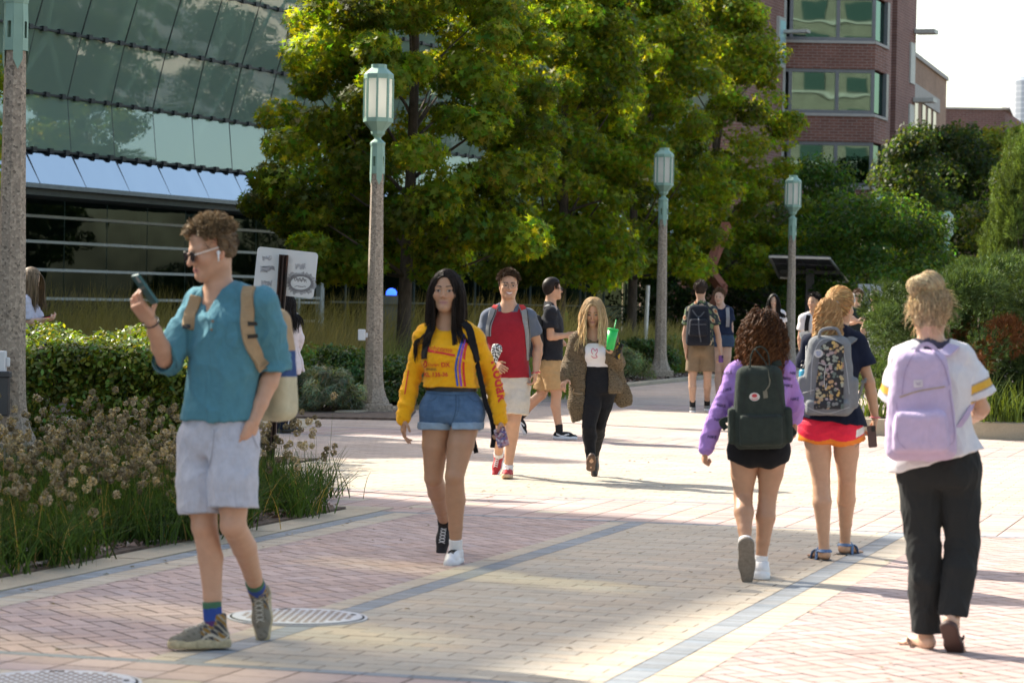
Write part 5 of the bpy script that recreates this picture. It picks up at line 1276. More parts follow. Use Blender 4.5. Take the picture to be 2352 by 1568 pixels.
def face_parts(P, iris=(.05, .03, .02), closed=0.0, lips=True, smile=0.0, brows=True, mouth=0):
    """eyes, lids, brows and lips laid on the face of the nearer people"""
    r, f, u = hframe(P); X = P.X; o3 = lambda a, b: X(a, .22, b); D = -f; off = P.base; S = P.surf
    dark = plain('lash_black', (.012, .009, .008), .5); white = plain('eye_white', (.60, .56, .54), .25); brow = plain('brow_%d' % (P.brow[0] * 1000), P.brow, .8); ir = plain('iris_%d' % (iris[0] * 1000), iris, .15)
    for sx in (-1, 1):
        def ellp(cx, cz, rx, rz, n=12): return [[(cx + rx * math.cos(2 * math.pi * i / n), cz + rz * math.sin(2 * math.pi * i / n)) for i in range(n)]]
        e = None
        if closed < .9:
            e = stamp('eye', white, P.body, off, S, ellp(sx * .031, -.0015, .0135, .0052 * (1 - closed)), o3, D, .0012)
            stamp('iris', ir, P.body, off, S, ellp(sx * .031, -.001, .0052, .0050 * (1 - closed)), o3, D, .0020)
        z0 = .0042 * (1 - closed) - .004 * closed
        stamp('eyelash', dark, P.body, off, S, grid_poly(lambda a, b: (sx * (.017 + .030 * a), z0 - .0016 + (.0030 + .0006 * a) * b - .0045 * (2 * a - 1) ** 2 * (1 - closed) + .006 * closed * (2 * a - 1) ** 2), 8, 1), o3, D, .0022)
        if brows: stamp('eyebrow', brow, P.body, off, S, grid_poly(lambda a, b: (sx * (.012 + .038 * a), .0185 + .0055 * math.sin(a * 2.3) + (.0062 - .0042 * a) * b), 10, 2), o3, D, .0016)
    lc = P.lip if hasattr(P, 'lip') else tuple(np.array(P.skin) * np.array([.85, .5, .48])); ml = plain('lip_%d' % (lc[1] * 1000), lc, .4)
    w = .023 + .010 * smile; cz = -.066
    curve = lambda x: smile * 10 * x * x
    if lips:
        stamp('lips', ml, P.body, off, S, grid_poly(lambda a, b: (w * (2 * a - 1), cz + curve(w * (2 * a - 1)) + (.0075 * b) * (1 - (2 * a - 1) ** 2) ** .7), 8, 2) + grid_poly(lambda a, b: (w * (2 * a - 1), cz + curve(w * (2 * a - 1)) - (.0095 + .004 * smile) * b * (1 - (2 * a - 1) ** 2) ** .7), 8, 2), o3, D, .0012)
        if smile > .5: stamp('teeth', plain('teeth', (.80, .76, .70), .3), P.body, off, S, grid_poly(lambda a, b: (w * .82 * (2 * a - 1), cz + curve(w * .82 * (2 * a - 1)) + .003 - .0095 * b * (1 - (2 * a - 1) ** 2)), 8, 1), o3, D, .0022)
        else: stamp('mouth_line', plain('mouth_line', (.10, .03, .025), .7), P.body, off, S, grid_poly(lambda a, b: (w * .95 * (2 * a - 1), cz + curve(w * (2 * a - 1)) - .0008 + .0016 * b), 8, 1), o3, D, .0024)
def neck_cut(V, P, r=.075, up=.0, dn=.012, vdeep=0):
    """round neckline, sunk at the front"""
    nb = P.J['neck']; V.cone(nb + P.fwd * .012 + np.array([0, 0, -dn]), nb + P.fwd * (.03) + np.array([0, 0, .16]), r, r * 1.5, .006, 'sub')
def top(P, mat, name='shirt', inf=.014, hem=0.12, sleeve=.55, sflare=.014, paint=None, crease=.006, seed=1, neck=.07, dn=.012, prof=None, hemw=0.0, belly=.01, slinf=None, arms='RL', parent=None, extra=None, cut=True, freq=(12, 12, 26), front=None, tilt=(0, 0), bust=1.0, smk=.03):
    """shirt or sweater: torso shell down to hem (fraction of hip-shoulder height), sleeves to elbow fraction (2 = wrist)"""
    V = vol(P); S = torso_secs(P, inf, bot=-.3, prof=prof, belly=belly)
    zh = P.hm[2] + (P.sm[2] - P.hm[2]) * hem
    if hemw:
        S = [(z, cx, cy, w + hemw * max(0, min(1, (P.sm[2] - .18 - z) / max(.05, P.sm[2] - .18 - zh))), dp + hemw * .8 * max(0, min(1, (P.sm[2] - .18 - z) / max(.05, P.sm[2] - .18 - zh))), a) for z, cx, cy, w, dp, a in S]
    V.loft(S, 0, n=2.25); trap(P, V, inf * .8)
    if P.f and bust:
        for s_ in (-1, 1): V.ell(P.hm + (P.sm - P.hm) * .71 + P.fwd * .070 * P.s + P.rt * s_ * .062 * P.s, np.array([.054, .056, .054]) * P.s + inf * .8, None, .05)
    V.plane((P.hm[0], P.hm[1], zh), (tilt[0], tilt[1], -1), .008); out = V.copy()
    for sd in arms:
        if sleeve:
            sl = sleeve[sd] if isinstance(sleeve, dict) else sleeve
            A = vol(P); arm(P, A, sd, slinf if slinf is not None else inf, upto=sl, flare=sflare); A.ell(P.J['sh' + sd], (P.ra[0] * 1.1 + inf,) * 3, None, .02); 
            if sl < 1.9:
                pts = limb_pts(P.J['sh' + sd], P.J['el' + sd], P.J['wr' + sd], np.zeros(3)); t = [0, .5, 1, 1.32, 1.7, 2]; i = max(j for j in range(5) if t[j] <= sl); w = (sl - t[i]) / (t[i + 1] - t[i]); e = pts[i] * (1 - w) + pts[i + 1] * w
                ax = _n(pts[i + 1] - pts[i]) if not .99 < sl < 1.2 else _n(_n(pts[2] - pts[0]) + _n(pts[5] - pts[2]) * .6); A.plane(e + ax * .004, ax, .006)
            B = V.copy(); B.merge(A, smk); out.merge(B, 0)
    if extra: extra(out)
    if crease: out.crease(crease, freq, seed)
    if cut: neck_cut(out, P, neck * P.s, dn=dn)
    Vt, F = out.mesh(); col = paint(Vt) if paint else None
    o = mesh_obj(name, Vt - P.base, F, mat, parent or P.root, True, col=col); return o, Surf(Vt, F), Vt, F
def bottom(P, mat, name='shorts', inf=.016, upto=.75, flare=.03, waist=.30, crease=.005, seed=2, paint=None, freq=(14, 14, 22), legs=None, hemcut=True, prof=None, extra=None):
    V = vol(P); S = torso_secs(P, inf, bot=-.3, top=waist + .25); V.loft(S, 0, n=2.3)
    for s_ in (-1, 1): V.ell(P.hm - P.fwd * .055 * P.s + P.rt * s_ * .06 * P.s + np.array([0, 0, -.02]), np.array([.074, .070, .082]) * P.s + inf * .7, None, .04)
    out = V.copy()
    for sd in 'RL':
        up = upto[sd] if isinstance(upto, dict) else upto
        A = vol(P)
        if legs: legs(P, A, sd)
        else: leg(P, A, sd, inf, upto=up + .12, flare=flare)
        if hemcut and up < 1.95:
            pts = limb_pts(P.J['hip' + sd], P.J['kn' + sd], P.J['an' + sd], -P.fwd, -.012, .022); t = [0, .5, 1, 1.32, 1.7, 2]; i = max(j for j in range(5) if t[j] <= up); w = (up - t[i]) / (t[i + 1] - t[i]); e = pts[i] * (1 - w) + pts[i + 1] * w; ax = _n(_n(pts[i + 1] - pts[i]) + np.array([0, 0, -1.0]))
            A.plane(e, ax, .005)
        B = V.copy(); B.merge(A, .03)
        if hemcut and up < 1.95: B.plane((0, 0, min(P.hm[2] - .5, 9)), (0, 0, -1), .0)
        out.merge(B, 0)
    if extra: extra(out)
    if crease: out.crease(crease, freq, seed)
    out.plane((0, 0, P.hm[2] + (P.sm[2] - P.hm[2]) * waist), (0, 0, 1), .006)
    Vt, F = out.mesh(); col = paint(Vt) if paint else None
    return mesh_obj(name, Vt - P.base, F, mat, P.root, True, col=col), Surf(Vt, F), Vt, F
def shoe(P, sd, mat, sole_mat, style='low', L=1.0, paint=None, lace=None, sock=None, name='shoe', solet=.014, socktop=.06):
    fd = footframe(P, sd); f, u = fd['f'], fd['u']; w = np.cross(f, u); a = P.J['an' + sd]; s_ = P.s * (.94 if P.f else 1.02) * L; o = a - u * .082 * s_; h = min(max(.0042, P.h * .7), .008)
    def box(): return Vol(np.minimum(o, a) - .30, np.maximum(o, a) + .30, h)
    V = Vol(o - .27, o + .27, h)
    V.cone(o - f * .028 * s_ + u * .040 * s_, o + f * .10 * s_ + u * .034 * s_, .036 * s_, .036 * s_, .0); V.cone(o + f * .09 * s_ + u * .030 * s_, o + f * .165 * s_ + u * .022 * s_, .038 * s_, .028 * s_, .02)
    V.cone(o - f * .015 * s_ + u * .04 * s_, a + u * (.045 if style == 'high' else -.012) - f * .008, .040 * s_, P.rl[5] + .010, .02)
    V.cone(a + u * .0, o + f * .11 * s_ + u * .045 * s_, .034 * s_, .025 * s_, .02)
    V.plane(o + u * .012 * s_, -u, .003)
    V.plane(a + u * ((.055 if style == 'high' else -.004) * s_), u, .004)
    if style != 'high': V.cone(a + u * .05, a - u * .03 + f * .004, P.rl[5] + .002, P.rl[5] * .9, .004, 'sub')
    V.crease(.0012, (60, 60, 60), 3)
    Vt, F = V.mesh(); sh = mesh_obj(name, Vt - P.base, F, mat, P.root, True, col=paint(Vt, o, f, u, w) if paint else None); su = Surf(Vt, F)
    S = Vol(o - .27, o + .27, h); S.cone(o - f * .030 * s_ + u * .012 * s_, o + f * .09 * s_ + u * .012 * s_, .043 * s_, .040 * s_, 0); S.cone(o + f * .08 * s_ + u * .012, o + f * .162 * s_ + u * .014 * s_, .043 * s_, .033 * s_, .02)
    S.plane(o + u * (.012 + solet) * s_, u, .004); S.plane(o - u * .002, -u, .004)
    Vs, Fs = S.mesh(); mesh_obj('sole', Vs - P.base, Fs, sole_mat, sh, True)
    if lace:
        mb = MB()
        for i in range(5):
            c = o + f * (.035 + .019 * i) * s_ + u * .12
            for q in (-1, 1):
                p1, n1 = su.ray(c - w * q * .017, -u, .002); p2, n2 = su.ray(c + w * q * .017 + f * .013, -u, .002)
                m_, nm_ = su.ray(c + f * .0065, -u, .0035)
                if p1 is not None and p2 is not None and m_ is not None: mb.tube([p1, m_, p2], .0024, 5)
        if mb.v: mb.build('lace', lace, sh, off=P.base)
    if sock:
        K = Vol(a - .16, a + .2, h); d = _n(P.J['kn' + sd] - a); K.cone(a - u * .03, a + d * socktop, P.rl[5] + .006, P.rl[5] + .007, 0); K.plane(a + d * (socktop + .006), d, .003); Vk, Fk = K.mesh(); mesh_obj('sock', Vk - P.base, Fk, sock[0], P.root, True, col=sock[1](Vk, a, d) if len(sock) > 1 else None)
    return sh, su
def strands(P, name, roots, dirs, length, segs=8, grav=.5, stiff=.5, curl=(0, 0), rad=.0022, col=(.1, .06, .04), cvar=.25, coll=(), seed=1, mat=None, parent=None, tip=.35, lenvar=.3, flow=None, rootc=None):
    """many thin tapering locks; coll = ellipsoids (centre, radius) kept clear"""
    r = np.random.default_rng(seed); n = len(roots); p = roots.copy(); d = dirs / (np.linalg.norm(dirs, axis=1, keepdims=True) + 1e-9); L = length * (1 + lenvar * r.uniform(-1, 1, n)) if np.isscalar(length) else length
    step = (L / segs)[:, None]; X = [p.copy()]; g = np.array([0, 0, -1.0])
    for k in range(segs):
        t = g if flow is None else flow(p, k / segs)
        d = d * stiff + t * grav * (1 - stiff) * 2 + r.normal(size=d.shape) * .05; d /= np.linalg.norm(d, axis=1, keepdims=True); p = p + d * step
        for c, R_ in coll:
            q = (p - c) / R_; l = np.linalg.norm(q, axis=1, keepdims=True); p = np.where(l < 1, c + q / (l + 1e-9) * R_, p)
        X.append(p.copy())
    X = np.stack(X, 1)
    if curl[0]:
        T = np.gradient(X, axis=1); T /= np.linalg.norm(T, axis=2, keepdims=True) + 1e-9; a = np.cross(T, np.array([.3, .2, .93])); a /= np.linalg.norm(a, axis=2, keepdims=True) + 1e-9; b = np.cross(T, a)
        ph = r.uniform(0, 6.28, n)[:, None] + curl[1] * np.linspace(0, 1, segs + 1)[None] * (L / np.mean(L))[:, None]; am = curl[0] * np.minimum(1, np.linspace(0, 3, segs + 1))[None, :, None] * r.uniform(.6, 1.3, n)[:, None, None]
        X = X + am * (np.cos(ph)[..., None] * a + np.sin(ph)[..., None] * b)
    T = np.gradient(X, axis=1); T /= np.linalg.norm(T, axis=2, keepdims=True) + 1e-9; ref = r.normal(size=(n, 1, 3)); a = np.cross(T, ref); a /= np.linalg.norm(a, axis=2, keepdims=True) + 1e-9; b = np.cross(T, a)
    R_ = rad * (1 - (1 - tip) * np.linspace(0, 1, segs + 1) ** 2)[None, :, None] * r.uniform(.7, 1.3, n)[:, None, None]
    V = np.stack([X + R_ * (math.cos(q) * a + math.sin(q) * b) for q in (0, 2.094, 4.189)], 2); m_ = segs + 1
    F = [[k * 3 + i, k * 3 + (i + 1) % 3, (k + 1) * 3 + (i + 1) % 3, (k + 1) * 3 + i] for k in range(segs) for i in range(3)]
    FF = (np.arange(n)[:, None, None] * (m_ * 3) + np.array(F)[None]).reshape(-1, 4)
    c = np.array(col)[None] * (1 + cvar * r.normal(size=(n, 1))).clip(.35, 2.0); c = np.repeat(c, m_ * 3, 0).reshape(n, m_, 3, 3)
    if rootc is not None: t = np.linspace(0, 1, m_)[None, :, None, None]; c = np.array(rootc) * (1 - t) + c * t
    return mesh_obj(name, V.reshape(-1, 3) - P.base, FF, mat or M_hair, parent or P.root, True, col=c.reshape(-1, 3).clip(.003, .95))
def scalp(P, n, seed=1, front=.045, low=-.04, side=.01, out=1.04, back=-9, zmin=None):
    """root points over the hair-bearing part of the skull, with outward normals"""
    r, f, u = hframe(P); rg = np.random.default_rng(seed); k = P.hk; A = np.array([.0765, .096, .092]) * out; Q = []
    while sum(len(q) for q in Q) < n:
        d = rg.normal(size=(n, 3)); d /= np.linalg.norm(d, axis=1, keepdims=True); q = d * A + np.array([0, -.012, .032]); x, y, z = q.T
        hl = np.where(y > front, .072 + (y - front) * .3, np.where(y > -.005, .012 + side, low)); ok = (z > hl) & (y > back)
        Q.append(np.concatenate([q[ok], (d / A)[ok] / np.linalg.norm((d / A)[ok], axis=1, keepdims=True)], 1))
    Q = np.concatenate(Q)[:n]; M_ = np.stack([r, f, u]); return P.J['head'] + (Q[:, :3] @ M_) * k, Q[:, 3:] @ M_
def hair_cap(P, col, thick=.012, front=.05, low=-.045, name='hair', mat=None, amp=.004, freq=(60, 60, 60), seed=2, extra=None, parent=None, side=.02, cvar=.25):
    r, f, u = hframe(P); X = P.X; k = P.hk; g = (r, f, u); C = P.J['head']; h = min(max(.004, P.h * .75), .008)
    V = Vol(C - .25 * k, C + .25 * k, h); V.ell(X(0, -.014, .034), (np.array([.0765, .096, .092]) + thick) * k, g, 0); V.ell(X(0, -.055, -.02), (np.array([.056, .038, .044]) + thick * .5) * k, g, .03)
    V.plane(X(0, front, .062), _n(f * 1.0 - u * .55), .006)
    V.box(X(0, .12, -.06), np.array([.2, .12 + .0, .11 + side]) * k, g, .01, .006, 'sub'); V.plane(X(0, 0, low), -u, .01)
    if extra: extra(V)
    if amp: V.crease(amp, freq, seed, warp=.6)
    Vt, F = V.mesh(); rg = np.random.default_rng(seed); c = np.array(col)[None] * (1 + cvar * np.sin(Vt @ np.array([170, 90, 60]) + np.sin(Vt @ np.array([60, 140, 90])) * 2))[:, None]
    return mesh_obj(name, Vt - P.base, F, mat or M_hair, parent or P.root, True, col=c.clip(.003, .9))
# ---- backpacks: a thing of its own hanging on its wearer
def bag(P, name, label, c, r_, u_, o_, w, h, dp, mat, paint=None, taper=(.22, .35), pocket=None, pmat=None, h_=None, sag=.004, seed=3, extra=None, group=None):
    """c centre; r_ right, u_ up, o_ outwards; sizes are halves"""
    c = np.asarray(c, float); r_, o_ = _n(r_), _n(o_); u_ = _n(u_); h_ = h_ or max(.006, P.h); V = Vol(c - max(w, h) - .15, c + max(w, h) + .15, h_)
    V.box(c, (w, dp, h), (r_, o_, u_), .055, 0, taper=taper)
    if pocket: pz, ph, pd, pw = pocket; V.box(c + o_ * (dp * .92 + pd * .5) + u_ * pz, (w * pw, pd + .012, ph), (r_, o_, u_), .03, .012, taper=(.1, .1))
    if extra: extra(V, c, r_, u_, o_)
    V.crease(sag, (16, 16, 16), seed)
    root = empty(name, c - u_ * h, label, 'backpack', group); off = c - u_ * h; Vt, F = V.mesh()
    b = mesh_obj('bag_body', Vt - off, F, mat, root, True, col=paint(Vt) if paint else None); root['o'] = 0; del root['o']
    return root, off, Surf(Vt, F), c
# ================================================================== PEOPLE
def pxstamp(name, mat, parent, off, surf, polys, lift=.003, mats=None, fm=None):
    """shapes given by where they are seen on the front of a garment, laid on its real surface"""
    V, F, M = [], [], []
    for pi, P_ in enumerate(polys):
        idx = []
        for a, b in P_:
            q, n = surf.ray(EYE, _n(at(a, b, 10) - EYE), lift)
            if q is None: idx = None; break
            idx.append(q)
        if idx: F.append(tuple(range(len(V), len(V) + len(idx)))); V += idx; M.append(fm[pi] if fm else 0)
    return mesh_obj(name, np.array(V) - off, F, mat, parent, mats=mats, fm=M if mats else None) if F else None
def pxtext(s, x0, y0, size, ang=0.0, bold=False, ref=None):
    c, n = math.cos(ang), math.sin(ang); return [[(x0 + x * c + y * n, y0 + x * n - y * c) for x, y in P_] for P_ in text_polys(s, size, bold)]
def pxband(pts, w, n=14):
    Q = catmull([np.array([a, b, 0.]) for a, b in pts], n); out = []
    for i in range(n - 1):
        d = _n(Q[i + 1] - Q[i]); s_ = np.array([-d[1], d[0], 0]) * w / 2; out.append([tuple((Q[i] - s_)[:2]), tuple((Q[i + 1] - s_)[:2]), tuple((Q[i + 1] + s_)[:2]), tuple((Q[i] + s_)[:2])])
    return out
def strap_px(P, surf, pts, w, t, mat, name, parent, off, **k):
    """strap whose course on the front of the shirt is seen at pts"""
    Q = []
    for a, b in pts:
        q, n = surf.ray(EYE, _n(at(a, b, 10) - EYE), 0)
        if q is not None: Q.append(q)
    mb = MB(); snap_strap(mb, surf, Q, w, t, off=.001, **k); return mb.build(name, mat, parent, off=off), Q
def fr(P, yaw=0): return P.rt, P.fwd
def phone(name, label, c, up, nrm, mat, w=.036, h=.073, t=.0045, lens=True, cat='phone', mat2=None):
    up = _n(up); nrm = _n(np.asarray(nrm) - up * up.dot(nrm)); r = np.cross(up, nrm); c = np.asarray(c); mb = MB(); n = 5; P_ = rrect(0, 0, w, h, .009); m_ = len(P_)
    V = [c + r * x + up * z + nrm * s_ * t for s_ in (-1, 1) for x, z in P_]; mb.add(V, [tuple(range(m_)), tuple(range(m_, 2 * m_))[::-1]] + [(i, m_ + i, m_ + (i + 1) % m_, (i + 1) % m_) for i in range(m_)])
    root = mb.build(name, mat, None, off=c); root.location = c; tag(root, label, cat)
    s_ = MB(); P2 = rrect(0, 0, w - .003, h - .004, .007); s_.add([c + r * x + up * z - nrm * (t + .0006) for x, z in P2], [tuple(range(len(P2)))]); s_.build('screen', plain('phone_screen', (.02, .022, .03), .08), root, off=c)
    if lens:
        l = MB(); l.obox(c + nrm * (t + .001) + up * (h - .022) + r * (w - .017), r * .011, up * .014, nrm * .0015); l.build('camera_lens', mat2 or M_black, root, off=c)
    return root
FPX_ = FPX
# ------------------------------------------------------------ 1 the man with the phone
P = mkperson(d=11.65, base=(480, 1488), label='man in a teal henley and pale shorts looking down at a raised phone', sex='m', skin=(0.546, 0.320, 0.216), fwd=(-.45, -.89, 0), hf=(-.84, -.46, -.26), brow=(.16, .10, .06), lip=(.50, .22, .20), s=1.02, build=.91, headk=1.03,
    J=dict(head=(485, 574), neck=(503, 668, .03), shR=(456, 702, .09), shL=(604, 696, -.08), elR=(380, 826, -.04), wrR=(346, 738, -.20), elL=(633, 836, .0), wrL=(584, 966, -.10),
           hipR=(462, 1006, .05), hipL=(543, 1006, -.05), knR=(470, 1208, -.02), knL=(536, 1206, -.12), anR=(492, 1438, .0), anL=(594, 1362, .38)),
    foot=dict(R=dict(f=np.array([-.92, -.38, 0])), L=dict(f=np.array([.10, -.50, -.86]), u=np.array([-.1, -.86, .5]))),
    hands=dict(R=dict(d=(-.55, -.30, .75), n=(.45, .75, .35), curl=.62, thumb=-1, tn=.6), L=dict(d=(-.35, -.25, -.9), n=(-.6, .3, -.1), curl=.25, thumb=1)), muscle=1)
build_body(P); face_parts(P, brows=False)
M_teal = cloth('teal_jersey', (.085, .235, .30), .08, bmp=.5, fold=9, sheen=.1)
def ex(V):
    nb = P.J['neck']; V.cone(nb + P.fwd * .085 + np.array([0, 0, -.085]), nb + P.fwd * .04 + np.array([0, 0, .06]), .012, .045, .008, 'sub')
sh, su, sv, sf = top(P, M_teal, 'henley_shirt', inf=.018, hem=.12, sleeve=dict(R=1.02, L=1.10), sflare=.020, crease=.012, seed=4, neck=.062, dn=.0, hemw=.024, belly=.01, extra=ex, freq=(15, 15, 9))
for sd in 'RL':   # rolled cuffs
    mb = MB()
    e = P.J['el' + sd]; a_ = _n(P.J['wr' + sd] - e) if sd == 'L' else _n(e - P.J['sh' + sd]); a_ = _n(P.J['wr' + sd] - e) * .6 + _n(e - P.J['sh' + sd]) * .4; a_ = _n(a_)
    for k_, o_ in enumerate((-.045, -.018, .008)): mb.tube([e + a_ * (o_ - .014), e + a_ * o_, e + a_ * (o_ + .014)], [P.ra[2] + .020 + .001 * k_, P.ra[2] + .027, P.ra[2] + .018], 20, cap=False)
    mb.build('rolled_cuff', M_teal, sh, True, off=P.base)
m_but = plain('brown_button', (.20, .15, .10), .4)
for (x, y) in ((489, 738), (487, 757)): pxstamp('button', m_but, sh, P.base, su, [[(x + 3.2 * math.cos(i * .6), y + 3.2 * math.sin(i * .6)) for i in range(10)]], .004)
m_seam = plain('teal_seam', (.07, .20, .25), .9)
pxstamp('placket', m_seam, sh, P.base, su, pxband([(482, 722), (481, 765), (494, 766), (497, 722)], 1.2), .003)
pxstamp('chest_pocket', m_seam, sh, P.base, su, pxband([(524, 741), (566, 744)], 1.3) + pxband([(524, 741), (520, 790), (558, 796), (566, 744)], 1.0), .003)
M_shorts = cloth('heather_shorts', (.50, .51, .58), .09, bmp=.5, fold=10)
so, ssu, _, _ = bottom(P, M_shorts, 'shorts', inf=.018, upto=dict(R=.86, L=.80), flare=.036, waist=.30, crease=.008, seed=6, freq=(12, 12, 8))
pxstamp('fly_seam', plain('shorts_seam', (.34, .35, .41), .9), so, P.base, ssu, pxband([(493, 985), (488, 1040), (480, 1075)], 1.5) + pxband([(573, 985), (592, 1030)], 2.0) + pxband([(415, 1172), (446, 1178), (478, 1174)], 1.2) + pxband([(484, 1160), (520, 1166), (560, 1162)], 1.2), .003)
def sockc(V, a, d):
    t = (V - a) @ d; c = np.tile(np.array([.03, .07, .30]), (len(V), 1)); c[t > .085] = (.06, .15, .09); c[t < .03] = (.10, .04, .14); return c
M_sock = vcol('sock_knit', .9, .4, 300)
def vanpaint(V, o, f, u, w):
    q = V - o; x, y = q @ f, q @ w; c = np.tile(np.array([.20, .185, .15]), (len(V), 1)); n = np.sin(V @ np.array([150, 90, 210])) + np.sin(V @ np.array([-120, 230, 60]))
    s = (np.abs(y) > .022) & (x < .07); c[s & (n > .5)] = (.28, .15, .03); c[s & (n < -.6)] = (.05, .05, .06); c[s & (np.abs(n) < .12)] = (.42, .38, .30); st = s & (np.abs((q @ u) - .045 - .012 * np.sin(x * 60)) < .006); c[st] = (.50, .46, .38); c[(x > .06) & (n > 1.2)] *= .7; return c
M_canvas = vcol('worn_canvas', .9, .5, 120); M_gum = plain('dirty_rubber', (.42, .36, .23), .7, 0, .25, 40); M_wlace = plain('grey_lace', (.5, .48, .42), .9)
for sd in 'RL': shoe(P, sd, M_canvas, M_gum, 'high', 1.02, vanpaint, M_wlace, (M_sock, sockc), 'sneaker', .026, .105)
hair_cap(P, (.15, .10, .055), .010, .058, -.05, amp=.006, freq=(90, 90, 90), side=.02)
def tuft(P, n, zlo, L, curl, rad, col, seed, up=1.0, stiff=.75, grav=.12, rootc=None, mat=None, top=1):
    Rt, Dn = scalp(P, n, seed, .05, -.05, .0, 1.08); r, f, u = hframe(P); lz = ((Rt - P.J['head']) / P.hk) @ u; ok = (lz > zlo) if top else (lz <= zlo); Rt, Dn = Rt[ok], Dn[ok]
    return strands(P, 'hair_locks', Rt, Dn * .7 + u * .35 * up + f * .25, L, 7, grav, stiff, curl, rad, col, .3, (), seed, mat, rootc=rootc)
tuft(P, 1700, .05, .030, (.006, 8), .0026, (.34, .24, .13), 3, rootc=(.16, .11, .06), mat=M_hairb)
tuft(P, 1300, .045, .012, (.001, 3), .0016, (.12, .08, .05), 4, top=0)
# sunglasses and earbud
X = P.X; r_, f_, u_ = hframe(P); g = empty('sunglasses', X(0, .1, 0), 'dark round sunglasses with pale arms worn by the phone man', 'sunglasses'); GO = X(0, .1, 0)
m_lens, nt, b = nm('dark_lens'); b.inputs['Base Color'].default_value = (.012, .008, .008, 1); b.inputs['Roughness'].default_value = .06
mb = MB(); mf = MB()
for sx in (-1, 1):
    c_ = X(sx * .033, .104, -.004); ring = [c_ + r_ * .024 * math.cos(a) + u_ * .022 * math.sin(a) - f_ * .004 * abs(math.cos(a)) for a in np.linspace(0, 2 * math.pi, 25)]
    mb.add(ring[:-1], [tuple(range(24))]); mb.add([q + f_ * .002 for q in ring[:-1]], [tuple(range(24))[::-1]]); mf.tube(ring, .0022, 6)
mb.build('lens', m_lens, g, off=GO); mf.tube([X(-.009, .106, .004), X(0, .110, .006), X(.009, .106, .004)], .0018, 6); mf.build('rim', M_black, g, True, off=GO)
mb = MB()
for sx in (-1, 1): mb.bar(X(sx * .058, .098, .003), X(sx * .081, -.008, .010), .0035, .006)
mb.build('temple_arm', plain('pale_metal', (.70, .68, .72), .3, .6), g, off=GO)
sx = 1 if (X(1, 0, 0) - X(0, 0, 0))[1] < 0 else -1
mb = MB(); mb.tube([X(sx * .082, .004, -.010), X(sx * .090, .008, -.010)], .008, 10); mb.tube([X(sx * .088, .008, -.010), X(sx * .089, .015, -.045)], .0042, 8); e = mb.build('earbud', plain('earbud_white', (.85, .85, .85), .25), None, True, off=X(0, 0, 0)); e.location = X(0, 0, 0); tag(e, 'white wireless earbud in the ear of the phone man', 'earbud')
m_pc = plain('teal_phone_case', (.02, .10, .11), .4, 0, .06)
pc = at(333, 664, P.d - .26); phone('mobile_phone', 'dark teal cased phone held up by the man in the teal henley', pc, at(309, 631, P.d - .28) - at(357, 698, P.d - .24), (-.86, -.50, .05), m_pc, .035, .074, .006, mat2=plain('camera_bump', (.35, .35, .35), .3))
mb = MB(); w_ = P.J['wrR']; d_ = _n(w_ - P.J['elR']); pr = MB(); c_ = w_ - d_ * .005; a1 = _n(np.cross(d_, (0, 1, 0))); a2 = np.cross(d_, a1)
mb.tube([c_ + (a1 * math.cos(t) + a2 * math.sin(t)) * .034 for t in np.linspace(0, 6.283, 18)], .003, 6); mb.build('bracelet', M_black, P.root, True, off=P.base)
m_tan = cloth('tan_canvas', (.38, .27, .16), .1, bmp=.4); m_navy = cloth('blue_canvas', (.03, .07, .22), .1); m_cream = cloth('cream_canvas', (.50, .45, .30), .1)
def bpaint(V): z = V[:, 2]; c = np.tile(np.array([.38, .27, .16]), (len(V), 1)); c[z < P.zb1] = (.03, .07, .20); c[z < P.zb2] = (.50, .46, .32); return c
bc = (P.hm + P.sm) / 2 + np.array([0, 0, .03]) - P.fwd * .225 + np.array([.045, 0, 0]); P.zb1 = bc[2] + .06; P.zb2 = bc[2] - .05
root, BO_, bs, bc = bag(P, 'backpack', 'tan and blue backpack worn by the man looking at his phone', bc, P.rt, (0, 0, 1), -P.fwd, .155, .25, .09, vcol('bag_canvas', .85, .4, 200), bpaint)
o, Q = strap_px(P, su, [(560, 648), (574, 662), (571, 700), (567, 740), (574, 785), (592, 825), (608, 845)], .060, .014, m_tan, 'shoulder_strap', root, BO_)
mb = MB(); snap_strap(mb, su, [Q[-1], Q[-1] + np.array([.02, .06, -.06]), Q[-1] + np.array([.035, .16, -.11])], .028, .004, off=.001, n=12); mb.build('webbing', m_tan, root, off=BO_)
o, Q = strap_px(P, su, [(470, 652), (452, 680), (438, 720), (430, 755)], .055, .014, m_tan, 'shoulder_strap', root, BO_)
for (x, y) in ((577, 772), (578, 744), (431, 752)): pxstamp('buckle', M_black, root, BO_, su, [[(x - 11, y - 4), (x + 11, y - 6), (x + 11, y + 3), (x - 11, y + 5)]], .019)
mb = MB(); hc = bc + np.array([0, 0, .25]); mb.tube([hc - P.rt * .05, hc - P.rt * .04 + np.array([0, 0, .05]), hc + P.rt * .04 + np.array([0, 0, .05]), hc + P.rt * .05], .008, 8); mb.build('grab_handle', M_blk_strap, root, True, off=BO_)

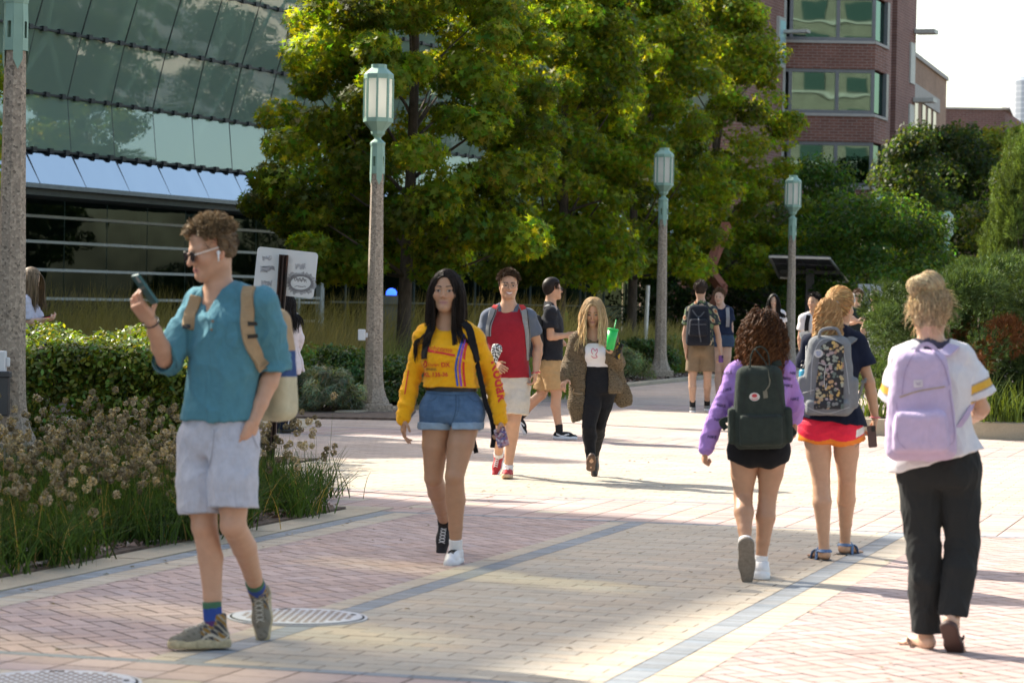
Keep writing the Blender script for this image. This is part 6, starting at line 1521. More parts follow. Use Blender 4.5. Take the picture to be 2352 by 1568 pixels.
# ------------------------------------------------------------ 2 the woman in the yellow sweatshirt
P = mkperson(d=15.72, base=(1046, 1290), label='woman with long black hair in a yellow cropped sweatshirt and denim shorts', sex='f', skin=(0.440, 0.252, 0.155), fwd=(-.10, -.99, 0), hf=(-.14, -.98, .06), brow=(.02, .015, .012), lip=(.43, .20, .165), s=1.0, headk=1.09,
    J=dict(head=(1025, 670), neck=(1026, 735, .02), shR=(973, 776, .02), shL=(1086, 774, -.02), elR=(947, 866, .05), wrR=(927, 960, -.02), elL=(1129, 862, .05), wrL=(1150, 965, -.06),
           hipR=(1005, 946), hipL=(1073, 946), knR=(996, 1097, .06), knL=(1044, 1094, -.10), anR=(1021, 1200, .62), anL=(1047, 1260, .0)),
    foot=dict(L=dict(f=np.array([-.22, -.97, -.02])), R=dict(f=np.array([-.12, -.34, -.93]), u=np.array([-.05, -.93, .34]))),
    hands=dict(R=dict(d=(.02, -.05, -1), n=(.9, .2, 0), curl=.30, thumb=1), L=dict(d=(.10, -.25, -.95), n=(-.85, -.1, -.2), curl=.75, thumb=-1)))
build_body(P); face_parts(P, iris=(.03, .015, .01))
M_yel = cloth('yellow_fleece', (.82, .40, .012), .05, bmp=.45, fold=8, sheen=.15)
sh, su, sv, sf = top(P, M_yel, 'cropped_sweatshirt', inf=.020, hem=.335, sleeve=2.0, sflare=.006, slinf=.017, crease=.009, seed=8, neck=.078, dn=.004, hemw=.028, belly=.012, freq=(10, 10, 24))
M_den, nt, b = nm('blue_denim'); co = objco(nt); nt.links.new(ramp(nt, mathn(nt, 'ADD', mathn(nt, 'MULTIPLY', noise(nt, 9, 3, .6, co), .8), mathn(nt, 'MULTIPLY', noise(nt, 260, 2, .6, co), .25)), [(.32, (.030, .075, .16)), (.62, (.085, .165, .29)), (.80, (.19, .28, .40))]), b.inputs['Base Color']); b.inputs['Roughness'].default_value = .9; bump(nt, b, noise(nt, 30, 3, .6, co), .4, .02)
so, ssu, _, _ = bottom(P, M_den, 'denim_shorts', inf=.012, upto=.25, flare=.012, waist=.34, crease=.005, seed=9)
M_cuff = cloth('denim_cuff', (.24, .33, .43), .12, bmp=.5)
def cuffs(P, A, sd): leg(P, A, sd, .019, upto=.30, flare=.014); A.plane(P.J['hip' + sd] + (P.J['kn' + sd] - P.J['hip' + sd]) * .145, (0, 0, 1), .004); A.plane(P.J['hip' + sd] + (P.J['kn' + sd] - P.J['hip' + sd]) * .262, (0, 0, -1), .006)
for sd in 'RL':
    A = vol(P); cuffs(P, A, sd); A.crease(.003, (20, 20, 20), 3); A.plane(P.hm + P.rt * (.0 if sd == 'R' else -.0), (-1 if (sd == 'R') == (P.rt[0] > 0) else 1, 0, 0), .004) ; Vt, F = A.mesh(); mesh_obj('cuff', Vt - P.base, F, M_cuff, so, True)
m_ds = plain('denim_stitch', (.04, .08, .15), .9)
pxstamp('fly_seam', m_ds, so, P.base, ssu, pxband([(1047, 905), (1047, 940), (1040, 966), (1033, 980)], 1.6) + pxband([(1054, 905), (1054, 935), (1048, 955)], .8) + pxband([(1005, 908), (996, 918), (985, 921)], 1.2) + pxband([(1075, 908), (1086, 920), (1102, 921)], 1.2) + pxband([(982, 903), (1040, 908), (1102, 903)], 1.2), .003)
mb = MB(); bz = P.hm[2] + (P.sm[2] - P.hm[2]) * .315; S_ = torso_secs(P, .020, bot=-.3); 
m_belt = MB(); ring = []
for t in np.linspace(0, 2 * math.pi, 41):
    w_, dp_ = np.interp(bz, [q[0] for q in S_], [q[3] for q in S_]), np.interp(bz, [q[0] for q in S_], [q[4] for q in S_]); cc_ = P.hm + (P.sm - P.hm) * .3; a_ = S_[2][5]; x_, y_ = w_ * math.cos(t), dp_ * math.sin(t); ring.append(np.array([cc_[0] + x_ * math.cos(a_) - y_ * math.sin(a_), cc_[1] + x_ * math.sin(a_) + y_ * math.cos(a_), bz]))
ribbon(m_belt, ring, [_n((q - cc_) * np.array([1, 1, 0])) for q in ring], .026, .004); m_belt.build('belt', M_black, so, off=P.base)
RED_P = plain('print_red', (.62, .03, .03), .8, 0, .05); BLU_P = plain('print_blue', (.03, .09, .42), .8, 0, .05); PUR_P = plain('print_purple', (.30, .07, .42), .8, 0, .05); GRY_P = plain('print_brown', (.24, .14, .04), .8, 0, .05)
st_ = lambda nm_, m_, pl: pxstamp(nm_, m_, sh, P.base, su, pl, .0035)
st_('print', RED_P, pxtext('achrome', 981, 803.5, 16.5, .10)); st_('print', RED_P, pxband([(976, 805), (1010, 810), (1045, 816.5)], 4.6))
st_('print', RED_P, pxtext('Daylight', 984, 839, 7.6, .03)); st_('print', RED_P, pxtext('DX', 1013, 842, 14, -.02, True) + pxband([(974, 838), (978, 828), (981, 838), (975, 843)], 2.4)); st_('print', GRY_P, pxtext('SPARES', 979, 850, 7.4, .02, True)); st_('print', RED_P, pxtext('XL 135-36', 973, 864, 13.0, .005, True))
for k_, (m_, x_) in enumerate(((BLU_P, 0), (PUR_P, 8.5), (RED_P, 17))): st_('stripe', m_, pxband([(1066 + x_ * .35, 768 + x_ * 1.2), (1055 + x_ * .75, 805), (1047.5 + x_ * .98, 838), (1048 + x_, 862), (1051 + x_, 887)], 4.6))
st_('print', RED_P, pxtext('Kodak', 1127, 828, 37, 1.385, True)); st_('print', RED_P, pxband([(939, 850), (934, 880), (930, 905)], 2.5, 10))
def hair_cap_long(P, col, **k): return hair_cap(P, col, .003, .062, -.07, amp=.001, freq=(120, 120, 10), side=.0, **k)
hair_cap_long(P, (.012, .008, .008))
def collide(P, m=1.0):
    C = P.J['head']; k = P.hk; r, f, u = hframe(P); A = np.array([.084, .084, .098]) * k * m
    return [(P.X(0, .115, -.03), np.array([.060, .095, .125]) * k * m), (P.X(0, -.012, .030), np.array([.080, .092, .092]) * k * m), (P.X(0, .0, -.06), np.array([.066, .072, .08]) * k), (P.sm - np.array([0, 0, .05]), np.array([.225 if not P.f else .20, .115, .115]) * P.s), (P.sm - np.array([0, 0, .18]), np.array([.19, .135, .2]) * P.s)]
Rt, Dn = scalp(P, 3000, 5, .046, -.05, .0, 1.06); r_, f_, u_ = hframe(P); lx = ((Rt - P.J['head']) @ r_)
part = Dn * .5 + r_ * np.sign(lx)[:, None] * .75 + u_ * .1 - f_ * .18
strands(P, 'long_hair', Rt, part, .43, 14, 1.0, .55, (.003, 2), .0030, (.022, .014, .010), .55, collide(P, 1.06), 6, lenvar=.12)
LF = plain('white_leather', (.74, .74, .76), .45, 0, .04); MS_w = plain('white_sole', (.70, .72, .76), .5); BKs = plain('black_suede', (.015, .015, .018), .8); MS_b = plain('black_sole', (.02, .02, .02), .6)
wsock = lambda V, a, d: np.tile(np.array([.75, .75, .75]), (len(V), 1))
shoe(P, 'L', LF, MS_w, 'low', 1.05, None, plain('black_lace', (.015, .015, .015), .9), (M_sock, wsock), 'sneaker', .030, .055)
shoe(P, 'R', BKs, MS_b, 'low', 1.05, None, M_lace, (M_sock, lambda V, a, d: np.tile(np.array([.015, .015, .015]), (len(V), 1))), 'sneaker', .020, .05)
bc = P.sm * .62 + P.hm * .38 - P.fwd * .16; root, BO_, bs, bc = bag(P, 'backpack', 'black backpack with loose dangling straps worn by the woman in yellow', bc, P.rt, (0, 0, 1), -P.fwd, .105, .17, .06, M_blk_strap)
o, Q = strap_px(P, su, [(1004, 742), (990, 756), (982, 775), (979, 800), (976, 824)], .048, .012, M_blk_strap, 'shoulder_strap', root, BO_)
o, Q = strap_px(P, su, [(1064, 742), (1078, 756), (1086, 790), (1095, 830), (1104, 868)], .046, .012, M_blk_strap, 'shoulder_strap', root, BO_)
mb = MB(); q = [Q[-1], at(1108, 890, P.d - .08), at(1117, 930, P.d - .06), at(1130, 965, P.d - .06), at(1134, 1000, P.d - .06), at(1131, 1028, P.d - .06)]; q = catmull(q, 24); ribbon(mb, q, [np.array([0.1, -1, 0])] * 24, .030, .003)
q = catmull([at(1083, 985, P.d + .14), at(1088, 1012, P.d + .14), at(1094, 1040, P.d + .14)], 8); ribbon(mb, q, [np.array([0, -1, 0])] * 8, .028, .003); mb.build('loose_strap', M_blk_strap, root, off=BO_)
m_fl, nt, b = nm('floral_case'); v = N(nt, 'TexVoronoi'); v.inputs['Scale'].default_value = 85; nt.links.new(objco(nt), v.inputs['Vector']); pk = N(nt, 'SeparateColor'); nt.links.new(v.outputs['Color'], pk.inputs[0]); nt.links.new(ramp(nt, pk.outputs[0], [(.2, (.10, .03, .05)), (.45, (.60, .52, .55)), (.7, (.35, .10, .12)), (.9, (.12, .10, .25))]), b.inputs['Base Color'])
wr = P.J['wrL']; phone('mobile_phone', 'purple and white floral phone in the lowered hand of the woman in yellow', at(1152, 1004, P.d - .13), at(1146, 985, P.d - .1) - at(1156, 1024, P.d - .16), (-.2, -1, .1), m_fl, .034, .062, .005, False)
mb = MB()
for t in range(2): c_ = P.J['wrL'] + np.array([.003, -.005, -.012 - .012 * t]); mb.tube([c_ + np.array([math.cos(a) * .029, math.sin(a) * .024, .004 * math.cos(a)]) for a in np.linspace(0, 6.283, 16)], .0028, 5)
mb.build('bracelet', plain('red_bead', (.35, .12, .12), .5), P.root, True, off=P.base)

# ------------------------------------------------------------ 3 the smiling man in the red raglan
P = mkperson(d=23.4, base=(1163, 1098), label='smiling man with glasses in a dark red tee shirt with grey sleeves', sex='m', skin=(0.546, 0.312, 0.202), fwd=(.04, -1, 0), hf=(.10, -.99, .02), brow=(.10, .06, .04), lip=(.48, .22, .20), s=1.0, stubble=.35,
    J=dict(head=(1168, 656), neck=(1168, 703, .02), shR=(1122, 729, .02), shL=(1213, 729), elR=(1110, 788, .04), wrR=(1133, 836, -.14), elL=(1236, 792, .05), wrL=(1231, 852, -.06),
           hipR=(1147, 880), hipL=(1190, 880), knR=(1150, 968, .10), knL=(1180, 966, -.08), anR=(1145, 1044, .50), anL=(1167, 1076, .0)),
    foot=dict(L=dict(f=np.array([-.12, -.98, .10])), R=dict(f=np.array([-.20, -.62, -.75]), u=np.array([-.1, -.75, .62]))),
    hands=dict(L=dict(d=(-.12, -.1, -1), n=(-.8, .1, -.2), curl=.7, thumb=-1), R=dict(d=(.4, -.4, -.2), n=(.4, .3, -.3), curl=.6, thumb=1)))
build_body(P); face_parts(P, iris=(.06, .05, .04), closed=.35, smile=1.0)
shR_, shL_ = P.J['shR'], P.J['shL']
def raglan(V):
    c = np.tile(np.array([.30, .010, .022]), (len(V), 1)); x = (V - P.sm) @ P.rt; z = V[:, 2] - P.sm[2]; lim = .185 - .085 * np.clip((z + .17) / .22, 0, 1); c[(np.abs(x) > lim)] = (.105, .125, .17)
    nb = P.J['neck']; rr_ = np.linalg.norm((V - nb - P.fwd * .015)[:, :2], axis=1); c[(rr_ < .098) & (V[:, 2] > nb[2] - .05)] = (.10, .12, .165); return c
M_tee = vcol('tee_jersey', .9, .35, 160, sheen=.1)
sh, su, _, _ = top(P, M_tee, 'raglan_tee', inf=.020, hem=.09, sleeve=.62, sflare=.018, crease=.009, seed=12, neck=.068, dn=.0, hemw=.020, belly=.01, paint=raglan, freq=(14, 14, 8))
M_cream = cloth('cream_twill', (.60, .53, .46), .06, bmp=.4)
bottom(P, M_cream, 'shorts', inf=.022, upto=.84, flare=.042, waist=.3, crease=.007, seed=13)
Mrs = plain('red_mesh', (.42, .02, .03), .7, 0, .15, 60); Mgs = plain('gum_sole', (.62, .42, .25), .6)
for sd in 'RL': shoe(P, sd, Mrs, Mgs if sd == 'L' else MS_w, 'low', 1.0, None, M_lace, (M_sock, wsock), 'running_shoe', .02, .035)
hair_cap(P, (.075, .045, .028), .014, .055, -.05, amp=.004, freq=(100, 100, 100)); tuft(P, 1700, .045, .030, (.003, 4), .0024, (.12, .075, .045), 6, rootc=(.06, .035, .02), mat=M_hairb)
def glasses(P, label, rad=.023, th=.0014, mat=None, lens=False):
    X = P.X; r_, f_, u_ = hframe(P); GO = X(0, .1, 0); g = empty('eyeglasses', GO, label, 'glasses'); mf = MB()
    for sx in (-1, 1):
        c_ = X(sx * .031, .100, -.004); mf.tube([c_ + r_ * rad * math.cos(a) + u_ * rad * .92 * math.sin(a) for a in np.linspace(0, 2 * math.pi, 20)], th, 5); mf.tube([X(sx * .054, .098, .006), X(sx * .080, -.005, .006)], th, 5)
    mf.tube([X(-.009, .103, .0), X(0, .108, .003), X(.009, .103, .0)], th, 5); mf.build('rim', mat or plain('thin_metal_rim', (.25, .18, .12), .3, .8), g, True, off=GO)
glasses(P, 'thin round metal glasses worn by the smiling man in dark red')
bc = (P.hm + P.sm) / 2 - P.fwd * .21; root, BO_, bs, bc = bag(P, 'backpack', 'grey backpack with red trimmed straps on the smiling man in dark red', bc, P.rt, (0, 0, 1), -P.fwd, .13, .22, .07, cloth('grey_nylon', (.16, .16, .17), .1))
m_gs = cloth('grey_strap', (.27, .27, .28), .1)
for pts in ([(1140, 703), (1131, 716), (1125, 742), (1123, 772)], [(1196, 703), (1205, 716), (1208, 745), (1212, 790), (1212, 826)]):
    o, Q = strap_px(P, su, pts, .055, .012, m_gs, 'shoulder_strap', root, BO_); mb = MB(); snap_strap(mb, su, [q + np.array([(.022 if pts[0][0] > 1170 else .022), 0, 0]) for q in Q], .008, .014, off=.002); mb.build('trim', M_black, root, off=BO_)
    mb2 = MB(); q2 = catmull(Q, 26)[:6]; snap_strap(mb2, su, q2, .050, .0145, n=8, off=.001); mb2.build('red_patch', plain('strap_red', (.55, .03, .03), .8), root, off=BO_)
mb = MB(); c_ = P.J['wrL'] + np.array([.0, -.005, -.012]); mb.tube([c_ + np.array([math.cos(a) * .036, math.sin(a) * .030, .004 * math.cos(a)]) for a in np.linspace(0, 6.283, 16)], .006, 5); mb.build('wristband', plain('red_band', (.65, .05, .08), .5), P.root, True, off=P.base)
m_ck, nt, b = nm('checked_cloth'); ck = N(nt, 'TexChecker'); nt.links.new(objco(nt, (1, 1, 1), (.3, .8, .2)), ck.inputs['Vector']); ck.inputs['Scale'].default_value = 62; ck.inputs['Color1'].default_value = (.7, .7, .7, 1); ck.inputs['Color2'].default_value = (.02, .02, .02, 1); nt.links.new(ck.outputs[0], b.inputs['Base Color'])
c_ = at(1133, 815, P.d - .22); v = Vol(c_ - .16, c_ + .16, .006); v.cone(c_ + np.array([.03, 0, .05]), c_ - np.array([.01, 0, .08]), .055, .035, 0, flat=((0, 1, 0), .6)); v.crease(.012, (30, 30, 30), 4); Vt, F = v.mesh(); o = mesh_obj('checked_cloth', Vt - c_, F, m_ck, None, True); o.location = c_; tag(o, 'black and white checked cloth carried between the yellow sleeve and the red tee shirt', 'cloth')

# ------------------------------------------------------------ 4 the man in the black polo
P = mkperson(d=30.2, base=(1288, 1008), label='man in a black polo and khaki shorts striding right behind the smiling man', sex='m', skin=(0.484, 0.280, 0.180), fwd=(.90, .30, 0), hf=(.93, .20, .03), brow=(.03, .02, .02), s=.98,
    J=dict(head=(1270, 664), neck=(1264, 699), shR=(1264, 720, -.17), shL=(1272, 720, .17), elR=(1264, 774, -.19), wrR=(1300, 770, -.14), elL=(1275, 775, .2), wrL=(1296, 790, .2),
           hipR=(1262, 842, -.08), hipL=(1262, 842, .08), knR=(1278, 904, -.09), knL=(1243, 906, .08), anR=(1285, 990, -.08), anL=(1199, 955, .12)),
    foot=dict(R=dict(f=np.array([1.0, -.12, 0])), L=dict(f=np.array([.5, 0, -.86]), u=np.array([.86, 0, .5]))), hands=dict(R=dict(d=(1, 0, .12), n=(0, .8, -.3), curl=.35, thumb=-1)))
build_body(P); sh, su, _, _ = top(P, cloth('black_pique', (.018, .019, .024), .1, sheen=.05), 'polo_shirt', inf=.020, hem=.12, sleeve=.62, sflare=.020, crease=.008, seed=15, neck=.066, dn=-.01, hemw=.02)
bottom(P, cloth('khaki_twill', (.42, .27, .13), .08, bmp=.4), 'shorts', inf=.022, upto=.86, flare=.036, waist=.3, crease=.007, seed=16)
bsock = lambda V, a, d: np.tile(np.array([.015, .015, .017]), (len(V), 1))
def vp(V, o, f, u, w): q = V - o; x, y, z = q @ f, q @ w, q @ u; c = np.tile(np.array([.018, .018, .02]), (len(V), 1)); c[(np.abs(z - .046 + .010 * np.sin(x * 45)) < .0075) & (x > -.03) & (x < .11)] = (.75, .75, .75); return c
for sd in 'RL': shoe(P, sd, M_canvas, MS_w, 'low', 1.05, vp, M_lace, (M_sock, bsock), 'sneaker', .022, .075)
hair_cap(P, (.018, .011, .009), .015, .055, -.075, amp=.002, freq=(80, 80, 30)); tuft(P, 1000, .02, .03, (.001, 2), .0028, (.022, .013, .010), 7, up=-.5, stiff=.4, grav=.6)
glasses(P, 'dark rimmed glasses on the man in the black polo', .022, .0022, M_black)
bc = (P.hm * .42 + P.sm * .58) - P.fwd * .20 + np.array([0, -.03, 0]); root, BO_, bs, bc = bag(P, 'backpack', 'black backpack on the man in the black polo', bc, P.rt, (0, 0, 1), -P.fwd, .15, .24, .085, cloth('black_nylon', (.028, .030, .032), .1), pocket=(-.07, .12, .03, .8))
mb = MB(); q = P.J['shR'] + np.array([-.02, .04, .07]); snap_strap(mb, su, [q - P.fwd * .12 + np.array([0, .02, 0]), q, q + P.fwd * .08 - np.array([0, 0, .04])], .055, .012, n=12); mb.build('shoulder_strap', cloth('grey_strap', (.2, .2, .2)), root, off=BO_)

# ------------------------------------------------------------ 5 the blonde woman in the cardigan
P = mkperson(d=23.4, base=(1360, 1104), label='blonde woman in a knitted taupe cardigan looking down with a green cup', sex='f', skin=(0.563, 0.336, 0.223), fwd=(0, -1, 0), hf=(-.06, -.93, -.33), brow=(.22, .14, .08), lip=(.50, .20, .22), s=.98, headk=1.04,
    J=dict(head=(1362, 716), neck=(1364, 760, .03), shR=(1325, 781, .02), shL=(1402, 779, .02), elR=(1308, 829, .04), wrR=(1300, 869, -.08), elL=(1420, 833, .03), wrL=(1411, 812, -.19),
           hipR=(1364, 888), hipL=(1393, 888), knR=(1353, 978, -.10), knL=(1376, 974, .08), anR=(1357, 1056, -.04), anL=(1366, 1046, .42)),
    foot=dict(R=dict(f=np.array([.02, -.80, .60]), u=np.array([0, .6, .8])), L=dict(f=np.array([0, -.45, -.89]), u=np.array([0, -.89, .45]))),
    hands=dict(R=dict(d=(-.25, -.6, -.55), n=(.4, .2, -.5), curl=.35, thumb=1), L=dict(d=(-.35, -.35, .75), n=(-.6, .5, -.2), curl=.85, thumb=1)))
build_body(P); face_parts(P, closed=.95)
M_wh = cloth('white_rib', (.78, .74, .76), .04, bmp=.2)
tk, tsu, _, _ = top(P, M_wh, 'tank_top', inf=.007, hem=.40, sleeve=0, crease=.003, seed=17, neck=.092, dn=.055, hemw=.0, belly=0)
m_pk = plain('print_pink', (.60, .05, .16), .8); pxstamp('print', m_pk, tk, P.base, tsu, pxband([(1361, 813), (1358, 806), (1362, 800), (1367, 806), (1371, 801), (1372, 808), (1368, 814), (1372, 820), (1363, 821), (1358, 817)], 1.5, 24), .003)
bottom(P, cloth('black_denim', (.016, .016, .019), .15, bmp=.3), 'jeans', inf=.008, upto=2.0, flare=.0, waist=.44, crease=.004, seed=18, hemcut=False)
M_boot = plain('black_leather', (.018, .016, .017), .35); sl = plain('brown_sole', (.10, .05, .03), .6)
for sd in 'RL': shoe(P, sd, M_boot, sl, 'high', 1.0, None, M_black, None, 'ankle_boot', .030)
mk, nt, b = nm('chunky_knit'); co = objco(nt); wv = N(nt, 'TexWave'); wv.bands_direction = 'Z'; wv.inputs['Scale'].default_value = 22; wv.inputs['Distortion'].default_value = 4; wv.inputs['Detail Scale'].default_value = 6; nt.links.new(co, wv.inputs['Vector'])
v = N(nt, 'TexVoronoi'); v.inputs['Scale'].default_value = 75; nt.links.new(objco(nt, (1, 1, 1.6)), v.inputs['Vector']); nt.links.new(ramp(nt, v.outputs['Distance'], [(.0, (.30, .22, .135)), (.55, (.20, .145, .085)), (.9, (.07, .05, .03))]), b.inputs['Base Color']); b.inputs['Roughness'].default_value = .95; bump(nt, b, mathn(nt, 'ADD', mathn(nt, 'MULTIPLY', v.outputs['Distance'], -1), wv.outputs['Fac']), .9, .012)
def cardi(V):
    fw = P.fwd
    def pz(px, py, dd=0): return at(px, py, P.d + dd)
    ch = lambda pts, rr, fl: V.chain([pz(*q) for q in pts], rr, .03, flat=fl)
    ch([(1337, 800, .02), (1333, 860, -.02), (1332, 930, -.03), (1336, 1000, -.02)], [.085, .095, .105, .055], ((0, 1, 0), .75))
    ch([(1400, 800, .03), (1407, 860, .05), (1424, 900, .08), (1434, 918, .09)], [.080, .090, .085, .080], ((0, 1, 0), .55))
    ch([(1345, 860, .13), (1350, 930, .13), (1350, 990, .10)], [.10, .10, .05], ((0, 1, 0), .4)); ch([(1395, 860, .13), (1400, 905, .14)], [.10, .09], ((0, 1, 0), .4))
    c_ = pz(1371, 900, -.17); c2 = pz(1368, 800, -.17)
    V.box((c_ + np.array([0, -.08, -.26])), (.098, .20, .50), ((1, 0, 0), (0, 1, 0), (0, 0, 1)), .03, .015, 'sub'); V.box((c2 + np.array([0, -.06, .06])), (.088, .16, .22), ((1, 0, 0), (0, 1, 0), (0, 0, 1)), .03, .015, 'sub')
    V.plane(pz(1440, 935, 0), _n((.30, 0, -1)) , .006)
cd, csu, _, _ = top(P, mk, 'cardigan', inf=.026, hem=-1.30, sleeve=1.95, slinf=.024, sflare=.010, crease=.006, seed=19, neck=.086, dn=.055, hemw=.0, extra=cardi)
pxstamp('pocket', plain('knit_edge', (.33, .24, .15), .95), cd, P.base, csu, pxband([(1319, 893), (1318, 902), (1346, 904), (1346, 895)], 2.2), .006)
hair_cap(P, (.62, .44, .24), .004, .060, -.07, amp=.002, freq=(120, 120, 10), side=.0, mat=M_hairb)
Rt, Dn = scalp(P, 2600, 8, .046, -.05, .0, 1.05); r_, f_, u_ = hframe(P); lx = ((Rt - P.J['head']) @ r_)
strands(P, 'long_hair', Rt, Dn * .5 + r_ * np.sign(lx)[:, None] * .9 + u_ * .15 - f_ * .1, .33, 13, 1.0, .62, (.010, 8), .0034, (.92, .73, .46), .25, collide(P, 1.10), 9, lenvar=.2, mat=M_hairb, rootc=(.66, .48, .27))
m_gr = plain('green_plastic', (.02, .50, .10), .35, 0, .03); a_, b_ = at(1401, 803, P.d - .30), at(1408, 757, P.d - .30); ax = _n(b_ - a_)
def cyl(mb, a, b, ra, rb, n=24, m=0): mb.tube([a, b], [ra, rb], n, m)
root = empty('tumbler_cup', a_, 'bright green tumbler with lid and straw in the blonde woman\'s hand', 'cup'); mb = MB(); cyl(mb, a_, b_, .033, .047); mb.build('cup', m_gr, root, True, off=a_)
mb = MB(); cyl(mb, b_ - ax * .003, b_ + ax * .008, .051, .051); cyl(mb, b_ + ax * .007, b_ + ax * .012, .045, .040); mb.build('lid', m_gr, root, False, off=a_); mb = MB(); cyl(mb, b_ - ax * .1, b_ + ax * .012 + (at(1415, 737, P.d - .3) - b_) * 1.0 * 1.0, .0042, .0042, 8); mb.build('straw', m_gr, root, True, off=a_)
m_bf, nt, b = nm('butterfly_case'); v = N(nt, 'TexVoronoi'); v.inputs['Scale'].default_value = 50; nt.links.new(objco(nt), v.inputs['Vector']); pk = N(nt, 'SeparateColor'); nt.links.new(v.outputs['Color'], pk.inputs[0]); nt.links.new(ramp(nt, pk.outputs[0], [(.45, (.015, .015, .02)), (.55, (.75, .45, .02)), (.75, (.015, .015, .02))]), b.inputs['Base Color'])
phone('mobile_phone', 'black and yellow phone in a pale case beside the green cup', at(1420, 806, P.d - .24), at(1425, 790, P.d - .24) - at(1414, 822, P.d - .24), (-.75, -.65, 0), m_bf, .036, .070, .006)
# ------------------------------------------------------------ 6-8 the three women seen from behind on the right
P = mkperson(d=15.1, base=(1738, 1328), label='curly haired woman in a purple sweatshirt and black shorts seen from behind', sex='f', skin=(0.440, 0.248, 0.155), fwd=(.05, 1, 0), hf=(.12, .99, 0), brow=(.03, .02, .01), s=.93, headk=1.03,
    J=dict(head=(1752, 768), neck=(1748, 822, 0), shL=(1693, 858), shR=(1800, 852), elL=(1650, 945, .02), wrL=(1621, 1030, .04), elR=(1824, 918, .05), wrR=(1826, 962, .16),
           hipL=(1710, 1034), hipR=(1776, 1034), knL=(1707, 1142), knR=(1763, 1140, .02), anL=(1712, 1248, -.18), anR=(1748, 1286, 0)),
    foot=dict(R=dict(f=np.array([.08, .99, 0])), L=dict(f=np.array([.08, .36, -.93]), u=np.array([0, .93, .36]))),
    hands=dict(L=dict(d=(-.1, .2, -1), n=(.9, .1, 0), curl=1.1, thumb=-1), R=dict(d=(.05, .1, -1), n=(-.9, .2, 0), curl=.5, thumb=1)))
build_body(P)
M_pur = cloth('purple_fleece', (.37, .22, .58), .05, bmp=.45, fold=8)
sh, su, _, _ = top(P, M_pur, 'sweatshirt', inf=.024, hem=.30, sleeve=2.0, slinf=.020, sflare=.004, crease=.009, seed=22, neck=.070, dn=-.03, hemw=.02, freq=(10, 10, 20))
bottom(P, cloth('black_jersey', (.013, .013, .015), .1), 'shorts', inf=.010, upto=.20, flare=.006, waist=.40, crease=.002, seed=23)
mt = plain('print_dark_purple', (.05, .03, .10), .8)
for (x, y, a_, z_) in ((1671, 897, -.25, 9), (1656, 930, .1, 9), (1649, 962, 0.15, 9), (1634, 1002, .1, 9), (1791, 836, .08, 10), (1809, 884, .1, 9), (1822, 856, .1, 9), (1824, 916, 0, 9), (1806, 868, .1, 9), (1672, 858, -.2, 9), (1700, 870, -.2, 9), (1792, 868, .05, 9)):
    pxstamp('print', mt, sh, P.base, su, pxtext('NIKE', x - 9, y + 3, z_, a_, True), .003)
hair_cap(P, (.035, .018, .010), .016, .06, -.07, amp=.006, freq=(60, 60, 60), side=.0)
Rt, Dn = scalp(P, 1700, 10, .05, -.06, .03, 1.1)
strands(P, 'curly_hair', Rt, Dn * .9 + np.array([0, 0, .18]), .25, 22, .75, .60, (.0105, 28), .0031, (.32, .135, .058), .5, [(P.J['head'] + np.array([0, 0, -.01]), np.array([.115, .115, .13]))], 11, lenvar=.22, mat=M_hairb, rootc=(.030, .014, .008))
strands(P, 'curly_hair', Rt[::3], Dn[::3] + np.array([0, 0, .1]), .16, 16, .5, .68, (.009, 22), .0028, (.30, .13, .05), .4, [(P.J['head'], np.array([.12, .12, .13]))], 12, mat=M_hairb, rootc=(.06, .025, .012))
w_ = lambda V, a, d: np.tile(np.array([.75, .75, .76]), (len(V), 1)); gs = plain('grey_tread', (.20, .17, .14), .7, 0, .2, 60)
shoe(P, 'R', LF, MS_w, 'low', 1.38, None, None, (M_sock, w_), 'sneaker', .034, .02); shoe(P, 'L', LF, gs, 'low', 1.22, None, None, (M_sock, w_), 'sneaker', .012, .03)
# the bag: dark green, square with a front pocket
def rbag(P, name, label, px, w, h, dp, mat, out, paint=None, up=(0, 0, 1), **k):
    c = at(px[0], px[1], P.d + px[2]); o_ = _n(-P.fwd + np.array([0, 0, 0])); return bag(P, name, label, c, np.cross(np.asarray(up, float), o_), up, o_, w, h, dp, mat, paint, **k)
M_olive = cloth('dark_green_canvas', (.033, .042, .036), .12, bmp=.4)
def kx(V, c, r, u, o):
    V.box(c + o * .075 - u * .125, (.118, .030, .085), (r, o, u), .02, .010); V.box(c - r * .158 - u * .10, (.02, .07, .10), (r, o, u), .02, .01); V.box(c + r * .158 - u * .10, (.02, .07, .10), (r, o, u), .02, .01)
root, BO_, bs, bc = rbag(P, 'backpack', 'dark green square backpack on the curly haired woman', (1745, 935, -.17), .150, .232, .085, M_olive, 1, up=_n((-.04, 0, 1)), taper=(.16, .35), extra=kx)
dk = plain('bag_seam', (.014, .018, .016), .8); S2 = lambda nm_, m_, pl, l=.003: pxstamp(nm_, m_, root, BO_, bs, pl, l)
S2('zip', dk, pxband([(1707, 955), (1760, 958), (1802, 950)], 4, 10)); S2('zip', dk, pxband([(1718, 850), (1712, 900), (1706, 950)], 2.4) + pxband([(1775, 850), (1788, 900), (1803, 945)], 2.4)); S2('zip', dk, pxband([(1690, 1008), (1745, 1016), (1800, 1008)], 1.6))
c1 = plain('badge_white', (.6, .58, .55), .6); S2('badge', c1, [[(1733 + 12 * math.cos(a), 911 + 9.5 * math.sin(a)) for a in np.linspace(0, 6.1, 20)]], .004); S2('badge', plain('badge_red', (.5, .05, .06), .6), [[(1733 + 6.5 * math.cos(a), 908.5 + 4.6 * math.sin(a)) for a in np.linspace(0, 6.1, 12)]] + pxband([(1725, 915), (1733, 918), (1741, 914)], 1.6, 8), .005)
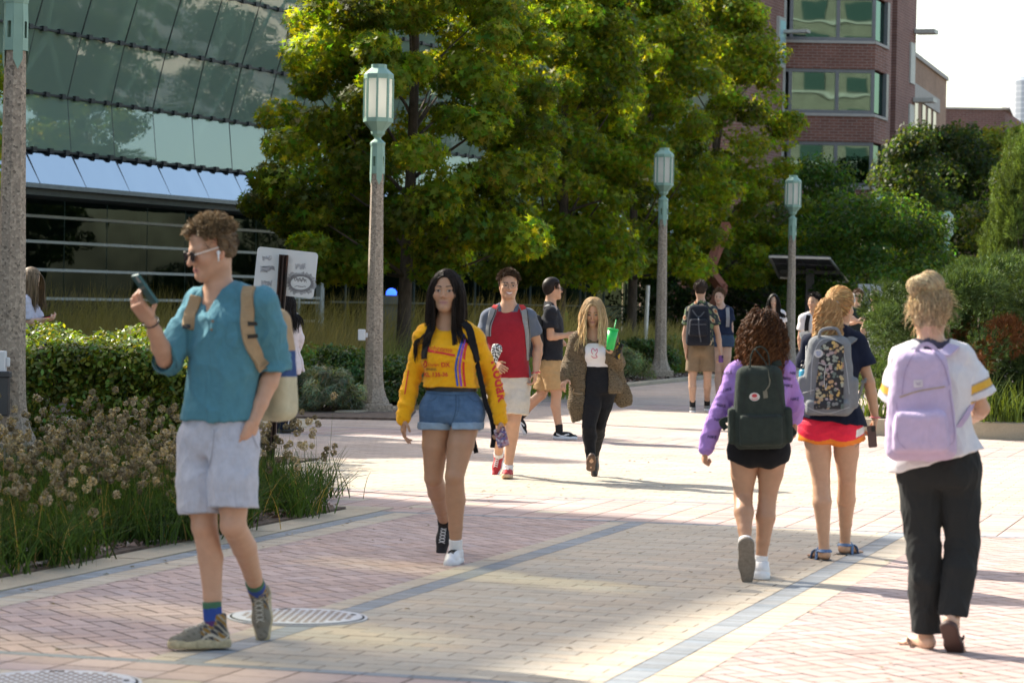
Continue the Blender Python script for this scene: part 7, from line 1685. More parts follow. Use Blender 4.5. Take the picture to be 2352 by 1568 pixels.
S2('key_tag', plain('khaki_leather', (.16, .15, .11), .7), [[(1752, 898), (1762, 897), (1764, 913), (1754, 915)]] + pxband([(1765, 850), (1768, 880), (1758, 898)], 3), .006)
mb = MB(); q = [at(*z) for z in ((1722, 845, P.d - .2), (1728, 808, P.d - .19), (1748, 796, P.d - .19), (1764, 812, P.d - .19), (1768, 848, P.d - .2))]; mb.tube(catmull(q, 16), .0045, 6); q = [at(*z) for z in ((1733, 800, P.d - .235), (1760, 835, P.d - .27), (1770, 870, P.d - .28))]; mb.tube(catmull(q, 12), .004, 6); mb.build('grab_handle', M_olive, root, True, off=BO_)
for pts in ([(1668, 985), (1658, 968), (1684, 960)], [(1815, 985), (1826, 998), (1812, 978)], [(1765, 852), (1778, 838), (1795, 832)]): mb = MB(); q = catmull([at(a, b, P.d - .13) for a, b in pts], 10); ribbon(mb, q, [np.array([0, -1, .1])] * 10, .034, .004); mb.build('shoulder_strap', M_olive, root, off=BO_)

P = mkperson(d=16.3, base=(1892, 1284), label='woman with a ginger ponytail in a navy tee shirt and neon pink shorts', sex='f', skin=(0.528, 0.320, 0.209), fwd=(.12, .99, 0), hf=(.55, .83, 0), brow=(.2, .1, .05), s=.97,
    J=dict(head=(1930, 706), neck=(1926, 758, 0), shL=(1863, 792, -.02), shR=(1968, 790, .02), elR=(1997, 878, .0), wrR=(2010, 958, .04), elL=(1846, 872, .08), wrL=(1848, 950, .14),
           hipL=(1875, 982), hipR=(1943, 982), knL=(1886, 1103), knR=(1945, 1101, .10), anL=(1893, 1256, 0), anR=(1941, 1243, .42)),
    foot=dict(L=dict(f=np.array([-.28, .96, 0]), bare=1), R=dict(f=np.array([.55, .83, -.06]), bare=1)),
    hands=dict(R=dict(d=(-.03, .1, -1), n=(-.9, .1, 0), curl=.7, thumb=1), L=dict(d=(0, .1, -1), n=(.9, 0, 0), curl=.5, thumb=-1)))
build_body(P)
top(P, cloth('navy_jersey', (.012, .016, .034), .08), 'tee_shirt', inf=.020, hem=.07, sleeve=.60, sflare=.024, crease=.009, freq=(14, 14, 8), seed=25, neck=.068, dn=-.03, hemw=.03, tilt=(-.12, 0))
def spaint(V):
    z = V[:, 2]; c = np.tile(np.array([.78, .015, .055]), (len(V), 1)); zt = P.hm[2] - .073; x = (V - P.hm) @ P.rt
    for sx in (-1, 1): e = zt + .022 * (np.abs(np.abs(x) - .075) / .09) ** 2; 
    c[(z < e - .004)] = (.85, .24, .02); c[(z < e + .05) & (x > .150) & (z > e + .005)] = (.8, .78, .75); return c
bottom(P, vcol('running_nylon', .6, .3, 60), 'shorts', inf=.020, upto=.235, flare=.024, waist=.34, crease=.006, seed=26, paint=spaint)
hair_cap(P, (.46, .26, .10), .012, .055, -.06, amp=.003, freq=(90, 90, 60), side=.0, mat=M_hairb); r_, f_, u_ = hframe(P); tb_ = P.X(0, -.10, .045)
Rt, Dn = scalp(P, 900, 13, .05, -.05, .0, 1.1); strands(P, 'hair_locks', Rt, Dn * .2 + 4 * np.cross(Dn, np.cross(tb_ - Rt, Dn)), .14, 9, 1.0, .5, (.005, 6), .0026, (.74, .48, .22), .3, [(P.X(0, -.012, .032), np.array([.086, .105, .100]))], 13, mat=M_hairb, flow=lambda p, t: (tb_ - p) / (np.linalg.norm(tb_ - p, axis=1, keepdims=True) + .03))
rg = np.random.default_rng(14); n_ = 1100; dd_ = rg.normal(size=(n_, 3)); dd_ /= np.linalg.norm(dd_, axis=1, keepdims=True); tb0 = at(1902, 708, P.d - .10)
strands(P, 'ponytail', tb0 + dd_ * np.array([.055, .04, .065]), dd_ * .8 + np.array([-.25, -.1, .1]), .25, 22, 1.0, .66, (.015, 22), .0034, (.88, .64, .36), .35, [(P.J['head'], np.array([.08, .09, .10]))], 15, lenvar=.35, mat=M_hairb, rootc=(.66, .40, .17))
m_bd, nt, b = nm('paisley_band'); v = N(nt, 'TexVoronoi'); v.inputs['Scale'].default_value = 110; nt.links.new(objco(nt), v.inputs['Vector']); nt.links.new(ramp(nt, v.outputs['Distance'], [(.3, (.10, .09, .09)), (.6, (.50, .44, .38))]), b.inputs['Base Color'])
mb = MB(); rg_ = [P.X(.090 * math.cos(a), -.012 + .112 * math.sin(a) * 1.0, .048 + .030 * math.sin(a)) for a in np.linspace(0, 2 * math.pi, 30)]; ribbon(mb, rg_, [_n(q - P.X(0, -.01, .04)) for q in rg_], .045, .006); mb.build('headband', m_bd, P.root, off=P.base)
m_sd = plain('sandal_blue', (.10, .18, .34), .7, 0, .3, 80); 
def sandal(P, sd, sm, stm, thong=False):
    fd = footframe(P, sd); f, u = fd['f'], fd['u']; w = np.cross(f, u); a = P.J['an' + sd]; o = a - u * .078 * P.s; V = Vol(o - .27, o + .27, .006)
    V.cone(o - f * .028 - u * .006, o + f * .09 - u * .006, .040, .038, 0); V.cone(o + f * .09 - u * .006, o + f * .165 - u * .006, .043, .034, .02); V.plane(o + u * .006, u, .003); V.plane(o - u * .022, -u, .003)
    Vt, F = V.mesh(); so = mesh_obj('sandal' if not thong else 'flip_flop', Vt - P.base, F, sm, P.root, True); mb = MB()
    if thong: paths = [(.12, .0, .02), (.09, 1, .035), (.05, 1.15, .008)], [(.12, .0, .02), (.09, -1, .035), (.05, -1.15, .008)]
    else: paths = [(.02, 1.1, .0), (.02, .9, .05), (-.025, .9, .055), (-.045, 0, .055), (-.025, -.9, .055), (.02, -.9, .05), (.02, -1.1, .0)], [(.10, 1.15, .0), (.09, .8, .045), (.09, -.8, .045), (.10, -1.15, .0)], [(.02, 1.1, .0), (.05, .6, .065), (.05, -.6, .065), (.02, -1.1, .0)]
    for pp in paths: q = catmull([o + f * x + w * y * .038 + u * z for x, y, z in pp], 18); ribbon(mb, q, [_n(p_ - o - f * .03 - u * .01) for p_ in q], .021 if not thong else .016, .004)
    mb.build('strap', stm, so, off=P.base)
for sd in 'LR': sandal(P, sd, M_black, m_sd)
m_flw, nt, b = nm('floral_nylon'); v = N(nt, 'TexVoronoi'); v.inputs['Scale'].default_value = 42; nt.links.new(objco(nt), v.inputs['Vector']); v2 = N(nt, 'TexVoronoi'); v2.inputs['Scale'].default_value = 24; nt.links.new(objco(nt), v2.inputs['Vector']); pk = N(nt, 'SeparateColor'); nt.links.new(v2.outputs['Color'], pk.inputs[0])
fc = ramp(nt, pk.outputs[0], [(0, (.30, .18, .16)), (.25, (.55, .36, .10)), (.5, (.35, .38, .30)), (.75, (.10, .14, .12)), (1, (.40, .30, .30))]); nt.links.new(mixc(nt, ramp(nt, v.outputs['Distance'], [(.42, 1.0), (.5, 0.0)]), (.018, .018, .020), fc), b.inputs['Base Color']); b.inputs['Roughness'].default_value = .7
M_gn = cloth('grey_bag_nylon', (.20, .21, .22), .08, bmp=.35)
def gx(V, c, r, u, o):
    for s_ in (-1, 1): V.box(c + r * s_ * .150 - u * .10, (.030, .060, .095), (r, o, u), .025, .015)
    V.box(c + o * .08 - u * .19, (.13, .03, .045), (r, o, u), .025, .02)
root, BO_, bs, bc = rbag(P, 'backpack', 'grey backpack with a dark floral front panel on the woman in pink shorts', (1903, 862, -.19), .155, .240, .085, M_gn, 1, taper=(.22, .4), extra=gx)
S2('front_panel', m_flw, grid_poly(lambda a, b_: ((1868 + 70 * a) + (18 - 34 * a) * (1 - b_) * .5 + 8 * (1 - b_), 795 + 144 * b_ - 12 * math.sin(3.1 * a) * (1 - b_)), 12, 18), .008)
S2('badge', c1, [[(1880 + 10.5 * math.cos(a), 812 + 9.5 * math.sin(a)) for a in np.linspace(0, 6.1, 18)]], .012); S2('badge', plain('badge_blue', (.12, .2, .42), .6), pxband([(1874, 809), (1885, 808)], 1.6, 4) + pxband([(1875, 813), (1886, 812)], 1.6, 4) + pxband([(1876, 817), (1884, 816)], 1.4, 4), .014)
lg = plain('grey_cord', (.5, .5, .5), .7); mb = MB()
for pts in ([(1897, 838), (1893, 870), (1897, 895), (1899, 880)], [(1897, 838), (1880, 833)], [(1897, 838), (1915, 836)], [(1846, 903), (1870, 895)], [(1856, 795), (1850, 828), (1844, 845)]): mb.tube(catmull([bs.ray(EYE, _n(at(a, b_, 10) - EYE), .012)[0] if bs.ray(EYE, _n(at(a, b_, 10) - EYE), .012)[0] is not None else at(a, b_, P.d - .3) for a, b_ in pts], 12), .0022, 5)
mb.build('cord', lg, root, off=BO_)
zp = plain('pale_piping', (.33, .34, .35), .6); S2('zip', zp, pxband([(1862, 905), (1866, 830), (1880, 788), (1903, 778), (1930, 790), (1942, 832), (1950, 905)], 2.2, 40), .004); S2('zip', zp, pxband([(1848, 925), (1865, 940), (1905, 948), (1950, 935)], 2, 20), .004)
mb = MB(); q = catmull([at(a, b_, P.d - .21) for a, b_ in ((1880, 778), (1888, 758), (1920, 755), (1933, 778))], 14); mb.tube(q, .010, 8); mb.build('grab_handle', M_gn, root, True, off=BO_)
for pts in ([(1868, 795), (1852, 778), (1846, 765)], [(1938, 790), (1960, 775), (1972, 768)]): mb = MB(); q = catmull([at(a, b_, P.d - .08 + .05 * i) for i, (a, b_) in enumerate(pts)], 10); ribbon(mb, q, [np.array([0, -1, .6])] * 10, .06, .012); mb.build('shoulder_strap', M_gn, root, off=BO_)
mb = MB(); q = catmull([at(a, b_, P.d - .05) for a, b_ in ((1962, 935), (1975, 905), (1982, 880), (1990, 868))], 12); ribbon(mb, q, [np.array([.3, -1, 0])] * 12, .018, .003); mb.obox(at(1984, 876, P.d - .055), (.016, 0, 0), (0, .006, 0), (0, 0, .008)); mb.build('webbing', M_gn, root, off=BO_)
bt = at(1848, 852, P.d - .16); o = empty('water_bottle', bt, 'dark bottle with a light blue collar in the side pocket of the grey floral backpack', 'bottle'); mb = MB(); mb.ring([(-.10, .034), (.0, .034), (.012, .026)], 16); mb.build('bottle', plain('blue_bottle', (.05, .30, .45), .3), o, True); mb = MB(); mb.ring([(.012, .027), (.034, .027), (.04, .02)], 16); mb.tube([(-.02, 0, .04), (-.018, 0, .06), (.018, 0, .06), (.02, 0, .04)], .004, 6); mb.build('lid', M_black, o, True)
phone('mobile_phone', 'phone held low in the right hand of the woman in pink shorts', at(2003, 1002, P.d - .05), at(2002, 985, P.d) - at(2005, 1022, P.d), (.2, -1, 0), plain('brown_case', (.09, .05, .045), .5), .026, .066, .005)
mb = MB(); c_ = P.J['wrR']; mb.tube([c_ + np.array([math.cos(a) * .031, math.sin(a) * .027, 0]) for a in np.linspace(0, 6.283, 16)], .004, 5); mb.build('bracelet', plain('coral_band', (.7, .15, .2), .5), P.root, True, off=P.base)
pxstamp('tattoo', plain('tattoo_ink', (.16, .17, .18), .7), P.body, P.base, P.surf, pxband([(1964, 1026), (1972, 1018), (1980, 1006)], 1.3, 8) + pxband([(1964, 1016), (1974, 1022), (1984, 1034)], 1.3, 8), .001)

P = mkperson(d=12.1, base=(2135, 1486), label='woman with a messy blond bun in a white tee shirt and wide dark trousers', sex='f', skin=(0.581, 0.368, 0.259), fwd=(.14, .99, 0), hf=(.25, .97, -.15), brow=(.3, .2, .1), s=1.0,
    J=dict(head=(2137, 722), neck=(2138, 790, 0), shL=(2080, 828, -.02), shR=(2207, 824, .02), elR=(2256, 938, .02), wrR=(2232, 962, .26), elL=(2058, 940, .05), wrL=(2085, 965, .26),
           hipL=(2116, 1072), hipR=(2194, 1070), knL=(2121, 1268, 0), knR=(2212, 1255, -.02), anL=(2127, 1450, .02), anR=(2188, 1416, -.10)),
    foot=dict(L=dict(f=np.array([-.42, .9, 0]), bare=1), R=dict(f=np.array([.30, .62, -.72]), u=np.array([.2, .62, .75]), bare=1)),
    hands=dict(R=dict(d=(-.3, .9, .3), n=(0, 0, -1), curl=.4, thumb=1), L=dict(d=(.3, .9, .3), n=(0, 0, -1), curl=.4, thumb=-1)))
build_body(P)
def tp(V):
    c = np.tile(np.array([.72, .70, .73]), (len(V), 1)); nb = P.J['neck']
    for sd in 'LR':
        a, e = P.J['sh' + sd], P.J['el' + sd]; d = _n(e - a); t = (V - a) @ d / np.linalg.norm(e - a); x = np.abs((V - P.sm) @ P.rt); m_ = (t > .50) & (t < .66) & (x > .17); c[m_] = (.72, .42, .06); c[(np.abs(t - .50) < .012) & (x > .17)] = (.25, .25, .28); c[(np.abs(t - .66) < .012) & (x > .17)] = (.25, .25, .28)
    rr_ = np.linalg.norm((V - nb)[:, :2], axis=1); c[(rr_ < .088) & (V[:, 2] > nb[2] - .05)] = (.05, .05, .08); return c
top(P, vcol('white_slub', .9, .5, 120, var=.04), 'tee_shirt', inf=.026, hem=.06, sleeve=.80, sflare=.036, crease=.010, freq=(15, 15, 8), seed=28, neck=.082, dn=-.03, hemw=.035, paint=tp, tilt=(.30, 0), belly=.01)
def wide(P, A, sd):
    J = P.J; b = P.J['hip' + sd], J['kn' + sd], J['an' + sd]; e = b[2] + (b[2] - b[1]) * (.02 if sd == 'L' else -.02); leg(P, A, sd, .014, upto=1.9); A.chain([b[0], (b[0] + b[1]) / 2, b[1], b[1] * .5 + e * .5, e], [.110, .090, .076, .072, .072], .02); A.plane(e, (0, 0, -1), .006)
bottom(P, cloth('charcoal_marl', (.026, .028, .029), .35, bmp=.5, streak=(90, 90, 6)), 'wide_trousers', inf=.020, upto=2.0, waist=.30, crease=.009, seed=29, legs=wide, freq=(11, 11, 3), hemcut=False)
m_ff = plain('leather_brown', (.06, .03, .025), .6); sandal(P, 'L', plain('worn_footbed', (.28, .20, .17), .6), m_ff, True); sandal(P, 'R', m_ff, m_ff, True)
hair_cap(P, (.62, .49, .32), .018, .055, -.075, amp=.007, freq=(26, 26, 80), side=.0, mat=M_hairb, cvar=.3)
rg = np.random.default_rng(17); n_ = 1300; dd_ = rg.normal(size=(n_, 3)); dd_ /= np.linalg.norm(dd_, axis=1, keepdims=True); bc_ = at(2126, 655, P.d - .05); V = Vol(bc_ - .12, bc_ + .12, .005); V.ell(bc_, (.082, .060, .040), None, 0); V.crease(.008, (60, 60, 60), 5); Vt, F = V.mesh(); mesh_obj('hair_bun', Vt - P.base, F, M_hairb, P.root, True, col=np.tile(np.array([.66, .52, .33]), (len(Vt), 1)))
tan_ = np.cross(dd_, np.array([.2, .9, .3])); strands(P, 'bun_locks', bc_ + dd_ * np.array([.085, .062, .048]), tan_ * .9, .075, 10, 1.0, .30, (.003, 6), .0030, (.78, .63, .42), .3, [(bc_, np.array([.078, .056, .043]))], 18, mat=M_hairb, flow=lambda p, t: (lambda c: c / (np.linalg.norm(c, axis=1, keepdims=True) + 1e-6))(np.cross(p - bc_, np.array([.25, .9, .35])) - .25 * (p - bc_)))
Rt, Dn = scalp(P, 2600, 19, .05, -.07, .0, 1.20); strands(P, 'hair_locks', Rt[::2], np.cross(Dn, np.cross(bc_ - Rt, Dn))[::2] * 9 + Dn[::2] * .03, .042, 8, .0, .95, (.005, 4), .0024, (.74, .60, .40), .3, [], 19, mat=M_hairb, rootc=(.60, .47, .31))
strands(P, 'loose_wisps', Rt[::14], Dn[::14] + np.array([.4, -.2, -.5]), .06, 8, .3, .8, (.008, 4), .0012, (.70, .55, .36), .3, (), 20, mat=M_hairb)
mb = MB(); c_ = P.J['neck'] * .75 + P.J['head'] * .25; mb.tube([c_ + np.array([math.cos(a) * .064, math.sin(a) * .064, .006 * math.sin(a) - .02]) for a in np.linspace(0, 6.283, 22)], .003, 6); mb.build('necklace', M_black, P.root, True, off=P.base)
M_lil = cloth('lilac_canvas', (.52, .42, .60), .05, bmp=.35)
lt_ = _n((.055, 0, 1))
root, BO_, bs, bc = rbag(P, 'backpack', 'lilac backpack with a small white patch slung on the woman with the bun', (2114, 930, -.20), .158, .245, .085, M_lil, 1, up=_n((-.03, 0, 1)), taper=(.30, .35), pocket=(-.115, .092, .040, .78), seed=8)
S2('zip', plain('brass_zip', (.42, .30, .16), .4, .6), pxband([(2066, 912), (2110, 898), (2170, 888)], 2.6, 20), .004); sl_ = plain('lilac_seam', (.34, .26, .42), .8)
S2('seam', sl_, pxband([(2060, 925), (2062, 1005), (2080, 1030)], 1.4, 20) + pxband([(2180, 895), (2192, 1000), (2180, 1022)], 1.4, 20) + pxband([(2072, 905), (2080, 850), (2105, 808), (2135, 803), (2165, 835), (2180, 885)], 1.6, 30), .003)
S2('label_patch', plain('patch_white', (.66, .60, .66), .8), [[(2098, 873), (2119, 872), (2120, 889), (2099, 890)]], .004); S2('label_patch', sl_, pxband([(2103, 878), (2109, 881), (2115, 877)], 1.6, 8) + pxband([(2104, 884), (2115, 883)], 1.2, 5), .006)
for pts, w_ in (([(2155, 812, -.22), (2170, 812, -.15), (2184, 800, -.09), (2192, 795, -.02)], .052), ([(2090, 825, -.22), (2082, 812, -.16), (2078, 800, -.08)], .052)): mb = MB(); q = catmull([at(a, b_, P.d + e_) for a, b_, e_ in pts], 12); ribbon(mb, q, [_n((0, -1, .8))] * 12, w_, .010); mb.build('shoulder_strap', M_lil, root, off=BO_)
mb = MB(); q = catmull([at(a, b_, P.d - .22) for a, b_ in ((2100, 830), (2108, 800), (2130, 790), (2152, 806), (2165, 835))], 16); ribbon(mb, q, [np.array([0, -1, .3])] * 16, .018, .005); mb.build('grab_handle', M_lil, root, off=BO_)
mb = MB(); q = catmull([at(a, b_, P.d + e_) for a, b_, e_ in ((2198, 985, -.12), (2222, 950, -.10), (2238, 915, .0), (2240, 900, .06))], 12); ribbon(mb, q, [np.array([.5, -1, 0])] * 12, .026, .004); mb.build('webbing', M_lil, root, off=BO_)

# ------------------------------------------------------------ 9-17 people farther off
def far(d, base, label, sex, skin, fwd, hf, J, shirt, pants, hair, s=.98, tee=.6, upto=.8, hem=.1, shoes=(.1, .1, .1), foot=None, hands=None, sp=None, arms='RL', long=0, hp={}, wide_=0, bhem=.12, sock=None):
    ft = foot or {k: dict(f=np.array([fwd[0], fwd[1], 0.0])) for k in 'RL'}; hd = hands or {k: dict(d=(0, 0, -1), n=(-1 if (k == 'R') else 1) * np.cross(_n(fwd), (0, 0, 1)), curl=.4, thumb=1 if k == 'R' else -1) for k in 'RL'}
    P = mkperson(d=d, base=base, label=label, sex=sex, skin=skin, fwd=fwd, hf=hf, brow=tuple(np.array(hair) * .8), s=s, J=J, foot=ft, hands=hd, arms=arms); build_body(P)
    sh = top(P, shirt if not callable(shirt) else vcol('printed_shirt', .9, .3, 100), 'shirt', inf=.020, hem=hem, sleeve=tee, sflare=.016 if tee else 0, crease=.007, seed=int(d * 7), hemw=.02, paint=shirt if callable(shirt) else None, neck=.07 if tee else .09, dn=.0 if tee else .03)
    bt = bottom(P, pants, 'trousers' if upto > 1.5 else 'shorts', inf=.018, upto=upto, flare=.03 if upto < 1.5 else wide_, waist=.28, crease=.005, seed=int(d * 5), hemcut=upto < 1.5)
    m = plain('shoe_%d' % (shoes[0] * 100 + shoes[2] * 1000), shoes, .6)
    for k in 'RL': shoe(P, k, m, MS_w if shoes[0] > .05 else MS_b, 'low', 1.0, None, None, sock, 'shoe', .02, .09)
    hair_cap(P, hair, **dict(dict(thick=.014, front=.056, low=-.055, amp=.004, side=.0), **hp))
    if long: Rt, Dn = scalp(P, 900, int(d), .046, -.05, .0, 1.05); lx = (Rt - P.J['head']) @ hframe(P)[0]; strands(P, 'long_hair', Rt, Dn * .5 + hframe(P)[0] * np.sign(lx)[:, None] * .8, long, 10, 1.0, .6, (.005, 3), .005, hair, .3, collide(P, 1.05), 6, lenvar=.15)
    else: tuft(P, 500, .02, .03, (.002, 3), .004, tuple(np.array(hair) * 1.5), 5)
    return P, sh
def hawaii(V):
    n = np.sin(V @ np.array([38, 22, 31])) + np.sin(V @ np.array([-29, 41, 17])) + np.sin(V @ np.array([15, -33, 44])); c = np.tile(np.array([.030, .040, .045]), (len(V), 1)); c[n > .9] = (.42, .36, .24); c[n > 1.7] = (.30, .12, .06); c[n < -1.0] = (.14, .20, .10); return c
m_kh = cloth('olive_khaki', (.22, .165, .11), .08); m_ds2 = cloth('dark_denim', (.045, .07, .12), .15); m_nv = cloth('navy_cotton', (.018, .026, .055), .1); m_w2 = cloth('white_cotton', (.68, .66, .68), .05); m_bk = cloth('dark_cotton', (.03, .03, .035), .1)
P, _ = far(38.5, (1608, 948), 'man in a dark floral shirt and khaki shorts walking away with a black backpack', 'm', (.50, .32, .23), (.06, 1, 0), (.1, 1, 0),
    dict(head=(1609, 666), neck=(1610, 694, 0), shL=(1585, 715), shR=(1636, 715), elR=(1649, 768), wrR=(1655, 808, -.08), elL=(1573, 768), wrL=(1576, 805), hipL=(1597, 802), hipR=(1624, 802), knL=(1590, 868), knR=(1625, 868), anL=(1591, 934, 0), anR=(1624, 930, .25)),
    hawaii, m_kh, (.035, .022, .016), upto=.78, shoes=(.22, .22, .22), sock=(M_sock, bsock))
m_bn = cloth('black_blue_nylon', (.018, .021, .030), .15); root, BO_, bs, bc = bag(P, 'backpack', 'black hiking backpack on the man in the floral shirt', at(1604, 747, 38.5 - .24), (1, 0, 0), (0, 0, 1), -P.fwd, .175, .29, .11, m_bn, taper=(.25, .4), pocket=(-.03, .12, .05, .75)); S2('strap', plain('webbing_grey', (.07, .08, .10), .8), pxband([(1590, 712), (1604, 728), (1618, 716)], 3, 10) + pxband([(1604, 728), (1606, 760), (1610, 785)], 3, 10) + pxband([(1588, 745), (1622, 745)], 2, 5), .01)
phone('mobile_phone', 'purple phone low in the hand of the man in the floral shirt', at(1656, 824, 38.3), (0, 0, 1), (.5, -1, 0), plain('purple_case', (.12, .05, .22), .5), .036, .05, .006)
P, _ = far(41, (1660, 938), 'woman in a navy tee shirt and denim shorts facing us beside the floral shirt man', 'f', (.55, .36, .27), (.1, -1, 0), (-.25, -.97, 0),
    dict(head=(1652, 682), neck=(1656, 702, 0), shR=(1641, 715), shL=(1675, 715), elR=(1638, 750, .05), wrR=(1640, 780, -.05), elL=(1680, 751), wrL=(1678, 784), hipR=(1650, 782), hipL=(1668, 782), knR=(1650, 850), knL=(1668, 850), anR=(1650, 920), anL=(1668, 918)),
    m_nv, m_ds2, (.13, .08, .045), upto=.22, hem=.2, hp=dict(thick=.012, low=-.05)); mb = MB(); q = at(1654, 668, 41.06); mb.tube([q, q + np.array([0, .02, .03])], .035, 10); mb.build('hair_bun', plain('brown_hair', (.12, .075, .045)), P.root, True, off=P.base)
mb = MB(); q = catmull([at(1671, 706, 40.86), at(1672, 730, 40.82), at(1671, 750, 40.86)], 8); ribbon(mb, q, [np.array([0, -1, 0])] * 8, .055, .012); mb.build('bag_strap', cloth('heather_strap', (.30, .30, .32)), P.root, off=P.base)
far(47, (1780, 907), 'woman with long black hair in a white tee shirt behind the curly haired woman', 'f', (.55, .37, .27), (0, -1, 0), (-.1, -1, 0),
    dict(head=(1777, 691), neck=(1780, 709, 0), shR=(1765, 721), shL=(1797, 721), elR=(1760, 752), wrR=(1763, 780, -.05), elL=(1801, 752), wrL=(1799, 782), hipR=(1772, 782), hipL=(1790, 782), knR=(1772, 842), knL=(1790, 842), anR=(1772, 895), anL=(1790, 895)),
    m_w2, m_bk, (.012, .009, .008), upto=2.0, long=.42, hem=.15)
far(38, (1868, 955), 'dark haired man in a white tee shirt half hidden behind the ginger ponytail', 'm', (.50, .31, .21), (-.3, -1, 0), (-.55, -.85, 0),
    dict(head=(1869, 694), neck=(1871, 718, 0), shR=(1846, 733), shL=(1892, 733), elR=(1838, 777), wrR=(1842, 815), elL=(1898, 778), wrL=(1896, 818), hipR=(1858, 818), hipL=(1882, 818), knR=(1858, 886), knL=(1882, 886), anR=(1858, 944), anL=(1882, 944)),
    m_w2, m_bk, (.014, .010, .009), upto=.8)
mb = MB(); q = catmull([at(1857, 724, 37.86), at(1853, 745, 37.84), at(1852, 770, 37.86)], 8); ribbon(mb, q, [np.array([-.2, -1, 0])] * 8, .06, .012); bo = mb.build('shoulder_strap', M_blk_strap, None, off=at(1853, 745, 37.86)); bo.name = 'messenger_bag_strap'; bo.location = at(1853, 745, 37.86); tag(bo, 'black strap across the shoulder of the dark haired man in white', 'bag strap')
far(46, (1968, 915), 'man with folded arms in a dark football jersey before the notice board', 'm', (.58, .37, .27), (0, -1, 0), (-.1, -1, 0),
    dict(head=(1970, 682), neck=(1968, 702, 0), shR=(1951, 713), shL=(1988, 713), elR=(1948, 744, 0), wrR=(1972, 738, -.26), elL=(1991, 744, 0), wrL=(1966, 735, -.24), hipR=(1960, 782), hipL=(1978, 782), knR=(1960, 842), knL=(1978, 842), anR=(1960, 902), anL=(1978, 902)),
    cloth('black_jersey_teal', (.018, .03, .035), .1), m_bk, (.11, .065, .04), upto=.8, hands=dict(R=dict(d=(1, -.1, .1), n=(0, 1, 0), curl=.3, thumb=1), L=dict(d=(-1, -.1, .1), n=(0, 1, 0), curl=.3, thumb=-1)))
P, _ = far(43, (2016, 927), 'person in a white tank top and white cap walking away beside the pine', 'm', (.55, .35, .25), (-.2, 1, 0), (-.75, .65, 0),
    dict(head=(2012, 688), neck=(2012, 709, 0), shL=(1996, 724), shR=(2036, 724), elL=(1982, 757), wrL=(1990, 790, .1), elR=(2040, 760), wrR=(2042, 795), hipL=(2006, 800), hipR=(2027, 800), knL=(2008, 862), knR=(2024, 862), anL=(2012, 917), anR=(2024, 914)),
    m_w2, cloth('white_shorts', (.6, .6, .6)), (.1, .07, .05), tee=0, upto=.6, hp=dict(thick=.004))
X = P.X; r_, f_, u_ = hframe(P); V = Vol(X(0, 0, 0) - .2, X(0, 0, 0) + .22, .008); g_ = (r_, f_, u_); V.ell(X(0, -.012, .045), np.array([.096, .115, .090]), g_, 0); V.plane(X(0, 0, .035), -u_, .005); V.box(X(0, -.15, .045), (.05, .045, .006), g_, .005, .01); Vt, F = V.mesh(); cp = mesh_obj('baseball_cap', Vt - X(0, 0, 0), F, plain('cap_white', (.62, .64, .68), .8), None, True); cp.location = X(0, 0, 0); tag(cp, 'white cap worn backwards by the person in the white tank top', 'cap')
P, _ = far(27.6, (62, 1015), 'woman with long ash blond hair behind the hedge looking at a red phone', 'f', (.58, .39, .29), (.80, -.55, 0), (.88, -.25, -.38),
    dict(head=(72, 642), neck=(66, 676, 0), shR=(57, 696, -.14), shL=(74, 696, .14), elR=(64, 741, -.18), wrR=(96, 735, -.24), elL=(90, 740, .12), wrL=(103, 731, -.04), hipR=(58, 800, -.08), hipL=(66, 800, .08), knR=(60, 900, -.08), knL=(68, 900, .08), anR=(60, 985, -.08), anL=(68, 985, .08)),
    cloth('lavender_shirt', (.50, .50, .62), .06), m_bk, (.24, .17, .11), tee=.9, upto=2.0, long=.36, hands=dict(R=dict(d=(1, -.1, .1), n=(0, .4, 1), curl=.5, thumb=-1), L=dict(d=(.9, -.3, .1), n=(0, -.2, 1), curl=.4, thumb=1)))
phone('mobile_phone', 'red phone held by the woman behind the hedge', at(110, 727, 27.4), (1, -.2, .25), (0, .3, -1), plain('red_case', (.60, .02, .02), .5), .034, .068, .005)
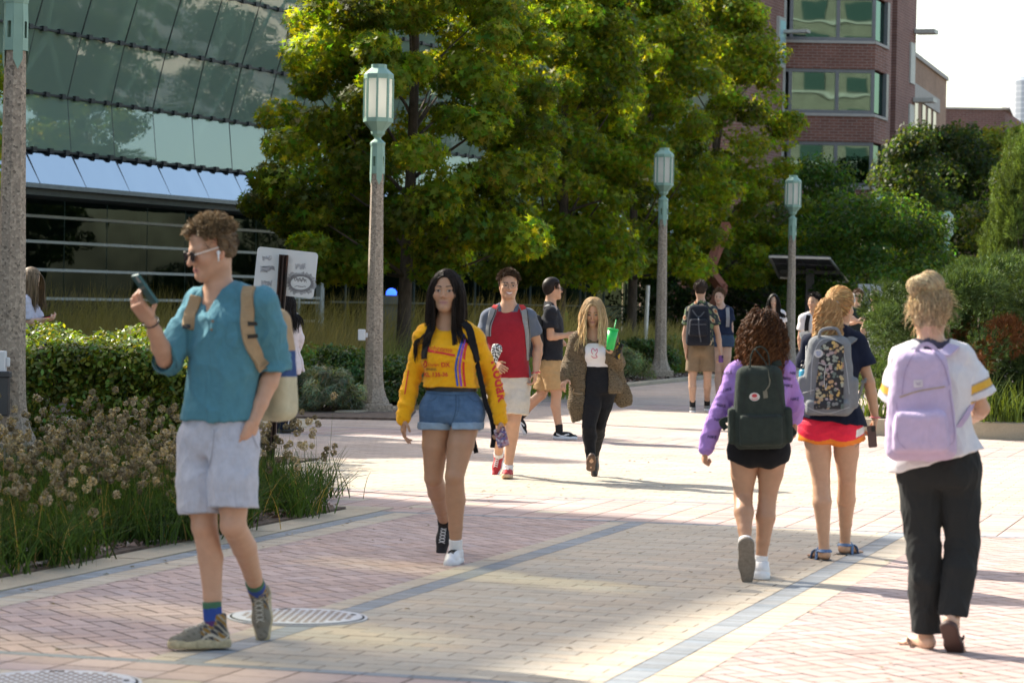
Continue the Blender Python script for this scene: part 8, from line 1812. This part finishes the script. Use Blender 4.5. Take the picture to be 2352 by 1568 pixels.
P, _ = far(30.5, (652, 996), 'black haired woman in a long white cardigan mostly hidden behind the phone man', 'f', (.55, .37, .27), (.35, .93, 0), (.3, .95, 0),
    dict(head=(656, 690), neck=(657, 714, 0), shL=(640, 728, -.04), shR=(674, 730, .04), elR=(687, 776, .05), wrR=(680, 803, .15), elL=(632, 775), wrL=(634, 815), hipL=(643, 846), hipR=(662, 846), knL=(645, 908), knR=(660, 908), anL=(645, 980), anR=(658, 976)),
    cloth('white_knit', (.66, .60, .62), .05), cloth('navy_track', (.014, .018, .04), .1), (.014, .010, .009), tee=2.0, upto=2.0, long=.34, hem=-.12, foot=dict(L=dict(f=np.array([.5, .8, 0])), R=dict(f=np.array([.8, .5, 0]))), shoes=(.04, .03, .03), wide_=.012)
V = Vol(P.base - .5, P.base + np.array([.6, .5, 1.4]), .012); V.chain([at(672, 800, 30.5), at(682, 830, 30.5), at(698, 852, 30.5)], [.075, .060, .02], .03, flat=((0, 1, 0), .4)); Vt, F = V.mesh(); mesh_obj('cardigan_tail', Vt - P.base, F, cloth('white_knit', (.66, .60, .62)), P.root, True)
mb = MB(); q = catmull([at(672, 870, 30.36), at(670, 930, 30.34), at(662, 975, 30.36)], 10); ribbon(mb, q, [np.array([.3, -1, 0])] * 10, .012, .003); mb.build('side_stripe', m_w2, P.root, off=P.base)
mb = MB(); q = catmull([at(664, 712, 30.32), at(668, 745, 30.30), at(660, 790, 30.32)], 8); ribbon(mb, q, [np.array([0, -1, 0])] * 8, .035, .006); mb.build('bag_strap', M_blk_strap, P.root, off=P.base)
far(60, (1286, 853), 'distant person in a green top glimpsed between the polo and the blonde hair', 'f', (.5, .33, .24), (-.2, -1, 0), (-.5, -.85, 0),
    dict(head=(1284, 700), neck=(1285, 713, 0), shR=(1274, 722), shL=(1298, 722), elR=(1272, 745), wrR=(1274, 765), elL=(1300, 745), wrL=(1299, 765), hipR=(1280, 770), hipL=(1292, 770), knR=(1280, 815), knL=(1292, 815), anR=(1280, 847), anL=(1292, 847)),
    cloth('green_cotton', (.12, .26, .06), .1), m_bk, (.10, .06, .04), upto=2.0)
